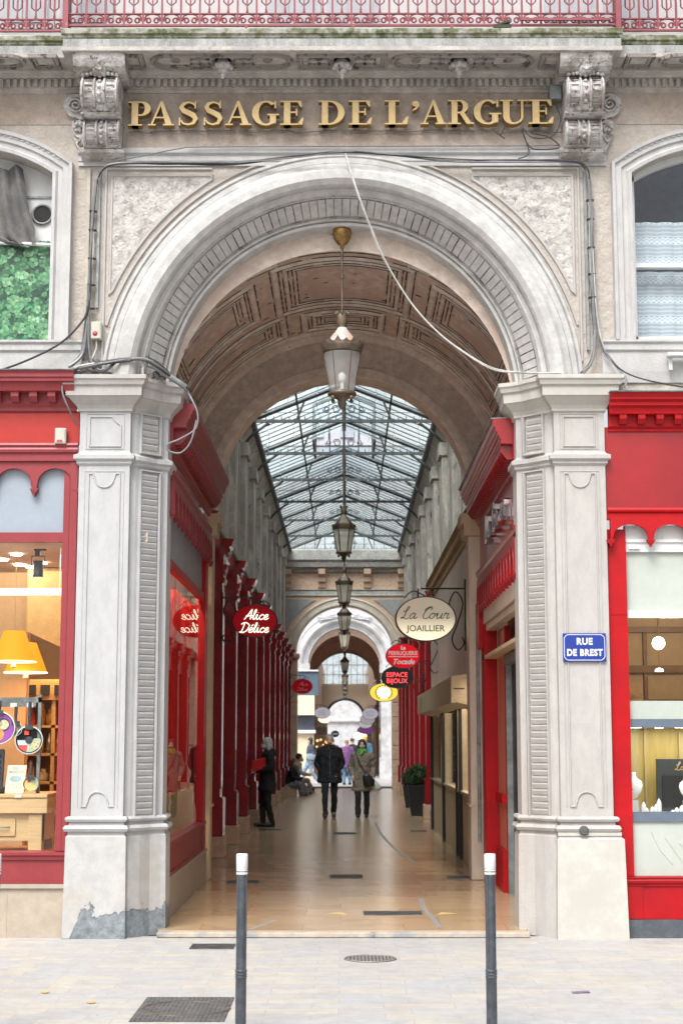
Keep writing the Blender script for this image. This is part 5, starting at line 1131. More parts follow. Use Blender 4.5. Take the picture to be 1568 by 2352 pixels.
# behind the side window: pale chest, and a red drape added for its glow
t = thing('display_chest', (-2.1, 3.2, .43), 'pale chest of drawers behind the side window of the left shop', 'chest')
b = MB(); b.box(-1.86, -1.72, .8, 4.3, .5, 1.15, 0, .006); b.build('body', M['woodp'], t)
b = MB(); b.box(-1.724, -1.71, 1.25, 1.9, .55, .8); b.box(-1.724, -1.71, 1.93, 2.55, .55, .8); b.box(-1.724, -1.71, 1.25, 1.9, .84, 1.1); b.box(-1.724, -1.71, 1.93, 2.55, .84, 1.1); b.build('drawer', M['crm'], t)
t = thing('red_glow_drape', (-2.0, 4.2, .5), 'red drape added for the red glow behind the side window of the left shop', 'curtain')
b = MB(); b.loft([[(-1.785+.045*math.sin(i*.95)+.02*math.sin(i*.37), .60+4.8*i/90, z) for i in range(91)] for z in (1.16, 3.25)], 0, sm=True); b.build('drape', mat('red_drape', (.62, .010, .006, 1), .7, var=.05), t)  # added folds that give the side glass its reflected-looking red
area('drape_fill_light', (-1.76, 2.5, 3.50), (0, 0, 0), .12, 3.6, 90, (1, .74, .52)); area('shelf_run_light', (-3.0, 2.9, 2.9), (math.radians(35), 0, 0), 1.0, .3, 22, (1, .72, .35))  # first is an unseen lamp added above the transom to brighten the drape
# ================================================================== GLAZED ARCADE (y 5.5 .. 40)
NTH = ['first', 'second', 'third', 'fourth', 'fifth', 'sixth', 'seventh', 'eighth', 'ninth', 'tenth', 'eleventh', 'twelfth', 'thirteenth']
# pier between vault and arcade
for s, m, x, lab in ((-1, 'crm', 1.58, 'narrow cream stone pier at the inner end of the left shop window'), (1, 'beige', 1.52, 'pinkish stone pier beyond the red jeweller’s entrance on the right')):
    t = thing('stone_pier', (s*1.8, 5.1, 0), lab, 'pier'); b = MB(); w = .42 if s > 0 else .30
    b.box(*sorted((s*x, s*2.3)), 5.05, 5.05+w, .05, 4.15, 0, .01); b.build('shaft', M[m], t)
    b = MB(); b.box(*sorted((s*(x-.05), s*2.25)), 5.0, 5.08+w, 4.15, 4.30); b.box(*sorted((s*(x-.09), s*2.25)), 4.98, 5.1+w, 4.30, 4.42); b.box(*sorted((s*(x-.02), s*2.25)), 5.04, 5.06+w, .9, .93); b.build('capital', mat('ochre_stone', (.50, .41, .29, 1), .8, c2=(.42, .33, .22, 1)), t)
# one bay of red pilastered shopfront
def bay(s, lab, grp, wine='wine', wd='wined'):
    g = (Lw(-1.93) if s < 0 else Rw(1.93)); t = thing('arcade_shopfront', (s*1.9, 0, 0), lab, 'shopfront', grp)
    b = MB(); b.fbox(g, -.25, .25, .05, .34, -.1, .26, 0, .01); b.build('stone_block', M['tan'], t)
    b = MB(); b.fbox(g, -.24, .24, .345, .85, -.1, .235); b.extr([(.0, .85), (.24, .85), (.22, .88), (.20, .89), (0, .89)], g, -.23, .23); b.fbox(g, -.20, .20, .89, 3.92, -.1, .19)
    b.fbox(g, -.14, .14, 1.0, 3.8, .19, .20); b.extr([(.0, 3.92), (.21, 3.92), (.23, 3.97), (.23, 4.0), (0, 4.0)], g, -.22, .22); b.build('pilaster', M[wine], t)
    b = MB(); b.extr([(0, 4.0), (.21, 4.0), (.21, 4.33), (.23, 4.35), (.25, 4.42), (.32, 4.46), (.34, 4.52), (.36, 4.56), (0, 4.6)], g, -.23, .23)
    consoles(b, g, -.2, .2, .07, 4.34, 4.42, .22, .30, .035); consoles(b, g, -.2, .2, .07, 4.05, 4.20, .21, .25, .03)
    b.build('entablature_block', M[wine], t)
    b = MB(); b.extr([(0, 3.75), (.04, 3.76), (.04, 4.28), (.07, 4.30), (.08, 4.36), (.15, 4.42), (.17, 4.48), (.2, 4.52), (0, 4.56)], g, .23, 2.58); consoles(b, g, .3, 2.5, .09, 4.31, 4.39, .06, .12, .04); b.build('shop_cornice', M[wine], t)
    b = MB(); b.fbox(g, .2, 2.6, .05, .55, -.1, .03); b.fbox(g, .2, .27, .55, 3.75, -.1, .0); b.fbox(g, 2.52, 2.6, .55, 3.75, -.1, .0); b.fbox(g, .2, 2.6, 2.95, 3.03, -.1, .0); b.fbox(g, 1.36, 1.42, .55, 2.95, -.1, .0); b.build('frame', M[wd], t)
    b = MB(); b.fbox(g, .27, 2.52, .55, 3.75, -.06, -.055); b.build('shop_window', M['glassd'], t)
    return t
BY = [5.95+2.85*i for i in range(12)]
p = bay(-1, 'wine red pilastered shop bay nearest the entrance on the left wall', 'wine red shop bays along the arcade'); p.location.y = BY[0]
b0 = [p]
for i in range(1, 12):
    c = dup(p); c.location.y = BY[i]; c['label'] = NTH[i]+' wine red pilastered shop bay from the entrance on the left wall'; b0.append(c)
pr_ = bay(1, 'red pilastered shop bay just beyond the beige shop on the right wall', 'red shop bays on the right of the arcade', 'red3', 'wine'); RY = [16.9+2.85*i for i in range(8)]; pr_.location.y = RY[0]
for i in range(1, 8): c = dup(pr_); c.location.y = RY[i]; c['label'] = NTH[i]+' red pilastered shop bay beyond the beige shop on the right wall'
# dim shop interiors behind the bays, walls mottled in two browns
for s in (-1, 1):
    t = thing('shop_interior', (s*2.9, 20, 0), 'dim shop rooms behind the '+('left' if s < 0 else 'right')+' row of arcade windows', 'interior')
    b = MB(); b.box(*sorted((s*3.0, s*3.1)), 5.6, 40, 0, 4.6); b.box(*sorted((s*2.05, s*3.0)), 5.6, 40, 4.4, 4.5); b.build('wall', mat('dim_shop_wall', (.18, .09, .05, 1), .8, c2=(.3, .17, .08, 1), s2=1.2), t)
# ---- beige shop on the right (y 5.6 .. 16)
t = thing('shopfront', (1.66, 10.8, 0), 'cream fronted shop with long beige awning box on the right of the arcade', 'shopfront'); g = Rw(1.66)
b = MB(); b.fbox(g, 5.5, 16.2, .05, .95, -.1, .0); b.fbox(g, 5.5, 16.2, .95, .99, -.1, .03)
for y in (5.5, 8.4, 8.9, 12.2, 12.7, 15.7): b.fbox(g, y, y+.35, .99, 2.12, -.1, .02)
b.build('stall_riser', M['crm'], t)
b = MB()
for y in (8.30, 8.95, 12.15, 15.6): b.fbox(g, y, y+.07, .05, 2.12, .0, .05)
b.fbox(g, 6.6, 7.2, .10, .9, .0, .006); build_each(b, 'dark_post', M['black'], t)
b = MB(); b.fbox(g, 5.5, 16.2, .99, 2.12, -.07, -.064); b.build('shop_window', M['glass'], t)
b = MB(); b.fbox(g, 5.48, 16.2, 2.54, 4.35, -.1, .0); b.build('panel_wall', M['beige'], t)
b = MB(); b.extr([(0, 4.3), (.02, 4.32), (.02, 4.42), (.06, 4.46), (.06, 4.55), (.1, 4.62), (0, 4.66)], g, 5.48, 16.2); b.build('shop_cornice', mat('ochre_cornice', (.40, .28, .13, 1), .7, c2=(.3, .2, .1, 1)), t)
b = MB(); b.extr([(0, 2.12), (.20, 2.17), (.27, 2.16), (.27, 2.50), (0, 2.54)], g, 6.4, 16.0); b.build('awning_box', mat('beige_metal', (.50, .40, .26, 1), .45, c2=(.44, .35, .23, 1), s2=1.5), t)
b = MB(); b.fbox(lambda u, v, n: (u, 6.4-n, v), 1.42, 1.56, 2.335, 2.35, 0, .006); b.build('slot', M['black'], t)
for i in range(4): b.ball((1.49+.03*math.cos(i*PI/2), 6.395, 2.342+.03*math.sin(i*PI/2)), .01, 0, 4)
b = MB(); b.box(2.9, 3.0, 5.5, 16.2, 0, 3.0); b.box(1.8, 3.0, 5.5, 16.2, 2.9, 3.0); b.build('interior_wall', mat('lit_cream', (.62, .52, .36, 1), .8), t)
b = MB()
for i in range(14):
    for z in (1.15, 1.45, 1.75): b.box(2.1, 2.3, 5.9+i*.7, 6.25+i*.7, z, z+.14)
build_each(b, 'window_goods', M['goods'], t); b = MB(); b.box(2.05, 2.35, 5.6, 16, 1.12, 1.14); b.box(2.05, 2.35, 5.6, 16, 1.42, 1.44); b.box(2.05, 2.35, 5.6, 16, 1.72, 1.74); b.build('display_shelf', M['wpaint'], t)
area('beige_shop_light', (2.3, 8, 2.85), (0, 0, 0), .6, 6, 90, (1, .92, .8))
# ---- upper walls with piers
for s, lab in ((-1, 'left'), (1, 'right')):
    t = thing('arcade_wall', (s*2.1, 22, 4.5), 'tall grey stone upper wall with pilasters and dark windows on the '+lab+' of the arcade', 'wall')
    b = MB(); b.box(*sorted((s*2.12, s*2.3)), 5.45, 40, 4.4, 8.3); b.box(*sorted((s*1.7, s*2.3)), 5.45, 40, 4.56, 4.60); b.build('wall', M['stone'], t)
    b = MB(); g = Lw(-2.12) if s < 0 else Rw(2.12); b.extr([(0, 7.55), (.06, 7.6), (.06, 7.7), (.10, 7.8), (.18, 7.95), (.22, 8.0), (.22, 8.2), (0, 8.22)], g, 5.45, 40); b.build('eaves_cove', M['stone2'], t)
    first = None
    for i in range(13):
        y = 5.9+2.85*i
        if y > 39.8: break
        if first is None:
            b = MB(); b.fbox(g, y-.35, y+.35, 4.6, 7.55, 0, .17, 0, .01); b.fbox(g, y-.40, y+.40, 7.3, 7.56, 0, .22); b.fbox(g, y-.40, y+.40, 4.6, 4.85, 0, .2); b.fbox(g, y+.55, y+.75, 4.6, 7.5, 0, .07); b.fbox(g, y-.75, y-.55, 4.6, 7.5, 0, .07); first = b.build('pier', M['stone2'], t)
        else: c = first.copy(); COL.objects.link(c); c.parent = t; c.location.y += y-5.9
    b = MB(); 
    for i in range(12):
        y = 7.32+2.85*i; b.fbox(g, y-.50, y+.50, 4.8, 7.4, 0, .02)
    build_each(b, 'dark_window', mat('grey_dark_pane', (.035, .045, .05, 1), .2), t)
# ---- glass roof
EV, RG, XE = 8.20, 9.0, 1.93
GRf = thing('glass_roof', (0, 23, 8.2), 'pitched glass roof on dark iron trusses over the arcade', 'glass roof')
TY = [40-3.7*k for k in range(10)][::-1]     # 6.7 .. 40
mon = [(22.6, 24.9), (9.6, 13.0)]             # raised lantern lights
b = MB()
def pane(y0, y1, xa, xb):
    for s in (-1, 1):
        za, zb = (RG-(RG-EV)*xa/XE), (RG-(RG-EV)*xb/XE); b.add([(s*xa, y0, za), (s*xa, y1, za), (s*xb, y1, zb), (s*xb, y0, zb)], [(0, 1, 2, 3)])
y = 5.5
for m0, m1 in sorted(mon)+[(40, 40)]:
    pane(y, m0, 0, XE); 
    if m1 > m0: pane(m0, m1, .72, XE)
    y = m1
b.add([(-XE, 40, EV), (XE, 40, EV), (0, 40, RG)], [(0, 1, 2)])
for m0, m1 in mon:
    zt = 9.55
    for s in (-1, 1): b.add([(0, m0, zt+.28), (0, m1, zt+.28), (s*.72, m1, zt), (s*.72, m0, zt)], [(0, 1, 2, 3)])
b.build('glazing', M['roofg'], GRf)
b = MB()
for m0, m1 in mon:
    zt = 9.55; zb = RG-(RG-EV)*.72/XE
    b.add([(-.72, m1, zb), (.72, m1, zb), (.72, m1, zt), (0, m1, zt+.28), (-.72, m1, zt)], [(0, 1, 2, 3, 4)])
b.build('lantern_gable_glass', M['roofc'], GRf)
b = MB()
for m0, m1 in mon:
    zt = 9.55; zb = RG-(RG-EV)*.72/XE
    for s in (-1, 1): b.box(*sorted((s*.70, s*.75)), m0, m1, zb-.05, zt)
    for yy in (m0, m1):
        b.tube([(-.72, yy, zt), (0, yy, zt+.28), (.72, yy, zt)], .035, 4, sm=False)
        for x in (-.36, 0, .36): b.box(x-.015, x+.015, yy-.015, yy+.015, zb, zt+.2)
        for x in (-.72, .72): b.box(x-.03, x+.03, yy-.03, yy+.03, zb, zt)
b.build('lantern_frame', M['sage'], GRf)
b = MB()
y = 5.6
while y < 39.9:
    inm = any(m0 < y < m1 for m0, m1 in mon); xa = .72 if inm else 0
    for s in (-1, 1):
        b.tube([(s*xa, y, RG-(RG-EV)*xa/XE-.02), (s*XE, y, EV-.02)], .012, 4, sm=False)
    y += .46
b.build('glazing_bars', M['sage'], GRf)
b = MB(); 
for y0, y1 in ((5.5, 9.6), (13.0, 22.6), (24.9, 40)): b.box(-.045, .045, y0, y1, RG-.09, RG-.02)
b.build('ridge_beam', M['sage'], GRf)
b = MB()
for s in (-1, 1): b.box(*sorted((s*(XE-.12), s*(XE+.25))), 5.5, 40, EV-.14, EV-.02); b.box(*sorted((s*(XE*.5-.02), s*(XE*.5+.02))), 5.5, 40, 8.55, 8.58)
build_each(b, 'gutter', M['sage'], GRf)
b = MB(); y = 6.7
b.box(-XE, XE, y-.035, y+.035, EV-.06, EV+.0)
for s in (-1, 1):
    b.tube([(s*XE, y, EV-.02), (0, y, RG-.06)], .045, 4, sm=False)
    b.tube([(s*XE*.5, y, EV), (s*XE*.42, y, 8.60)], .022, 4)
    b.tube(cr([(s*(XE+.1), y, EV-.5), (s*(XE-.08), y, EV-.3), (s*(XE-.4), y, EV-.06)], 4), .03, 4)
    for c, r, tt in ((.16, .09, 1), (.36, .07, -1)):
        b.tube([(s*(c+(r-.0025*k)*math.cos(k*.45)), y, 8.42+(r-.0025*k)*math.sin(k*.45*tt)) for k in range(22)], .011, 4)
b.tube([(0, y, EV), (0, y, RG-.06)], .03, 6)
for k in range(-11, 12): b.tube([(k*.16, y, EV), (k*.16, y, EV+.07)], .010, 4)
tr0 = b.build('truss', M['sage'], GRf)
for yy in TY[1:]:
    c = tr0.copy(); COL.objects.link(c); c.parent = GRf; c.location.y += yy-6.7
b = MB()
for k in range(-5, 6): b.box(k*.34-.012, k*.34+.012, 39.96, 40.0, EV, RG-(RG-EV)*abs(k*.34)/XE)
b.build('end_gable_bars', M['sage'], GRf)
# white building seen through the clear gables
t = thing('neighbour_building', (0, 48, 8), 'pale building wall seen through the clear gables of the roof', 'building')
b = MB(); b.box(-5, 5, 26.5, 26.8, 9.3, 13); b.build('wall', M['lwall'], t)
b = MB()
for x in (-.9, -.1, .7): b.box(x, x+.35, 26.45, 26.5, 9.5, 12)
b.build('window', M['shut'], t)
# ---- cross wall with inner arch (y=40)
CW = thing('inner_archway', (0, 40, 0), 'brown stone arch with rusticated piers and bracketed cornice closing the first arcade', 'archway')
ZC2 = 4.55; R2 = 1.66
b = MB(); arch_wall(b, 0, ZC2, R2, -2.3, 2.3, .05, 8.2, 40.0, 0, 40); 
b.build('wall', M['tan'], CW)
b = MB(); sweep_arc(b, [(1.98, 40.0), (1.98, 39.95), (1.92, 39.93), (1.90, 39.96), (1.79, 39.96), (1.77, 39.93), (1.70, 39.92), (1.66, 39.96), (1.66, 40.5)], 0, ZC2, 0, 180, 48); b.build('archivolt', M['beige'], CW)
b = MB()
for s in (-1, 1):
    z = .05
    while z < 4.4:
        h = min(.48, 4.5-z); b.box(*sorted((s*1.62, s*2.25)), 39.80, 40.5, z, z+h-.02, 0, .015); z += h
    b.box(*sorted((s*1.6, s*2.25)), 39.84, 40.4, .1, 4.5); b.box(*sorted((s*1.56, s*2.3)), 39.74, 40.5, 4.40, 4.46); b.box(*sorted((s*1.53, s*2.3)), 39.70, 40.5, 4.46, 4.58)
build_each(b, 'rusticated_pier', M['tan'], CW)
b = MB(); b.extr([(0, 7.35), (.1, 7.4), (.12, 7.5), (.3, 7.55), (.34, 7.7), (.42, 7.78), (.42, 8.1), (0, 8.2)], F(40.0), -2.2, 2.2); b.extr([(0, 6.55), (.04, 6.56), (.05, 6.6), (.02, 6.62), (.02, 6.75), (.06, 6.78), (0, 6.8)], F(40), -2.2, 2.2); b.build('cornice', M['soffit'], CW)
b = MB()
for x in (-1.95, -.78, .78, 1.95): b.extr([(0, 6.85), (.06, 6.86), (.08, 7.0), (.16, 7.05), (.18, 7.2), (.30, 7.3), (.32, 7.48), (0, 7.5)], F(40), x-.12, x+.12)
build_each(b, 'bracket', M['tan'], CW)
b = MB()
for s in (-1, 1): b.prism([(s*2.0, 6.45)]+[(s*1.2, 6.45)]+[(p[0]*s, p[1]) for p in arc(0, ZC2, 2.12, 62, 20, 10)]+[(s*2.0, 5.2)], F(40), .0, .03)
build_each(b, 'spandrel_panel', mat('grey_panel', (.30, .29, .28, 1), .8), CW)
b = MB(); b.box(-1.62, 1.62, 40.3, 40.42, .0, .10); b.build('door_threshold', M['cast'], CW)
# ---- street beyond and second facade (y=55)
SF2 = thing('second_archway', (0, 55, 0), 'bright white archway across the street leading into the second arcade', 'archway')
ZC3, R3 = 4.95, 1.57
b = MB(); arch_wall(b, 0, ZC3, 2.3, -9, 9, 0, 13, 55.1, 0, 40); b.build('wall', M['lwall2'], SF2)
b = MB(); sweep_arc(b, [(2.3, 55.1), (2.3, 54.98), (2.2, 54.95), (2.15, 54.98), (2.0, 54.95), (1.93, 54.9), (1.85, 54.95), (1.8, 55.05), (1.64, 55.15), (1.6, 55.1), (1.57, 55.15), (1.57, 55.8)], 0, ZC3, 0, 180, 48); b.extr([(0, 7.55), (.06, 7.6), (.06, 7.7), (.1, 7.75), (0, 7.8)], F(55.1), -6, 6); b.extr([(0, 8.3), (.06, 8.35), (.2, 8.4), (0, 8.5)], F(55.1), -6, 6); b.build('archivolt', M['lwall2'], SF2)
b = MB()
for s in (-1, 1): b.box(*sorted((s*1.57, s*2.25)), 54.9, 55.7, 0, 4.55, 0, .02); b.box(*sorted((s*1.52, s*2.32)), 54.82, 55.7, 4.55, 4.95); b.box(*sorted((s*1.50, s*2.32)), 54.8, 55.6, 0, .9)
build_each(b, 'pilaster', M['lwall2'], SF2)
b = MB()
for s in (-1, 1):
    for k in range(7): a = .3+k*.35; b.tube(cr([(s*.25, 54.93, 6.95), (s*(.4+.1*k), 54.88, 7.0+.12*math.sin(k)), (s*(.5+.12*k), 54.9, 6.9+.1*math.cos(k*2))], 4), .035, 5)
b.build('carved_foliage', M['lwall2'], SF2)
b = MB(); sweep_arc(b, [(1.57, 55.8), (2.0, 55.8), (2.0, 66.6), (1.5, 66.6), (1.5, 67.2)], 0, 4.7, 0, 180, 40); b.build('barrel_vault', mat('warm_vault', (.78, .55, .42, 1), .9), SF2)
b = MB(); arch_wall(b, 0, 4.45, 1.6, -2.4, 2.4, 0, 8, 66.9, 0, 32); b.build('inner_arch_face', M['tan'], SF2)
b = MB(); sweep_arc(b, [(1.95, 66.9), (1.95, 66.8), (1.85, 66.82), (1.68, 66.8), (1.6, 66.85)], 0, 4.45, 0, 180, 32); b.build('inner_archivolt', M['beige'], SF2)
# second arcade
A2 = thing('second_arcade', (0, 100, 0), 'far second arcade with grid glass roof and brown end wall', 'arcade')
b = MB(); b.box(-2.2, -1.95, 55.8, 140, 0, 8); b.box(1.95, 2.2, 55.8, 140, 0, 8); b.build('wall', M['tan'], A2)
b = MB(); b.box(1.68, 1.95, 56, 66, 0, 3.9); b.build('red_shop_wall', M['wine'], A2)
b = MB(); b.box(1.7, 1.95, 68, 138, 0, 3.6); b.box(-1.95, -1.7, 68, 138, 0, 3.6); b.build('shop_wall', mat('mixed_shops', (.12, .02, .02, 1), .5, c2=(.35, .25, .16, 1), s2=.35, lo=.48, hi=.52), A2)
b = MB(); n = 20; b.loft([[(2.0*math.cos(PI*i/n), y, 7.6+1.5*math.sin(PI*i/n)) for i in range(n+1)] for y in (67, 118)]); b.add([(-2.0, 118, 6.2), (2.0, 118, 6.2), (2.0, 118, 9.2), (-2.0, 118, 9.2)], [(0, 1, 2, 3)]); b.build('glazing', M['roofg'], A2)
b = MB()
for i in range(1, 20, 2): b.tube([(2.0*math.cos(PI*i/20), 67, 7.58+1.5*math.sin(PI*i/20)), (2.0*math.cos(PI*i/20), 118, 7.58+1.5*math.sin(PI*i/20))], .03, 4)
for y in range(68, 118, 4): b.tube([(1.98*math.cos(PI*i/n), y, 7.58+1.5*math.sin(PI*i/n)) for i in range(n+1)], .035, 4)
for x in (-1.5, -1, -.5, 0, .5, 1, 1.5): b.box(x-.02, x+.02, 117.9, 118, 6.2, 9)
b.box(-2, 2, 117.9, 118, 7.0, 7.05); b.box(-2, 2, 117.9, 118, 7.8, 7.85)
b.build('roof_bars', M['sage'], A2)
b = MB(); arch_wall(b, 0, 3.4, 1.5, -2.2, 2.2, 0, 6.3, 119, 0, 24)
for k in range(-12, 13): b.box(k*.16-.01, k*.16+.01, 118.96, 119, 5.3, 6.3)
b.build('end_wall', mat('brown_boards', (.40, .27, .19, 1), .8), A2)
b = MB(); sweep_arc(b, [(1.5, 119), (1.5, 118.9), (1.62, 118.85), (1.72, 118.9), (1.72, 119)], 0, 3.4, 0, 180, 24); b.build('dark_arch_rim', M['iron'], A2)
t = thing('far_building', (0, 150, 0), 'white building across the far street at the end of the passage', 'building'); b = MB(); b.box(-10, 10, 150, 151, 0, 14); b.extr([(0, 3.4), (.3, 3.5), (.3, 3.7), (0, 3.8)], F(150), -10, 10); b.build('wall', M['lwall2'], t)
b = MB(); b.box(-1.4, -.5, 149.9, 150, 0, 2.6); b.box(.3, 1.3, 149.9, 150, 0, 2.6); b.build('window', M['shut'], t)
# shop at the left of the crossing street
t = thing('corner_shop', (-1.9, 50, 0), 'street shop with slate blue fascia lettered P and cream awning seen through the inner arch', 'shopfront')
def sh(z0, z1, x0, x1, m, nm, y=54.4): b = MB(); b.box(x0, x1, y, 54.8, z0, z1); return b.build(nm, m, t)
bl = mat('slate_blue_fascia', (.06, .09, .13, 1), .5)
sh(3.55, 4.6, -2.4, -1.13, bl, 'blue_fascia'); sh(2.72, 3.55, -2.4, -1.30, mat('cream_awning', (.72, .62, .42, 1), .7), 'awning', 54.0); sh(2.0, 2.72, -2.4, -1.30, mat('dark_blue_window', (.07, .08, .11, 1), .3), 'upper_window'); sh(1.95, 2.08, -2.4, -1.25, M['wpaint'], 'white_bar', 54.2); sh(0, 1.95, -2.4, -1.33, mat('warm_beige_pane', (.62, .5, .34, 1), .6), 'lower_window')  # lower window is a flat warm beige
b = MB(); b.box(-2.4, -1.13, 54.3, 54.8, 4.6, 4.66); b.build('white_edge', M['wpaint'], t)
b = MB(); text_into(b, 'P', .42, lambda u, v, n: (-2.02+u, 54.39-n, 3.8+v), 0, .01, .02); b.build('letter', M['wpaint'], t)

# ================================================================== LANTERNS
def lantern(y, zt, zc, k, near, lab, glassm, metal, cap_m):
    # zt rod top ; zc centre of the lantern body ; k scale
    t = thing('hanging_lantern', (0, y, zc), lab, 'lantern', 'lanterns hanging on the axis of the passage'); z = lambda q: zc+q*k
    N6 = 20 if near else 6
    b = MB(); b.tube([(0, y, zt), (0, y, z(.42))], .011 if near else .016, 8); 
    if near: b.lathe([(.018, 5.98), (.018, 6.02)], (0, y, 0), 8); 
    b.build('rod', M['brown'], t)
    b = MB(); b.lathe([(.001, zt+.02), (.085, zt+.02), (.09, zt-.01), (.082, zt-.07), (.05, zt-.12), (.02, zt-.14), (.018, zt-.17), (.001, zt-.17)], (0, y, 0), 18) if near else b.lathe([(.001, zt), (.05, zt), (.03, zt-.08), (.001, zt-.1)], (0, y, 0), 10); b.build('ceiling_rose', M['brass'], t)
    b = MB(); b.lathe([(.02*k, z(.46)), (.065*k, z(.44)), (.05*k, z(.40)), (.06*k, z(.37)), (.045*k, z(.34)), (.04*k, z(.30))], (0, y, 0), 14)
    for i in range(8): a = i*PI/4; b.ball((.062*k*math.cos(a), y+.062*k*math.sin(a), z(.455)), .014*k, 0, 4, (1, 1, 1.8))
    b.build('crown_finial', metal, t)
    b = MB(); b.lathe([(.045*k, z(.31)), (.07*k, z(.27)), (.165*k, z(.15)), (.175*k, z(.13))], (0, y, 0), N6, 0, near); b.build('hood', cap_m, t)
    b = MB(); b.lathe([(.17*k, z(.15)), (.215*k, z(.13)), (.21*k, z(.10)), (.195*k, z(.06)), (.185*k, z(.04)), (.18*k, z(.06))], (0, y, 0), N6, 0, near, cap=False)
    for i in range(16 if near else 6):
        a = 2*PI*(i+(.5 if near else 0))/(16 if near else 6); r = .212*k; h = (.055 if i % 2 else .035)*k
        c = (r*math.cos(a), y+r*math.sin(a)); w = .04*k
        b.add([(c[0]-w*math.sin(a), c[1]+w*math.cos(a), z(.12)), (c[0]+w*math.sin(a), c[1]-w*math.cos(a), z(.12)), (c[0]*1.03, y+(c[1]-y)*1.03, z(.12)+h*1.2)], [(0, 1, 2)])
    b.build('pierced_collar', metal, t)
    b = MB(); b.lathe([(.185*k, z(.06)), (.18*k, z(.0)), (.115*k, z(-.36))], (0, y, 0), N6, 0, near, cap=False); b.build('glass_body', glassm, t)
    b = MB()
    for i in range(6):
        a = 2*PI*i/6; b.tube([(.188*k*math.cos(a), y+.188*k*math.sin(a), z(.05)), (.118*k*math.cos(a), y+.118*k*math.sin(a), z(-.36))], (.004 if near else .012)*k, 5)
    b.lathe([(.115*k, z(-.34)), (.14*k, z(-.355)), (.145*k, z(-.38)), (.12*k, z(-.39)), (.06*k, z(-.42)), (.04*k, z(-.44)), (.045*k, z(-.47)), (.015*k, z(-.52)), (.001, z(-.53))], (0, y, 0), 16)
    for i in range(4): a = PI/4+i*PI/2; b.ball((.13*k*math.cos(a), y+.13*k*math.sin(a), z(-.42)), .022*k, 0, 5)
    b.build('frame', metal, t)
    b = MB(); b.ball((0, y, z(-.2)), .045*k, 0, 8, (1, 1, 1.3)); b.tube([(0, y, z(-.36)), (0, y, z(-.24))], .02*k, 6); b.build('bulb', M['bulb'], t)
lantern(.33, 6.44, 5.215, .93, True, 'large grey glass lantern on a long rod in the mouth of the arch', M['lampg'], M['brown'], mat('grey_pink_hood', (.42, .38, .36, 1), .6, c2=(.48, .27, .18, 1), s2=4, lo=.5, hi=.6))
k = 0
for y, zc in ((15.9, 5.62), (25.6, 5.50), (35.0, 5.45), (44.0, 5.45)):
    lantern(y, 8.85 if y < 40 else 9.0, zc, 1.08, False, ['second lantern from the street, dark framed with frosted panes', 'third lantern from the street, above the inner arch', 'fourth lantern from the street, in front of the inner arch', 'fifth lantern, just behind the inner arch over the street'][k], M['lampf'], M['brown'], M['brown']); k += 1
for y in (62, 80, 90, 100, 110):
    lantern(y, 7 if y < 66 else 9, 5.3, 1.08, False, ['pinkish lantern in the second archway', 'first tiny lantern of the far arcade', 'second tiny lantern of the far arcade', 'third tiny lantern of the far arcade', 'farthest tiny lantern of the far arcade'][k-4], M['lampf'], M['brown'], M['brown']); k += 1
b = MB(); b.tube([(0, 41, 9.0), (0, 54.9, 9.0)], .012, 4); tag(b.build('lamp_wire', M['iron']), 'thin wire across the street carrying a lantern', 'wire')

# ================================================================== OVAL SIGNS
def oval_sign(x, y, z, w, h, s, lab, face, rim, draw=None, em=0, bracket=True, wallx=1.7):
    t = thing('oval_sign', (x, y, z), lab, 'sign', 'oval signs projecting into the arcade'); N = 40
    def ovm(k, y0): return [(x+w/2*k*math.cos(2*PI*i/N), y0, z+h/2*k*math.sin(2*PI*i/N)) for i in range(N)]
    b = MB(); b.loft([ovm(.95, y-.045), ovm(.975, y-.05), ovm(1.0, y-.035), ovm(1.0, y+.035), ovm(.975, y+.05), ovm(.95, y+.045)], 0, True); b.build('rim', rim, t)
    b = MB(); b.loft([ovm(.95, y-.046), ovm(.001, y-.046)], 0, True); b.loft([ovm(.95, y+.046), ovm(.001, y+.046)], 0, True); b.build('face_panel', face, t)
    if draw:
        for i, (m, fn) in enumerate(draw): b = MB(); fn(b, lambda u, v, n: (x+u, y-.047-n-.0008*i, z+v)); b.build('lettering', m, t)
    if bracket:
        b = MB(); xw = s*wallx; b.tube([(xw, y, z+h/2+.10), (x-s*.06, y, z+h/2+.10)], .012, 6)
        for q in (-.12, .12): b.tube([(x+q*w, y, z+h/2*.97), (x+q*w, y, z+h/2+.1)], .009, 5)
        b.tube([(xw, y, z+h/2+.22), (xw, y, z-h*.7)], .012, 6)
        b.tube(cr([(xw-s*.17, y, z+h*.05), (xw-s*.20, y, z+h*.35), (xw-s*.12, y, z+h/2+.06), (xw-s*.03, y, z+h*.35), (xw-s*.10, y, z-h*.1), (xw-s*.17, y, z-h*.45), (xw-s*.10, y, z-h*.68), (xw-s*.02, y, z-h*.55), (xw-s*.04, y, z-h*.4)], 6), .010, 5)
        b.tube(cr([(x-s*w*.35, y, z+h*.46), (x-s*w*.2, y, z+h*.62), (x, y, z+h*.5)], 5), .008, 5)
        b.build('bracket', M['iron'], t)
    return t
ltr = emis('lit_cream_letters', (1, .93, .72, 1), 1.0); sr = mat('sign_red', (.22, .002, .006, 1), .5, emit=(.24, .002, .006, 1), es=.3, var=0, spec=.15)
oval_sign(-1.234, 8, 3.33, .64, .46, -1, 'dark red oval sign with glowing script Alice Délice on the left wall', sr, M['iron'], [(ltr, lambda b, f: (script_into(b, 'Alice', .069, lambda u, v, n: f(u+.02, v+.02, n), .0115, 0, .25), script_into(b, 'Délice', .067, lambda u, v, n: f(u-.01, v-.16, n), .0115, 0, .25)))])
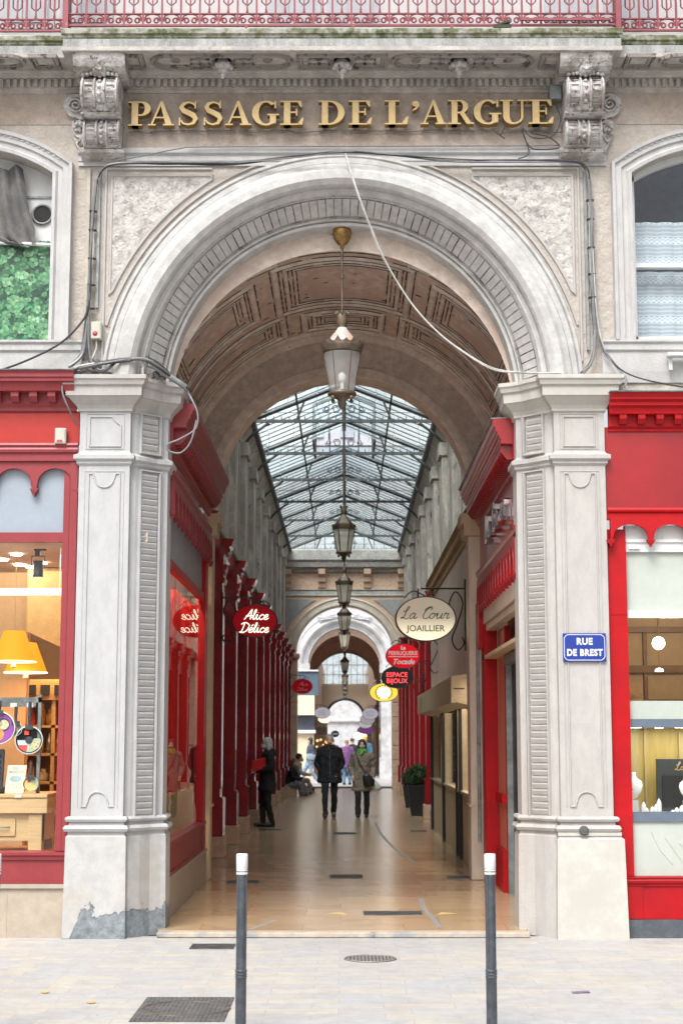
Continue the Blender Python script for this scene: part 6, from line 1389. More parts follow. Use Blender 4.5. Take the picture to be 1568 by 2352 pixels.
cg = bpy.data.materials.new('lit_white_oval'); cg = mat('lit_white_oval', (.62, .58, .50, 1), .4, var=0, emit=(1, .90, .62, 1), es=.3)
N, L, bs = nodes(cg); g_ = N.new('ShaderNodeNewGeometry'); sx_ = N.new('ShaderNodeSeparateXYZ'); L.new(g_.outputs['Position'], sx_.inputs[0]); mr_ = N.new('ShaderNodeMapRange'); mr_.inputs[1].default_value = 2.93; mr_.inputs[2].default_value = 3.25; mr_.inputs[3].default_value = .62; mr_.inputs[4].default_value = .10; L.new(sx_.outputs[2], mr_.inputs[0]); L.new(mr_.outputs[0], bs.inputs['Emission Strength'])
grn = mat('dark_green_letters', (.012, .05, .03, 1), .5, var=0)
oval_sign(1.047, 6, 3.209, .78, .575, 1, 'white lit oval sign La Cour Joaillier on the right', cg, M['brown'], [(grn, lambda b, f: (script_into(b, 'La Cour', .072, lambda u, v, n: f(u-.01, v-.0, n), .010), text_into(b, 'JOAILLIER', .11, lambda u, v, n: f(u, v-.125, n), 0, .001, .001)))], wallx=1.55)
sr2 = mat('sign_bright_red', (.42, .003, .008, 1), .5, emit=(.5, .004, .010, 1), es=.4, var=0, spec=.15)
oval_sign(1.05, 14, 3.157, .62, .445, 1, 'red oval sign La Perruquerie Tocade in white letters on the right', sr2, M['iron'], [(M['wpaint'], lambda b, f: (text_into(b, 'La', .09, lambda u, v, n: f(u, v+.14, n), 0, .001, .004), text_into(b, 'PERRUQUERIE', .098, lambda u, v, n: f(u, v+.045, n), 0, .001, .0012, 0, 'CENTER', .84), b.fbox(f, -.26, .26, -.02, -.008, 0, .001), text_into(b, 'Tocade', .13, lambda u, v, n: f(u, v-.105, n), 0, .001, .003, .35)))])
rl = emis('red_letters', (.9, .06, .07, 1), .9)
oval_sign(1.035, 17, 2.897, .62, .43, 1, 'black oval sign ESPACE BIJOUX in red letters on the right', M['black'], M['iron'], [(rl, lambda b, f: (text_into(b, 'ESPACE', .125, lambda u, v, n: f(u, v+.045, n), 0, .001, .0015), text_into(b, 'BIJOUX', .125, lambda u, v, n: f(u, v-.075, n), 0, .001, .0015)))])
yl = mat('sign_yellow', (.72, .52, .04, 1), .4, emit=(1, .72, .1, 1), es=.35, var=0); yc = emis('pale_yellow_core', (1, .85, .4, 1), 1.0)
oval_sign(.851, 20, 2.688, .63, .40, 1, 'glowing yellow oval sign with a laurel wreath on the right', yl, M['iron'], [(yc, lambda b, f: b.prism(ell(0, 0, .17, .14, 0, 350, 24), f, 0, .001)), (mat('gold_brown', (.45, .25, .02, 1), .5), lambda b, f: [b.prism([(.17*math.cos(a)+.03*math.cos(a+q), .14*math.sin(a)+.03*math.sin(a+q)) for q in (0, 1.2, 3.1, 4.2)], f, 0, .001) for a in [-.9+i*.33 for i in range(16)]])])
oval_sign(-1.275, 34, 3.278, .62, .46, -1, 'small dark red oval sign with faint script far along the left wall', sr, M['iron'], [(mat('faint_letters', (.5, .25, .25, 1), .5), lambda b, f: (script_into(b, 'Alice', .055, lambda u, v, n: f(u+.03, v+.02, n), .012, 0, .25), script_into(b, 'Délice', .053, lambda u, v, n: f(u-.01, v-.13, n), .012, 0, .25)))])
gy = mat('grey_sign', (.42, .40, .44, 1), .5, emit=(.42, .40, .46, 1), es=.45); gl2 = mat('grey_sign_letters', (.12, .12, .14, 1), .5)
def scr(b, f): [b.ribbon([(-.2+.05*i+(j % 2)*.03, .10-.09*j+.012*((i*7+j) % 3-1)) for i in range(8)], .014, .001, f) for j in range(3)]
oval_sign(-1.13, 66, 3.0, .82, .60, -1, 'pale grey oval sign on the left inside the second archway', gy, M['iron'], [(gl2, scr)]); oval_sign(-1.10, 72, 2.78, .72, .46, -1, 'glowing pale yellow oval sign under the grey one on the far left', emis('pale_lit', (1, .9, .55, 1), .8), M['iron'])
oval_sign(1.28, 66, 2.96, .82, .60, 1, 'pale grey oval sign with fine writing inside the second archway on the right', gy, M['iron'], [(gl2, scr)]); oval_sign(1.20, 70, 2.72, .80, .56, 1, 'greyish oval sign half hidden behind the pale one on the far right', mat('dull_grey_sign', (.3, .28, .29, 1), .5, emit=(.3, .28, .29, 1), es=.45), M['iron'])
oval_sign(1.15, 76, 2.55, .8, .5, 1, 'whitish oval sign low on the far right', M['wpaint'], M['iron']); oval_sign(1.30, 84, 2.25, 1.1, .5, 1, 'dark purple oval sign low on the far right', mat('purple_sign', (.08, .02, .10, 1), .5, emit=(.3, .05, .3, 1), es=.15), M['iron']); oval_sign(.95, 88, 1.9, .95, .5, 1, 'pale yellow lit oval sign above the woman’s head', emis('yellow_lit', (1, .85, .5, 1), .9), M['iron'])
oval_sign(-.62, 86, 2.02, .5, .42, -1, 'black oval sign with a pale bar beyond the man’s head', M['black'], M['iron'], [(M['wpaint'], lambda b, f: b.fbox(f, -.15, .15, -.04, .04, 0, .001))], bracket=False)
# ================================================================== STREET NAME PLATE AND WALL FITTINGS
t = thing('street_sign', (2.13, -.06, 2.5), 'blue enamel street plate reading RUE DE BREST on the right pilaster', 'sign')
fb = F(-.062); b = MB(); b.fbox(fb, 1.945, 2.325, 2.375, 2.625, 0, .014, 0, .004); b.build('plate', mat('blue_enamel', (.012, .035, .25, 1), .2, var=.03, coat=.5), t)
b = MB(); f2 = F(-.076); q = .03
b.ribbon([(1.957+q, 2.612), (2.313-q, 2.612), (2.313-q*.4, 2.612-q*.4), (2.313, 2.612-q), (2.313, 2.388+q), (2.313-q*.4, 2.388+q*.4), (2.313-q, 2.388), (1.957+q, 2.388), (1.957+q*.4, 2.388+q*.4), (1.957, 2.388+q), (1.957, 2.612-q), (1.957+q*.4, 2.612-q*.4)], .006, .001, f2, 0, True); b.build('border', M['wpaint'], t)
b = MB()
text_into(b, 'RUE', .080, lambda u, v, n: (2.135+u, -.0775-n, 2.550+v), 0, .001, .0035, sx=.92, spacing=1.12); text_into(b, 'DE BREST', .080, lambda u, v, n: (2.135+u, -.0775-n, 2.452+v), 0, .001, .0035, sx=.84, spacing=1.12); b.build('lettering', M['wpaint'], t)
t = thing('medallion', (2.07, -.11, .93), 'small round dark metal medallion on the right pilaster base', 'medallion'); b = MB(); b.lathe([(.001, .012), (.034, .012), (.042, .006), (.042, -.01)], (2.09, -.112, .915), 20, 0, True, lambda x, y, z: (x, -z, y)); b.build('disc', M['cast'], t)
b = MB()
for k in range(-2, 3): b.box(2.09-.024, 2.09+.024, -.127, -.124, .915+k*.011-.002, .915+k*.011+.002)
b.build('raised_lines', M['steel'], t)
def junction(x, y, z, w, h, lab, redf):
    t = thing('junction_box', (x, y, z), lab, 'utility box'); b = MB(); b.box(x-w/2, x+w/2, y-.06, y, z-h/2, z+h/2, 0, .006); b.box(x-w/2+.008, x+w/2-.008, y-.064, y-.06, z-h/2+.01, z+h/2-.01); b.box(x+w*.32, x+w*.36, y-.068, y-.06, z-.02, z+h*.4); b.build('housing', M['ivory'], t)
    b = MB(); redf(b, x, y, z, w, h); b.build('red_mark', mat('raspberry_paint', (.42, .04, .09, 1), .5), t)
junction(-2.23, -.02, 5.375, .095, .165, 'cream fire service box with a round red mark under the left cable bundle', lambda b, x, y, z, w, h: b.lathe([(.001, .004), (.022, .004), (.022, -.002)], (x-.008, y-.0645, z-.03), 16, 0, True, lambda a, c, d: (a, -d, c)))
junction(-2.53, -.02, 4.40, .10, .145, 'cream alarm box with a small red label on the left red fascia', lambda b, x, y, z, w, h: b.box(x-.03, x+.02, y-.067, y-.062, z-h/2+.015, z-h/2+.035))
b = MB(); b.box(1.92, 2.03, -.12, -.02, 7.56, 7.70, 0, .006); tag(b.build('meter_box', M['steel']), 'plain grey box behind the last gold letter beside the right corbel', 'utility box')
# ================================================================== CABLES
def cable(pts, r, m, lab, k=8, name='cable', grp=None):
    b = MB(); b.tube(cr(pts, k), r, 6); return tag(b.build(name, m), lab, 'cable', grp)
def bundle(paths, mats, lab, name='cable_bundle', ties=0):
    b = MB()
    for i, (pts, r) in enumerate(paths): b.tube(cr(pts, 6), r, 6, i % len(mats))
    return tag(b.build(name, mats), lab, 'cable bundle')
R = random.Random(3)
def jit(pts, a): return [(x+R.uniform(-a, a), y-R.uniform(0, .02), z+R.uniform(-a, a)) for x, y, z in pts]
top = [(-2.26, -.06, 6.78), (-2.20, -.08, 6.90), (-2.05, -.09, 6.945), (-1.6, -.09, 6.95), (-1.0, -.09, 6.95), (-.4, -.16, 6.985), (0, -.18, 7.02), (.4, -.16, 7.005), (1.0, -.09, 6.975), (1.6, -.09, 6.965), (2.1, -.09, 6.965), (2.24, -.08, 6.90), (2.27, -.06, 6.78)]
bundle([(jit(top, .012), r) for r in (.009, .008, .008, .007, .006, .006, .005)], [M['cableb'], M['cable'], M['cableb'], M['cablew']], 'bundle of black and grey cables running along the moulding above the arch')
lft = [(-2.26, -.06, 6.80), (-2.285, -.06, 6.5), (-2.29, -.06, 6.1), (-2.30, -.06, 5.7), (-2.33, -.06, 5.35), (-2.36, -.07, 5.15), (-2.45, -.10, 5.02)]
bundle([(jit(lft, .014), r) for r in (.012, .010, .009, .009, .008, .007)]+[([(-2.30, -.07, 5.6), (-2.30, -.08, 5.3), (-2.26, -.10, 5.08), (-2.17, -.14, 4.99), (-2.06, -.12, 5.05)], .010), ([(-2.31, -.07, 5.6), (-2.31, -.09, 5.2), (-2.25, -.12, 5.02), (-2.15, -.15, 4.97), (-2.04, -.12, 5.06)], .009), ([(-2.23, -.05, 5.29), (-2.23, -.06, 5.2), (-2.28, -.08, 5.08), (-2.36, -.1, 5.0)], .008), ([(-2.225, -.05, 5.29), (-2.22, -.06, 5.17), (-2.17, -.08, 5.08), (-2.08, -.1, 5.06)], .008)], [M['cable'], M['cable'], M['cableb'], M['cablew'], M['cable']], 'bundle of grey cables dropping down the left edge of the arch')
cm = [(-2.47, -.10, 4.99), (-2.30, -.13, 5.03), (-2.0, -.14, 5.07), (-1.8, -.13, 5.10), (-1.65, -.10, 5.03), (-1.5, .05, 4.93), (-1.42, .12, 4.86)]
bundle([(jit(cm, .016), r) for r in (.014, .012, .010, .012, .009, .008)], [M['cable'], M['cableb'], M['cable'], M['cablew']], 'tangled cables lying on top of the left pilaster capital')
b = MB(); b.tube([(-1.72, -.06, 5.06), (-1.42, .02, 4.87)], .028, 8); tag(b.build('conduit', M['steel']), 'grey conduit stub leaving the left capital towards the arch', 'conduit')
rgt = [(2.27, -.06, 6.80), (2.28, -.06, 6.4), (2.275, -.06, 6.0), (2.28, -.06, 5.6), (2.29, -.06, 5.3), (2.25, -.08, 5.08), (2.16, -.1, 4.97)]
rg2 = [(2.28, -.06, 6.80), (2.29, -.06, 6.4), (2.29, -.06, 6.0), (2.31, -.06, 5.5), (2.37, -.07, 5.2), (2.47, -.10, 5.02), (2.53, -.2, 4.90), (2.53, -.22, 4.80)]
bundle([(jit(rgt, .012), r) for r in (.012, .011, .009, .008)]+[(jit(rg2, .01), r) for r in (.009, .008, .007)], [M['cable'], M['cable'], M['cablew'], M['cableb']], 'bundle of grey cables dropping down the right edge of the arch')
b = MB()
for z in (6.6, 6.42, 6.15, 5.9, 5.68): b.box(2.245, 2.31, -.085, -.03, z, z+.008); b.box(-2.32, -2.25, -.085, -.03, z-.1, z-.092)
tag(b.build('cable_ties', M['cableb']), 'black ties around the vertical cable bundles', 'cable ties')
b = MB(); b.box(-2.352, -2.322, -.03, 0, 5.5, 6.93); tag(b.build('timber_batten', mat('old_batten', (.52, .49, .40, 1), .8, c2=(.42, .4, .34, 1), s2=4)), 'pale timber batten behind the left cable bundle', 'batten')
b = MB(); b.box(2.225, 2.25, -.035, 0, 5.2, 6.9); b.box(-2.25, -2.225, -.035, 0, 5.6, 6.9); tag(b.build('cable_trunking', M['steel']), 'grey trunking strips behind the cable bundles', 'trunking')
cable([(-3.3, -.1, 4.93), (-2.9, -.12, 5.06), (-2.55, -.12, 5.24), (-2.35, -.1, 5.46), (-2.31, -.08, 5.6)], .010, M['cableb'], 'dark cable rising from the left shop cornice to the cable bundle')
cable([(2.40, -.07, 5.15), (2.52, -.15, 4.98), (2.75, -.22, 4.87), (3.2, -.24, 4.79), (3.6, -.25, 4.79)], .008, M['cableb'], 'dark cable falling from the right cable bundle onto the red cornice')
cable([(.03, -.2, 7.0), (.137, -.25, 6.62), (.254, -.25, 6.292), (.372, -.25, 5.999), (.605, -.25, 5.602), (.837, -.25, 5.329), (1.069, -.25, 5.141), (1.34, -.25, 4.981), (1.611, -.22, 4.945), (1.96, -.2, 4.948)], .0095, M['cablew'], 'pale rope-like cable sagging diagonally across the arch opening', 14, 'swag_cable')
cable([(.035, -.2, 7.0), (.147, -.27, 6.60), (.27, -.27, 6.26), (.40, -.27, 5.95), (.63, -.27, 5.56), (.86, -.27, 5.30), (1.09, -.27, 5.115), (1.35, -.26, 4.962), (1.611, -.23, 4.946), (1.9, -.2, 4.945)], .006, M['cablew'], 'thinner pale cable following the sagging one', 14, 'swag_cable')
cable([(-1.45, .1, 4.90), (-1.36, .0, 4.75), (-1.30, -.05, 4.6), (-1.32, -.05, 4.47), (-1.45, -.05, 4.38), (-1.56, -.05, 4.33), (-1.56, -.05, 4.27), (-1.45, -.05, 4.25), (-1.36, -.05, 4.35), (-1.31, -.05, 4.55)], .009, M['cable'], 'grey cable hanging in a loop beside the left red cornice', 10, 'cable_loop')
cable([(-2.50, -.12, 4.95), (-2.50, -.2, 4.78), (-2.44, -.18, 4.62), (-2.385, -.06, 4.5)], .008, M['cable'], 'short grey cable between the left cornice and the capital')
for lab, pts in (('cable looping from the moulding up beside the left corbel', [(-2.1, -.1, 6.97), (-1.8, -.12, 7.02), (-1.5, -.1, 7.09), (-1.2, -.08, 7.115), (.5, -.08, 7.12), (2.0, -.08, 7.125)]), ('loose wires hanging under the last gold letters', [(1.66, -.08, 7.28), (1.70, -.1, 7.15), (1.78, -.1, 7.08), (2.0, -.1, 7.1), (1.9, -.1, 7.2), (1.75, -.1, 7.24), (1.84, -.1, 7.3)]), ('dark wire curling below the letter U', [(1.50, -.08, 7.3), (1.46, -.1, 7.22), (1.42, -.1, 7.25), (1.5, -.1, 7.18)]), ('black wires tangled beside the right corbel', [(1.97, -.13, 7.5), (2.01, -.14, 7.35), (1.96, -.12, 7.22), (1.86, -.12, 7.18), (1.74, -.1, 7.2), (1.66, -.1, 7.28), (1.72, -.1, 7.05), (1.62, -.1, 6.99)])):
    cable(pts, .006, M['cableb'] if 'wire' in lab else M['cable'], lab, 8)
b = MB()
rr = random.Random(11)
for i in range(34):                                    # broken mortar and rubble on the left capital
    x = rr.uniform(-2.45, -1.62); y = rr.uniform(-.08, .05); s = rr.uniform(.02, .06); b.ball((x, y, 4.94+s*.4), s, 0, 4, (rr.uniform(.8, 1.6), 1, rr.uniform(.6, 1.2)))
tag(b.build('rubble', mat('dirty_rubble', (.20, .18, .165, 1), .95, c2=(.05, .045, .04, 1), s2=9, lo=.45, hi=.6, bump=.8, bs=30)), kind='stuff')
b = MB(); b.box(-5, -1.80, -.01, .0, 4.93, 5.12); b.build('broken_render', mat('broken_render', (.30, .28, .26, 1), .95, c2=(.08, .075, .07, 1), s2=7, lo=.45, hi=.58, c3=(.6, .58, .55, 1), s3=9, lo3=.5, hi3=.6, bump=1, bs=25, bs2=9), BLD)
# ================================================================== BOLLARDS
def bollard(x, y, lab):
    t = thing('bollard', (x, y, 0), lab, 'bollard', 'white topped bollards along the pavement edge')
    b = MB(); b.lathe([(.032, 0), (.032, .31), (.035, .315), (.035, .32), (.030, .325), (.035, .33), (.035, .337), (.030, .342), (.035, .347), (.035, .354), (.032, .36)], (x, y, 0), 24)
    b.build('lower_post', M['anthr'], t)
    b = MB(); N = 32; rings = []
    for z in (.36, .37, .90, .905):
        rings.append([(x+(.031-(.006 if (k % 8) in (3, 4) and .365 < z < .902 else 0))*math.cos(2*PI*k/N+.2), y+(.031-(.006 if (k % 8) in (3, 4) and .365 < z < .902 else 0))*math.sin(2*PI*k/N+.2), z) for k in range(N)])
    b.loft(rings, 0, True); b.build('fluted_post', M['anthr'], t)
    b = MB(); b.lathe([(.031, .905), (.034, .908), (.034, .917), (.031, .919), (.031, .924), (.034, .926), (.034, .934), (.031, .937), (.034, .942), (.034, 1.02), (.031, 1.026), (.001, 1.027)], (x, y, 0), 28); b.build('white_cap', M['wpaint'], t)
    b = MB(); b.lathe([(.0318, .919), (.0318, .926)], (x, y, 0), 24, cap=False); b.lathe([(.0318, .934), (.0318, .942)], (x, y, 0), 24, cap=False); b.build('dark_band', M['brown'], t)
bollard(-.583, -4.45, 'white topped dark bollard standing left of the passage axis'); bollard(.885, -4.45, 'white topped dark bollard standing in front of the right jamb'); bollard(-2.045, -4.45, 'dark bollard cut off by the left edge of the picture')
# ================================================================== GRATES AND COVERS
def grate(x0, x1, y0, y1, z, n, lab, along='x', name='floor_grate', grp=None):
    t = thing(name, ((x0+x1)/2, (y0+y1)/2, z), lab, 'grate', grp); w = .014
    b = MB(); b.box(x0, x1, y0, y0+w, z, z+.008); b.box(x0, x1, y1-w, y1, z, z+.008); b.box(x0, x0+w, y0+w, y1-w, z, z+.008); b.box(x1-w, x1, y0+w, y1-w, z, z+.008)
    for i in range(n):
        u = x0+(x1-x0)*(i+.5)/n; b.box(u-(x1-x0)/n*.25, u+(x1-x0)/n*.25, y0+w, y1-w, z, z+.007)
    b.build('bars', M['cast'], t)
    b = MB(); b.box(x0+.01, x1-.01, y0+.01, y1-.01, z, z+.0025); b.build('pit_shade', M['dark'], t)  # dark sheet under the bars, shade of the pit put into the colour
grate(-1.245, -.885, -.76, -.46, .001, 22, 'small slotted drain grate on the pavement near the left pilaster')
b = MB(); b.box(-1.10, -1.03, -.65, -.57, .008, .013); b.ball((-1.065, -.61, .008), .045, 0, 6, (1.2, 1, .1)); tag(b.build('grate_boss', M['cast']), 'oval keyhole plate in the middle of the pavement drain grate', 'plate')
t = thing('manhole_cover', (.223, -1.33, 0), 'round dark cast iron cover on the pavement in front of the passage', 'manhole cover'); b = MB(); b.lathe([(.001, .004), (.20, .004), (.205, .002), (.205, -.01)], (.223, -1.33, 0), 36); b.build('disc', M['cast'], t)
b = MB()
for k in range(-6, 7): h = math.sqrt(.19**2-(k*.028)**2)*.93; b.box(.223+k*.028-.008, .223+k*.028+.008, -1.33-h, -1.33+h, .0042, .009)
b.lathe([(.19, .004), (.192, .010), (.203, .010), (.203, .004)], (.223, -1.33, 0), 36, cap=False); b.build('ribs', mat('worn_iron', (.24, .22, .2, 1), .55, .3), t)
t = thing('manhole_cover', (-1.02, -3.6, 0), 'large square cast iron cover with a round lid at the bottom of the picture', 'manhole cover')
b = MB(); b.box(-1.285, -.705, -4.10, -3.19, -.01, .004); b.build('frame', M['cast'], t)
b = MB(); b.lathe([(.268, .004), (.27, .010), (.285, .010), (.287, .004)], (-.985, -3.64, 0), 48, cap=False); b.build('lid_rim', M['brown'], t)
b = MB()
for i in range(20):
    for j in range(26):
        x, y = -1.27+i*.0285, -4.08+j*.0345
        if abs(math.hypot(x+.975, y+3.64)-.277) < .02: continue
        if (i+j) % 2: b.box(x, x+.020, y, y+.008, .0035, .009)
        else: b.box(x+.006, x+.013, y-.008, y+.016, .0035, .009)
b.build('tread_pattern', mat('worn_tread', (.17, .165, .165, 1), .5, .4), t)
zf = .0495
grate(.20, .76, 1.30, 1.62, zf, 30, 'wide slotted grate in the passage floor near the threshold', grp='grates in the passage floor'); grate(-.16, .24, 5.3, 5.75, zf, 18, 'grate in the middle of the passage floor under the vault', grp='grates in the passage floor'); grate(-1.35, -.98, 4.6, 4.95, zf, 16, 'narrow grate beside the left shop window under the vault', grp='grates in the passage floor')
grate(-.18, .22, 14.1, 14.6, zf, 12, 'grate in the middle of the floor before the walking man', grp='grates in the passage floor'); grate(1.25, 1.60, 5.2, 5.6, zf, 12, 'grate at the foot of the right stone pier', grp='grates in the passage floor'); grate(-1.55, -1.15, 15.2, 15.6, zf, 12, 'grate near the feet of the grey haired woman', grp='grates in the passage floor'); grate(1.2, 1.5, 14.8, 15.2, zf, 12, 'grate before the potted shrub on the right', grp='grates in the passage floor')
b = MB()
tpm = mat('grey_tape', (.24, .23, .22, 1), .5)
for lab, pts in (('strip of worn grey tape on the right near the threshold', [(.82, 2.9, 0), (.80, 2.0, 0), (.84, 1.2, 0), (.86, .3, 0)]), ('long curved strip of grey tape on the floor right of the walkers', [(.62, 18, 0), (.66, 14, 0), (.78, 10.5, 0), (.90, 8.5, 0), (.96, 7.6, 0)]), ('short strip of worn tape left near the threshold', [(-.62, .9, 0), (-.80, .2, 0)])):
    b = MB(); q = cr(pts, 6); b.ribbon([(p.x, p.y) for p in q], .05, .0012, lambda u, v, n: (u, v, .0494+n)); tag(b.build('floor_tape', tpm), lab, 'tape')
b = MB(); 
for x, y in ((.05, 1.35), (.9, 1.35)): b.prism([(x, y), (x-.2*(1 if x < .5 else -1), y+.12), (x-.05*(1 if x < .5 else -1), y+.22)], lambda u, v, n: (u, v, .0493+n), 0, .0008)
tag(b.build('yellow_floor_mark', mat('worn_yellow', (.55, .40, .14, 1), .5)), 'worn yellow triangles beside the wide floor grate', 'floor marking')
b = MB(); fm = lambda u, v, n: (u*.9+v*.3, v-u*.2, n+.002)
b.fbox(lambda u, v, n: (1.62+u, -2.98+v+u*.15, .002+n+u*.03), -.06, .06, -.03, .04, 0, .004); tag(b.build('litter_paper', mat('purple_foil', (.10, .07, .16, 1), .4, c2=(.25, .12, .2, 1), s2=40)), 'crumpled purple wrapper lying on the pavement on the right', 'litter')
for x, y, lab in ((-2.0, -3.0, 'small dry yellow leaf on the pavement near the left edge'), (-1.62, -3.42, 'small dry yellow leaf left of the square manhole cover')):
    b = MB(); b.prism([(x+.03*math.cos(a)*(1+.3*math.sin(3*a)), y+.025*math.sin(a)) for a in [k*PI/5 for k in range(10)]], lambda u, v, n: (u, v, .004+n+.1*abs(u-x)), 0, .002); tag(b.build('dry_leaf', mat('dry_leaf', (.55, .33, .08, 1), .7)), lab, 'leaf')
# ================================================================== PLANTERS
def planter(x, y, s, lab):
    t = thing('potted_shrub', (x, y, .05), lab, 'planter', 'potted box shrubs along the right wall'); z0 = .05
    b = MB(); b.loft([[(x+w*sx, y+w*sy, z0+z) for sx, sy in ((-1, -1), (1, -1), (1, 1), (-1, 1))] for w, z in ((.16*s, 0), (.235*s, .62*s), (.245*s, .62*s), (.245*s, .66*s), (.22*s, .66*s), (.215*s, .6*s))], 0, True, True); b.build('pot', M['black'], t)
    b = MB(); rr = random.Random(int(x*100+y)); c = Vector((x, y, z0+.86*s))
    for i in range(3600):
        a = rr.uniform(0, 2*PI); ph = math.acos(rr.uniform(-1, 1)); q = rr.uniform(.72, 1.0)*(1+.10*math.sin(3*a+ph*4)+.06*math.sin(7*a+5*ph))
        d = Vector((math.sin(ph)*math.cos(a), math.sin(ph)*math.sin(a), math.cos(ph))); p = c+Vector((d.x*.27*s, d.y*.27*s, d.z*.25*s))*q
        u = (d.cross(Vector((rr.random()-.5, rr.random()-.5, rr.random()-.5)))).normalized()*.017; v = (d*.5+Vector((rr.random()-.5, rr.random()-.5, rr.random()-.5))).normalized()*.022
        b.add([p-u, p+v*.5-u*.1, p+u, p-v*.9], [(0, 1, 2, 3)], rr.randrange(2))
    b.build('foliage', [mat('box_leaf', (.018, .05, .016, 1), .6, var=.2), mat('box_leaf_light', (.05, .10, .03, 1), .6, var=.2)], t)
    b = MB(); b.tube([(x, y, z0+.55*s), (x+.01, y, z0+.7*s), (x, y, z0+.85*s)], .02*s, 6); b.build('stem', M['wood'], t)
planter(1.62, 20.8, 1.0, 'clipped round box shrub in a tall black tapered pot on the right'); planter(1.62, 25.0, .8, 'smaller potted shrub half hidden behind the front one')
# ================================================================== FAIRY LIGHTS
mb_f = emis('fairy_bulb', (.9, .95, 1, 1), .9); R = random.Random(21)
def fairy(x, y, zt, zb, lab):
    b = MB(); b.tube([(x+.01*math.sin(k*1.7), y, zt+(zb-zt)*k/8) for k in range(9)], .0035, 3, 0)
    n = int((zt-zb)/.14)
    for k in range(n): b.ball((x+R.uniform(-.012, .012), y, zt-(k+.5)*.14), .0065, 1, 3)
    tag(b.build('fairy_light_string', [M['iron'], mb_f]), lab, 'string lights', 'strings of fairy lights hanging under the glass roof')
rows = [(8.5, 7.2), (12.4, 7.25), (17.0, 7.3), (21.5, 7.3), (27, 7.2), (38.5, 6.4)]
nm = ['nearest', 'second', 'third', 'fourth', 'fifth', 'farthest']
for j, (y, zb) in enumerate(rows):
    for i in range(7):
        x = -1.5+i*.5+(.05 if j % 2 else 0)
        fairy(x, y, 8.18, zb+R.uniform(-.15, .15)+.0, 'string of fairy lights, '+nm[j]+' row, '+(['leftmost', 'second from the left', 'third from the left', 'in the middle', 'third from the right', 'second from the right', 'rightmost'][i]))
b = MB()
for j, (y, zb) in enumerate(rows): b.tube([(-1.9, y, 8.18), (1.9, y, 8.18)], .006, 4)

for q, o in enumerate(build_each(b, 'carrier_wire', M['iron'])): tag(o, nm[min(q, 5)]+' thin cross wire carrying fairy lights under the roof', 'wire', 'cross wires under the glass roof')
b = MB(); b.tube(cr([(-1.75, 5.6, 6.0), (-1.85, 7, 5.4), (-1.9, 8.5, 5.0)], 6), .004, 3)
for k in range(7): b.ball((-1.74-.02*k, 5.7+.42*k, 5.95-.14*k), .01, 1, 4)
tag(b.build('fairy_light_string', [M['iron'], mb_f]), 'loose string of fairy lights sagging beside the left upper wall', 'string lights')
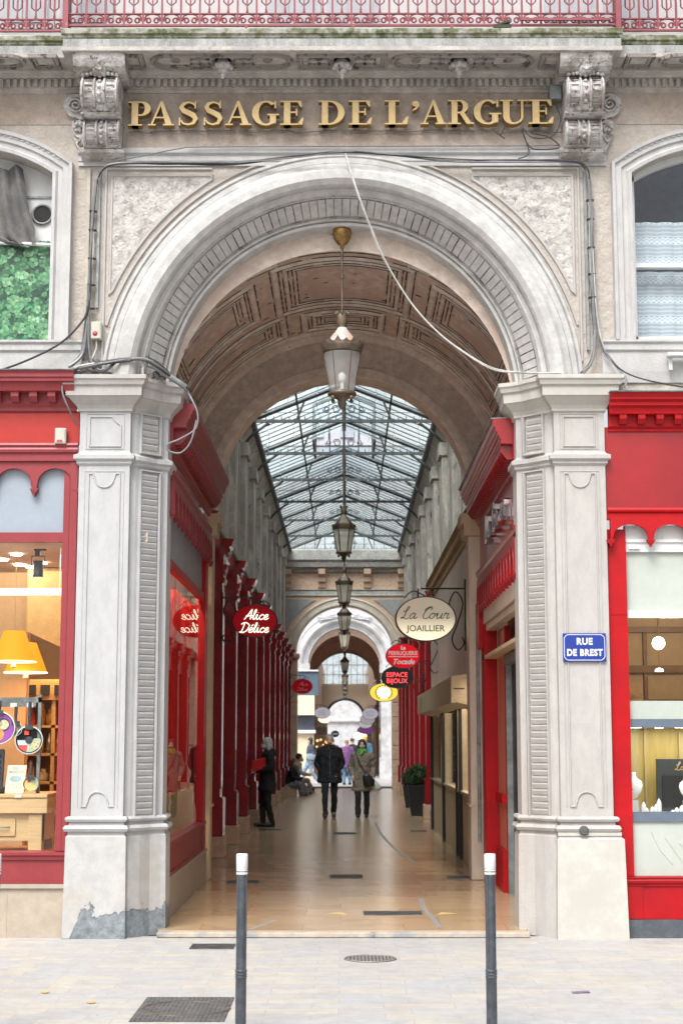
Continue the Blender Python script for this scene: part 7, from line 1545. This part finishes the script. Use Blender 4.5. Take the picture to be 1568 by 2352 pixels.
# ================================================================== PEOPLE
skinm = mat('skin', (.66, .41, .30, 1), .55, var=.02)
FT = bpy.data.textures.new('folds', 'CLOUDS'); FT.noise_scale = .11; FT.noise_depth = 2
def remesh(o, v=.010, it=3):
    m = o.modifiers.new('r', 'REMESH'); m.mode = 'VOXEL'; m.voxel_size = v; m.use_smooth_shade = True
    s = o.modifiers.new('s', 'SMOOTH'); s.factor = .5; s.iterations = it
    if o.name.split('.')[0] in ('coat', 'jacket', 'trousers', 'skirt', 'scarf', 'hood', 'hair'):
        d = o.modifiers.new('d', 'DISPLACE'); d.texture = FT; d.strength = .045 if 'hair' not in o.name else .022; d.mid_level = .5; d.texture_coords = 'LOCAL'
class Fig:
    # local frame: x to the figure's left, y forward is -Y, z up; heights for a 1.75 m body
    def __init__(s, lab, loc, rz, h=1.75, grp=None):
        s.t = thing('person', loc, lab, 'person', grp); s.loc = Vector(loc); s.rz = rz; s.k = h/1.75
    def P(s, x, y, z):
        c, n = math.cos(s.rz), math.sin(s.rz); return (s.loc.x+(x*c-y*n)*s.k, s.loc.y+(x*n+y*c)*s.k, s.loc.z+z*s.k)
    def cap(s, b, a, c, r0, r1, m=0): b.cap(s.P(*a), s.P(*c), r0*s.k, r1*s.k, m)
    def ball(s, b, c, r, sc=(1, 1, 1), n=10, m=0):
        pr = [(max(1e-4, r*math.sin(PI*i/n)), -r*math.cos(PI*i/n)) for i in range(n+1)]; rings = []
        for q, z in pr: rings.append([s.P(c[0]+q*sc[0]*math.cos(2*PI*k/14), c[1]+q*sc[1]*math.sin(2*PI*k/14), c[2]+z*sc[2]) for k in range(14)])
        b.loft(rings, m, True, True, True)
    def ell_loft(s, b, rows, m=0, n=22):
        # rows (cx, cy, z, rx, ry)
        b.loft([[s.P(cx+rx*math.cos(2*PI*k/n), cy+ry*math.sin(2*PI*k/n), z) for k in range(n)] for cx, cy, z, rx, ry in rows], m, True, True, True)
    def head(s, b, c, yaw=0, pitch=0):
        x, y, z = c; cy, sy = math.cos(yaw), math.sin(yaw)
        def H(px, py, pz): py2 = py*math.cos(pitch)-pz*math.sin(pitch)*-1; pz2 = pz*math.cos(pitch)+py*math.sin(pitch); return (x+px*cy-py2*sy, y+px*sy+py2*cy, z+pz2)
        s.H = H
        s.ball(b, H(0, .01, .015), .095, (.82, 1.0, 1.1)); s.ball(b, H(0, -.025, -.04), .068, (.88, .9, 1.05)); s.ball(b, H(0, -.055, -.085), .028, (1.1, .8, .7))
        s.cap(b, H(0, -.088, .015), H(0, -.112, -.025), .008, .014)      # nose
        for q in (-1, 1): s.ball(b, H(q*.078, .01, -.005), .022, (.4, .8, 1.2)); s.ball(b, H(q*.035, -.068, -.03), .028)
        s.cap(b, H(-.02, -.088, -.06), H(.02, -.088, -.06), .009, .009)
    def face(s, mask=False):
        b = MB()
        for q in (-1, 1): s.ball(b, s.H(q*.031, -.084, .012), .0085, (1.3, .6, .8), 6); s.cap(b, s.H(q*.018, -.093, .032), s.H(q*.045, -.05, .034), .004, .003)
        b.build('eyes', mat('dark_eye', (.02, .015, .012, 1), .4, var=0), s.t)
        b = MB(); s.cap(b, s.H(-.018, -.0965, -.06), s.H(.018, -.0965, -.06), .0045, .0045); b.build('mouth', mat('lips', (.42, .16, .13, 1), .5, var=0), s.t)
        if mask:
            b = MB(); s.ball(b, s.H(0, -.068, -.045), .062, (.95, .75, .85)); o = b.build('face_mask', M['wpaint'], s.t)
    def hand(s, b, w, d, side=1, curl=.5):
        # w wrist, d direction
        w = Vector(w); d = Vector(d).normalized(); a = Vector((1, 0, 0))*side if abs(d.x) < .8 else Vector((0, 1, 0)); a = (a-d*a.dot(d)).normalized(); up = d.cross(a)
        s.cap(b, w, w+d*.07, .028, .034)
        for i in range(4):
            o = w+d*.085+a*(-.03+.02*i); l = (.055, .068, .064, .048)[i]; m_ = o+d*l*.5+up*curl*.012; s.cap(b, o, m_, .0095, .009); s.cap(b, m_, m_+(d*.6+up*curl).normalized()*l*.55, .009, .0075)
        o = w+d*.03-a*.03; s.cap(b, o, o+(d*.7-a).normalized()*.045, .012, .009)
def walker(lab, loc, rz, h, coat_m, trous_m, shoe_m, hair_m, coat_z=.62, hairstyle='short', stride=.12, headpitch=.0, arms='pocket', coat_w=1.0, beard=False, legm=None, legr=1.0, yaw=0, mask=False, skirt=False):
    f = Fig(lab, loc, rz, h); b = MB()
    f.head(b, (0, -.015 if headpitch < .2 else -.04, 1.635), yaw, headpitch)
    f.cap(b, (0, .02, 1.46), (0, 0, 1.58), .058, .05)
    f.ell_loft(b, [(0, 0, .88, .13, .10), (0, 0, .98, .155, .11), (0, 0, 1.12, .14, .10), (0, 0, 1.3, .165, .11), (0, .01, 1.44, .15, .09), (0, .01, 1.49, .06, .06)])
    L = [((-.09, 0, .9), (-.10, -stride*.7-.02, .49), (-.10, -stride*.9, .09)), ((.09, 0, .9), (.10, stride*.1-.03, .49), (.095, stride*1.0, .10 if stride < .2 else .14))]
    for a, k, e in L: f.cap(b, a, k, .085, .055); f.cap(b, k, e, .055, .037)
    for q, (a, k, e) in zip((-1, 1), L): f.cap(b, e, (e[0], e[1]-.11, .04), .030, .022)
    if arms == 'pocket': A = [((-.20, 0, 1.42), (-.28, .05, 1.16), (-.18, -.05, .98)), ((.20, 0, 1.42), (.28, .05, 1.16), (.18, -.05, .98))]
    elif arms == 'down': A = [((-.20, 0, 1.42), (-.25, .03, 1.16), (-.25, -.06, .93)), ((.20, 0, 1.42), (.25, .04, 1.16), (.24, -.02, .93))]
    else: A = arms
    for (a, e, w), sd in zip(A, (-1, 1)): f.cap(b, a, e, .05, .04); f.cap(b, e, w, .038, .026); dv = Vector(w)-Vector(e); f.hand(b, w, dv, sd)
    f.A = A
    o = b.build('body', skinm, f.t); remesh(o, .0095)
    f.face(mask)
    b = MB()
    for a, k, e in L: f.cap(b, a, k, .100*legr, .068*legr); f.cap(b, k, (e[0], e[1]+.005, e[2]-.015), .068*legr, .058*legr)
    f.ell_loft(b, [(0, 0, .84, .16, .12), (0, 0, .98, .165, .125), (0, 0, 1.05, .15, .115)])
    o = b.build('trousers', trous_m, f.t); remesh(o, .011)
    for a, k, e in L: b = MB(); f.cap(b, (e[0], e[1]+.03, .05), (e[0], e[1]-.06, .045), .052, .050); f.cap(b, (e[0], e[1]-.05, .045), (e[0], e[1]-.15, .04), .050, .040); f.cap(b, (e[0], e[1], .05), (e[0], e[1], .14), .050, .052); o = b.build('shoe', shoe_m, f.t); remesh(o, .009)
    b = MB(); w = coat_w
    f.ell_loft(b, [(0, -.0, coat_z, .225*w, .165), (0, 0, coat_z+.02, .235*w, .175), (0, 0, .9, .215*w, .16), (0, 0, 1.1, .20*w, .145), (0, 0, 1.3, .215*w, .145), (0, .005, 1.42, .205*w, .12), (0, .01, 1.48, .14, .10), (0, .01, 1.53, .08, .075)])
    for (a, e, q), sd in zip(A, (-1, 1)): f.cap(b, (a[0]*.95, a[1], a[2]), e, .078, .066); ee = Vector(e); qq = Vector(q); f.cap(b, e, tuple(ee+(qq-ee)*(.97 if arms != 'pocket' else 1.12)), .064, .05)
    o = b.build('coat', coat_m, f.t); remesh(o, .011, 4)
    b = MB()
    if hairstyle == 'short': f.ball(b, f.H(0, .022, .045), .094, (.90, 1.02, .96)); f.ball(b, f.H(0, -.045, .105), .035, (1.6, 1, .6))
    elif hairstyle == 'bob':
        f.ball(b, f.H(0, .025, .04), .105, (.92, .98, 1.0)); f.ball(b, f.H(0, .045, -.05), .095, (1.0, .8, 1.1))
        for q in (-1, 1): f.cap(b, f.H(q*.075, .0, .03), f.H(q*.085, .01, -.11), .032, .028)
    elif hairstyle == 'long':
        f.ball(b, f.H(0, .025, .04), .103, (.92, 1, 1)); f.cap(b, f.H(0, .07, 0), f.H(0, .10, -.25), .075, .05)
        for q in (-1, 1): f.cap(b, f.H(q*.075, .01, .03), f.H(q*.08, .03, -.16), .03, .03)
    # clear the face by pushing hair back
    o = b.build('hair', hair_m, f.t); remesh(o, .009)
    return f
def fur(f, c, r1, r2, m, n=900, rise=.0):
    b = MB(); rr = random.Random(9)
    for i in range(n):
        a = rr.uniform(0, 2*PI); q = rr.uniform(0, 2*PI); p = Vector((c[0]+(r1+r2*math.cos(q))*math.cos(a), c[1]+(r1*.85+r2*math.cos(q))*math.sin(a), c[2]+r2*math.sin(q)*.8+rise*math.sin(a)))
        d = Vector((math.cos(a)*math.cos(q), math.sin(a)*math.cos(q), math.sin(q)))*.03+Vector((rr.uniform(-.01, .01), rr.uniform(-.01, .01), rr.uniform(-.01, .01))); s = Vector((-math.sin(a), math.cos(a), 0))*.007
        b.add([f.P(*(p-s)), f.P(*(p+s)), f.P(*(p+d))], [(0, 1, 2)])
    b.build('fur_collar', m, f.t)
blackc = mat('black_parka', (.010, .011, .015, 1), .75, bump=.5, bs=25, var=.1); jean = mat('blue_jeans', (.18, .27, .38, 1), .8, c2=(.28, .38, .48, 1), s2=6); navy = mat('dark_navy_cloth', (.012, .014, .022, 1), .8); tweed = mat('beige_tweed', (.24, .20, .155, 1), .9, c2=(.17, .14, .11, 1), s2=30, bump=.5, bs=120, var=.12)
greyh = mat('grey_hair', (.38, .37, .36, 1), .8, c2=(.25, .24, .24, 1), s2=40); brownh = mat('brown_hair', (.06, .03, .018, 1), .7); darkh = mat('dark_hair', (.015, .012, .012, 1), .6); furm = mat('grey_brown_fur', (.12, .095, .08, 1), .9, c2=(.05, .04, .035, 1), s2=40)
bshoe = mat('dark_shoe', (.015, .012, .012, 1), .4); brshoe = mat('brown_shoe', (.07, .03, .02, 1), .45)
# 1 man in black parka
m1 = walker('grey haired man in a black fur collared parka walking with hands in pockets', (-.305, 19.7, .05), .04, 1.74, blackc, navy, brshoe, greyh, .74, 'short', .20, .12, 'pocket', 1.16)
fur(m1, (0, .015, 1.475), .135, .04, furm, 1400, .02)
b = MB(); m1.ell_loft(b, [(0, -.03, 1.46, .10, .08), (0, -.03, 1.485, .075, .07), (0, -.02, 1.50, .065, .062)]); b.build('scarf', navy, m1.t)
b = MB(); b.tube([m1.P(.0, -.160, z) for z in (.78, 1.0, 1.2, 1.38)], .006, 5); m1.cap(b, (-.03, -.12, 1.47), (.03, -.14, 1.40), .010, .008); b.build('zip', M['steel'], m1.t)
# 2 woman in tweed coat
m2 = walker('woman in a beige tweed coat and green scarf walking with a black shoulder bag', (.385, 19.9, .05), .02, 1.63, tweed, mat('dark_leggings', (.02, .015, .016, 1), .8), bshoe, brownh, .60, 'bob', .10, .0, [((-.20, 0, 1.42), (-.27, .05, 1.16), (-.23, -.06, .96)), ((.20, 0, 1.42), (.27, .03, 1.16), (.25, -.08, .93))], 1.0, legr=1.1)
b = MB(); m2.ell_loft(b, [(0, -.01, 1.44, .12, .11), (0, -.015, 1.47, .125, .115), (0, -.02, 1.52, .105, .105), (0, -.015, 1.56, .085, .09)]); m2.cap(b, (.02, -.11, 1.50), (-.03, -.125, 1.42), .04, .03); b.build('scarf', mat('green_scarf', (.10, .33, .05, 1), .9, c2=(.25, .5, .4, 1), s2=12, lo=.55, hi=.6), m2.t)
b = MB(); m2.ell_loft(b, [(.13, -.20, .70, .03, .02), (.15, -.20, .72, .12, .04), (.14, -.20, .84, .14, .05), (.10, -.20, .95, .10, .04), (.09, -.20, .99, .03, .02)]); o = b.build('shoulder_bag', mat('black_leather', (.012, .012, .014, 1), .4), m2.t); remesh(o, .010)
b = MB(); b.tube([m2.P(*p) for p in cr([(.10, -.21, .98), (-.02, -.18, 1.15), (-.11, -.15, 1.35), (-.14, -.05, 1.47), (-.10, .08, 1.46), (.05, .15, 1.2), (.2, .05, .9)], 5)], .009, 5); b.build('strap', bshoe, m2.t)
t = thing('plastic_bag', m2.P(.29, -.12, .72), 'white plastic carrier bag hanging from the hand of the woman in tweed', 'bag'); b = MB(); m2.ell_loft(b, [(.30, -.10, .60, .05, .04), (.31, -.10, .62, .11, .08), (.31, -.10, .70, .12, .08), (.29, -.09, .78, .08, .05), (.26, -.08, .86, .02, .02), (.25, -.08, .92, .012, .012)]); o = b.build('bag_body', mat('white_plastic', (.55, .56, .55, 1), .4, c2=(.4, .38, .3, 1), s2=8), t)
# 3 grey haired woman with red folder, facing the left wall
m3 = walker('grey haired woman in a black coat holding a red folder', (-1.46, 16.5, .05), -1.25, 1.66, mat('black_coat', (.012, .012, .014, 1), .8), mat('black_trousers', (.012, .012, .014, 1), .8), bshoe, mat('silver_hair', (.55, .54, .52, 1), .7, c2=(.4, .39, .38, 1), s2=30), .70, 'bob', .07, .0, [((-.20, 0, 1.42), (-.23, .03, 1.16), (-.12, -.20, 1.10)), ((.20, 0, 1.42), (.25, .02, 1.16), (.10, -.22, 1.12))], 1.0, mask=True, legr=1.05)
b = MB(); m3.ell_loft(b, [(0, .10, 1.40, .10, .06), (0, .12, 1.48, .13, .08), (0, .09, 1.54, .10, .06)]); o = b.build('hood', blackc, m3.t)
t = thing('red_folder', m3.P(.18, -.22, 1.2), 'red folder held against the chest by the grey haired woman', 'folder'); b = MB(); b.fbox(lambda u, v, n: m3.P(.175+n+.1*(-u), -.22+u, 1.24+v+u*.25), -.15, .13, -.11, .11, 0, .02); b.build('cover', mat('red_plastic', (.55, .015, .02, 1), .35), t)
b = MB(); m3.ell_loft(b, [(-.25, -.02, .80, .03, .02), (-.26, -.02, .84, .07, .05), (-.26, 0, 1.0, .06, .045), (-.25, 0, 1.06, .02, .02)]); o = b.build('handbag', bshoe, m3.t)
# seated figures
def seated(lab, loc, rz, h, top_m, leg_m, hair_m, hs, skirt=False, lean=.10):
    f = Fig(lab, loc, rz, h); b = MB(); z0 = .0
    f.head(b, (0, -lean-.05, 1.18), 0, .25); f.cap(b, (0, -lean+.01, 1.0), (0, -lean-.03, 1.12), .055, .05)
    f.ell_loft(b, [(0, 0, .42, .16, .13), (0, 0, .52, .16, .12), (0, -lean*.4, .72, .145, .105), (0, -lean*.8, .90, .165, .11), (0, -lean, 1.0, .12, .08)])
    L = [((-.09, 0, .46), (-.11, -.40, .50), (-.10, -.50, .10)), ((.09, 0, .46), (.12, -.40, .48), (.12, -.56, .08))]
    A = [((-.19, -lean, .95), (-.24, -.18, .72), (-.10, -.40, .66)), ((.19, -lean, .95), (.24, -.18, .72), (.10, -.42, .68))]
    for a, k, e in L: f.cap(b, a, k, .085, .06); f.cap(b, k, e, .055, .038); f.cap(b, e, (e[0], e[1]-.14, .04), .035, .03)
    for (a, e, w), sd in zip(A, (-1, 1)): f.cap(b, a, e, .05, .04); f.cap(b, e, w, .038, .026); f.hand(b, w, Vector(w)-Vector(e), sd)
    o = b.build('body', skinm, f.t); remesh(o, .0095); f.face()
    b = MB()
    if skirt:
        for (a, k, e) in L: f.cap(b, a, k, .13, .12); f.cap(b, k, (e[0], e[1]+.05, .25), .12, .13)
        f.cap(b, (0, 0, .46), (0, -.38, .46), .14, .12)
    else:
        for a, k, e in L: f.cap(b, a, k, .10, .072); f.cap(b, k, (e[0], e[1], e[2]+.05), .07, .055)
    o = b.build('skirt' if skirt else 'trousers', leg_m, f.t); remesh(o, .011)
    for a, k, e in L: b = MB(); f.cap(b, (e[0], e[1]+.03, .05), (e[0], e[1]-.15, .038), .048, .038); f.cap(b, e, (e[0], e[1]+.0, .22), .048, .052); o = b.build('shoe', bshoe, f.t); remesh(o, .009)
    b = MB(); f.ell_loft(b, [(0, 0, .40, .20, .16), (0, 0, .55, .20, .155), (0, -lean*.4, .72, .19, .14), (0, -lean*.8, .90, .205, .14), (0, -lean, 1.0, .15, .11), (0, -lean, 1.06, .08, .07)])
    for (a, e, w) in A: f.cap(b, a, e, .075, .062); f.cap(b, e, w, .06, .045)
    o = b.build('jacket', top_m, f.t); remesh(o, .011)
    b = MB(); f.ball(b, f.H(0, .025, .04), .105, (.92, .98, 1)); 
    if hs: f.cap(b, f.H(0, .07, 0), f.H(0, .12, -.22), .075, .05)
    o = b.build('hair', hair_m, f.t); remesh(o, .009); return f
s1 = seated('seated woman in a black jacket and grey patterned skirt by the wall', (-1.62, 33.4, -.09), -PI/2+2.9, 1.6, blackc, mat('grey_pattern', (.16, .15, .16, 1), .9, c2=(.30, .28, .29, 1), s2=9, lo=.5, hi=.55), mat('light_brown_hair', (.16, .09, .05, 1), .7), True, True)
s1.t.location = s1.t.location
fur(s1, (0, -.08, 1.03), .11, .04, mat('fawn_fur', (.32, .25, .18, 1), .9), 800)
s2 = seated('person with short brown hair in a pale jacket sitting behind the seated woman', (-1.50, 34.6, -.02), PI/2, 1.7, mat('pale_jacket', (.42, .40, .38, 1), .8), mat('beige_trousers', (.35, .28, .2, 1), .8), brownh, False)
t = thing('stone_step', (-1.75, 34, .05), 'low stone step on which two people sit by the left wall', 'step'); b = MB(); b.box(-1.95, -1.45, 33.2, 34.9, .05, .34); b.build('block', M['tan'], t)
# people in the cross street
m6 = walker('passer-by in light blue jeans and dark jacket striding across the street behind the arch', (-1.30, 46.5, .0), -1.3, 1.74, mat('slate_jacket', (.05, .06, .085, 1), .8, c2=(.09, .1, .14, 1), s2=8), jean, M['wpaint'], darkh, .95, 'bob', .30, .0, 'down', legr=1.15)
t = thing('shoulder_bag', m6.P(0, -.2, 1.1), 'pale blue bag carried by the passer-by in jeans', 'bag'); b = MB(); m6.ell_loft(b, [(.27, -.05, .92, .04, .12), (.27, -.05, .96, .06, .19), (.27, -.05, 1.12, .05, .18), (.27, -.05, 1.16, .02, .12)]); b.build('bag_body', mat('blue_bag', (.25, .31, .38, 1), .6), t)
tart = mat('purple_tartan', (.10, .06, .22, 1), .9, c2=(.35, .08, .12, 1), s2=7, lo=.52, hi=.56, c3=(.35, .3, .4, 1), s3=9, lo3=.58, hi3=.62, stretch=(1, 1, 4))
m7 = walker('person in a purple tartan coat and blue trousers standing in the far street', (.08, 46.0, .0), 2.9, 1.66, tart, mat('bright_blue_trousers', (.09, .2, .36, 1), .8), navy, mat('pinkish_hair', (.3, .18, .15, 1), .8), .66, 'short', .08, legr=.95, arms='down')
m8 = walker('person in a dark coat in the far street beside the tartan coat', (.30, 48.5, .0), 3.0, 1.72, navy, navy, bshoe, brownh, .7, 'short', .1, arms='down')
m9 = walker('person with an orange hat and blue jacket behind the woman in tweed', (.80, 49, .0), 3.1, 1.8, mat('teal_jacket', (.04, .13, .2, 1), .8), navy, bshoe, mat('orange_hat', (.75, .35, .05, 1), .8), .8, 'short', .1, arms='down')
m10 = walker('distant person in a brown coat left of the walking man', (-.50, 52, .0), 3.0, 1.7, mat('brown_coat', (.14, .07, .05, 1), .8), navy, bshoe, darkh, .7, 'short', .1, arms='down')
t = thing('street_stall', (-1.0, 60, 0), 'brownish lit display seen past the man’s shoulder', 'stall')
b = MB(); b.box(-1.35, -.75, 59, 60, 0, .9); b.build('counter', M['wood'], t); b = MB(); b.box(-1.4, -.8, 59.4, 59.6, 1.9, 2.25); b.build('brown_canopy', M['brown'], t)
b = MB(); rr = random.Random(2)
for i in range(14): b.ball((rr.uniform(-1.3, -.8), 59.3, rr.uniform(1.0, 1.75)), rr.uniform(.03, .07), 0, 6)
b.build('glowing_goods', emis('orange_glow', (1, .45, .12, 1), 1.3), t)
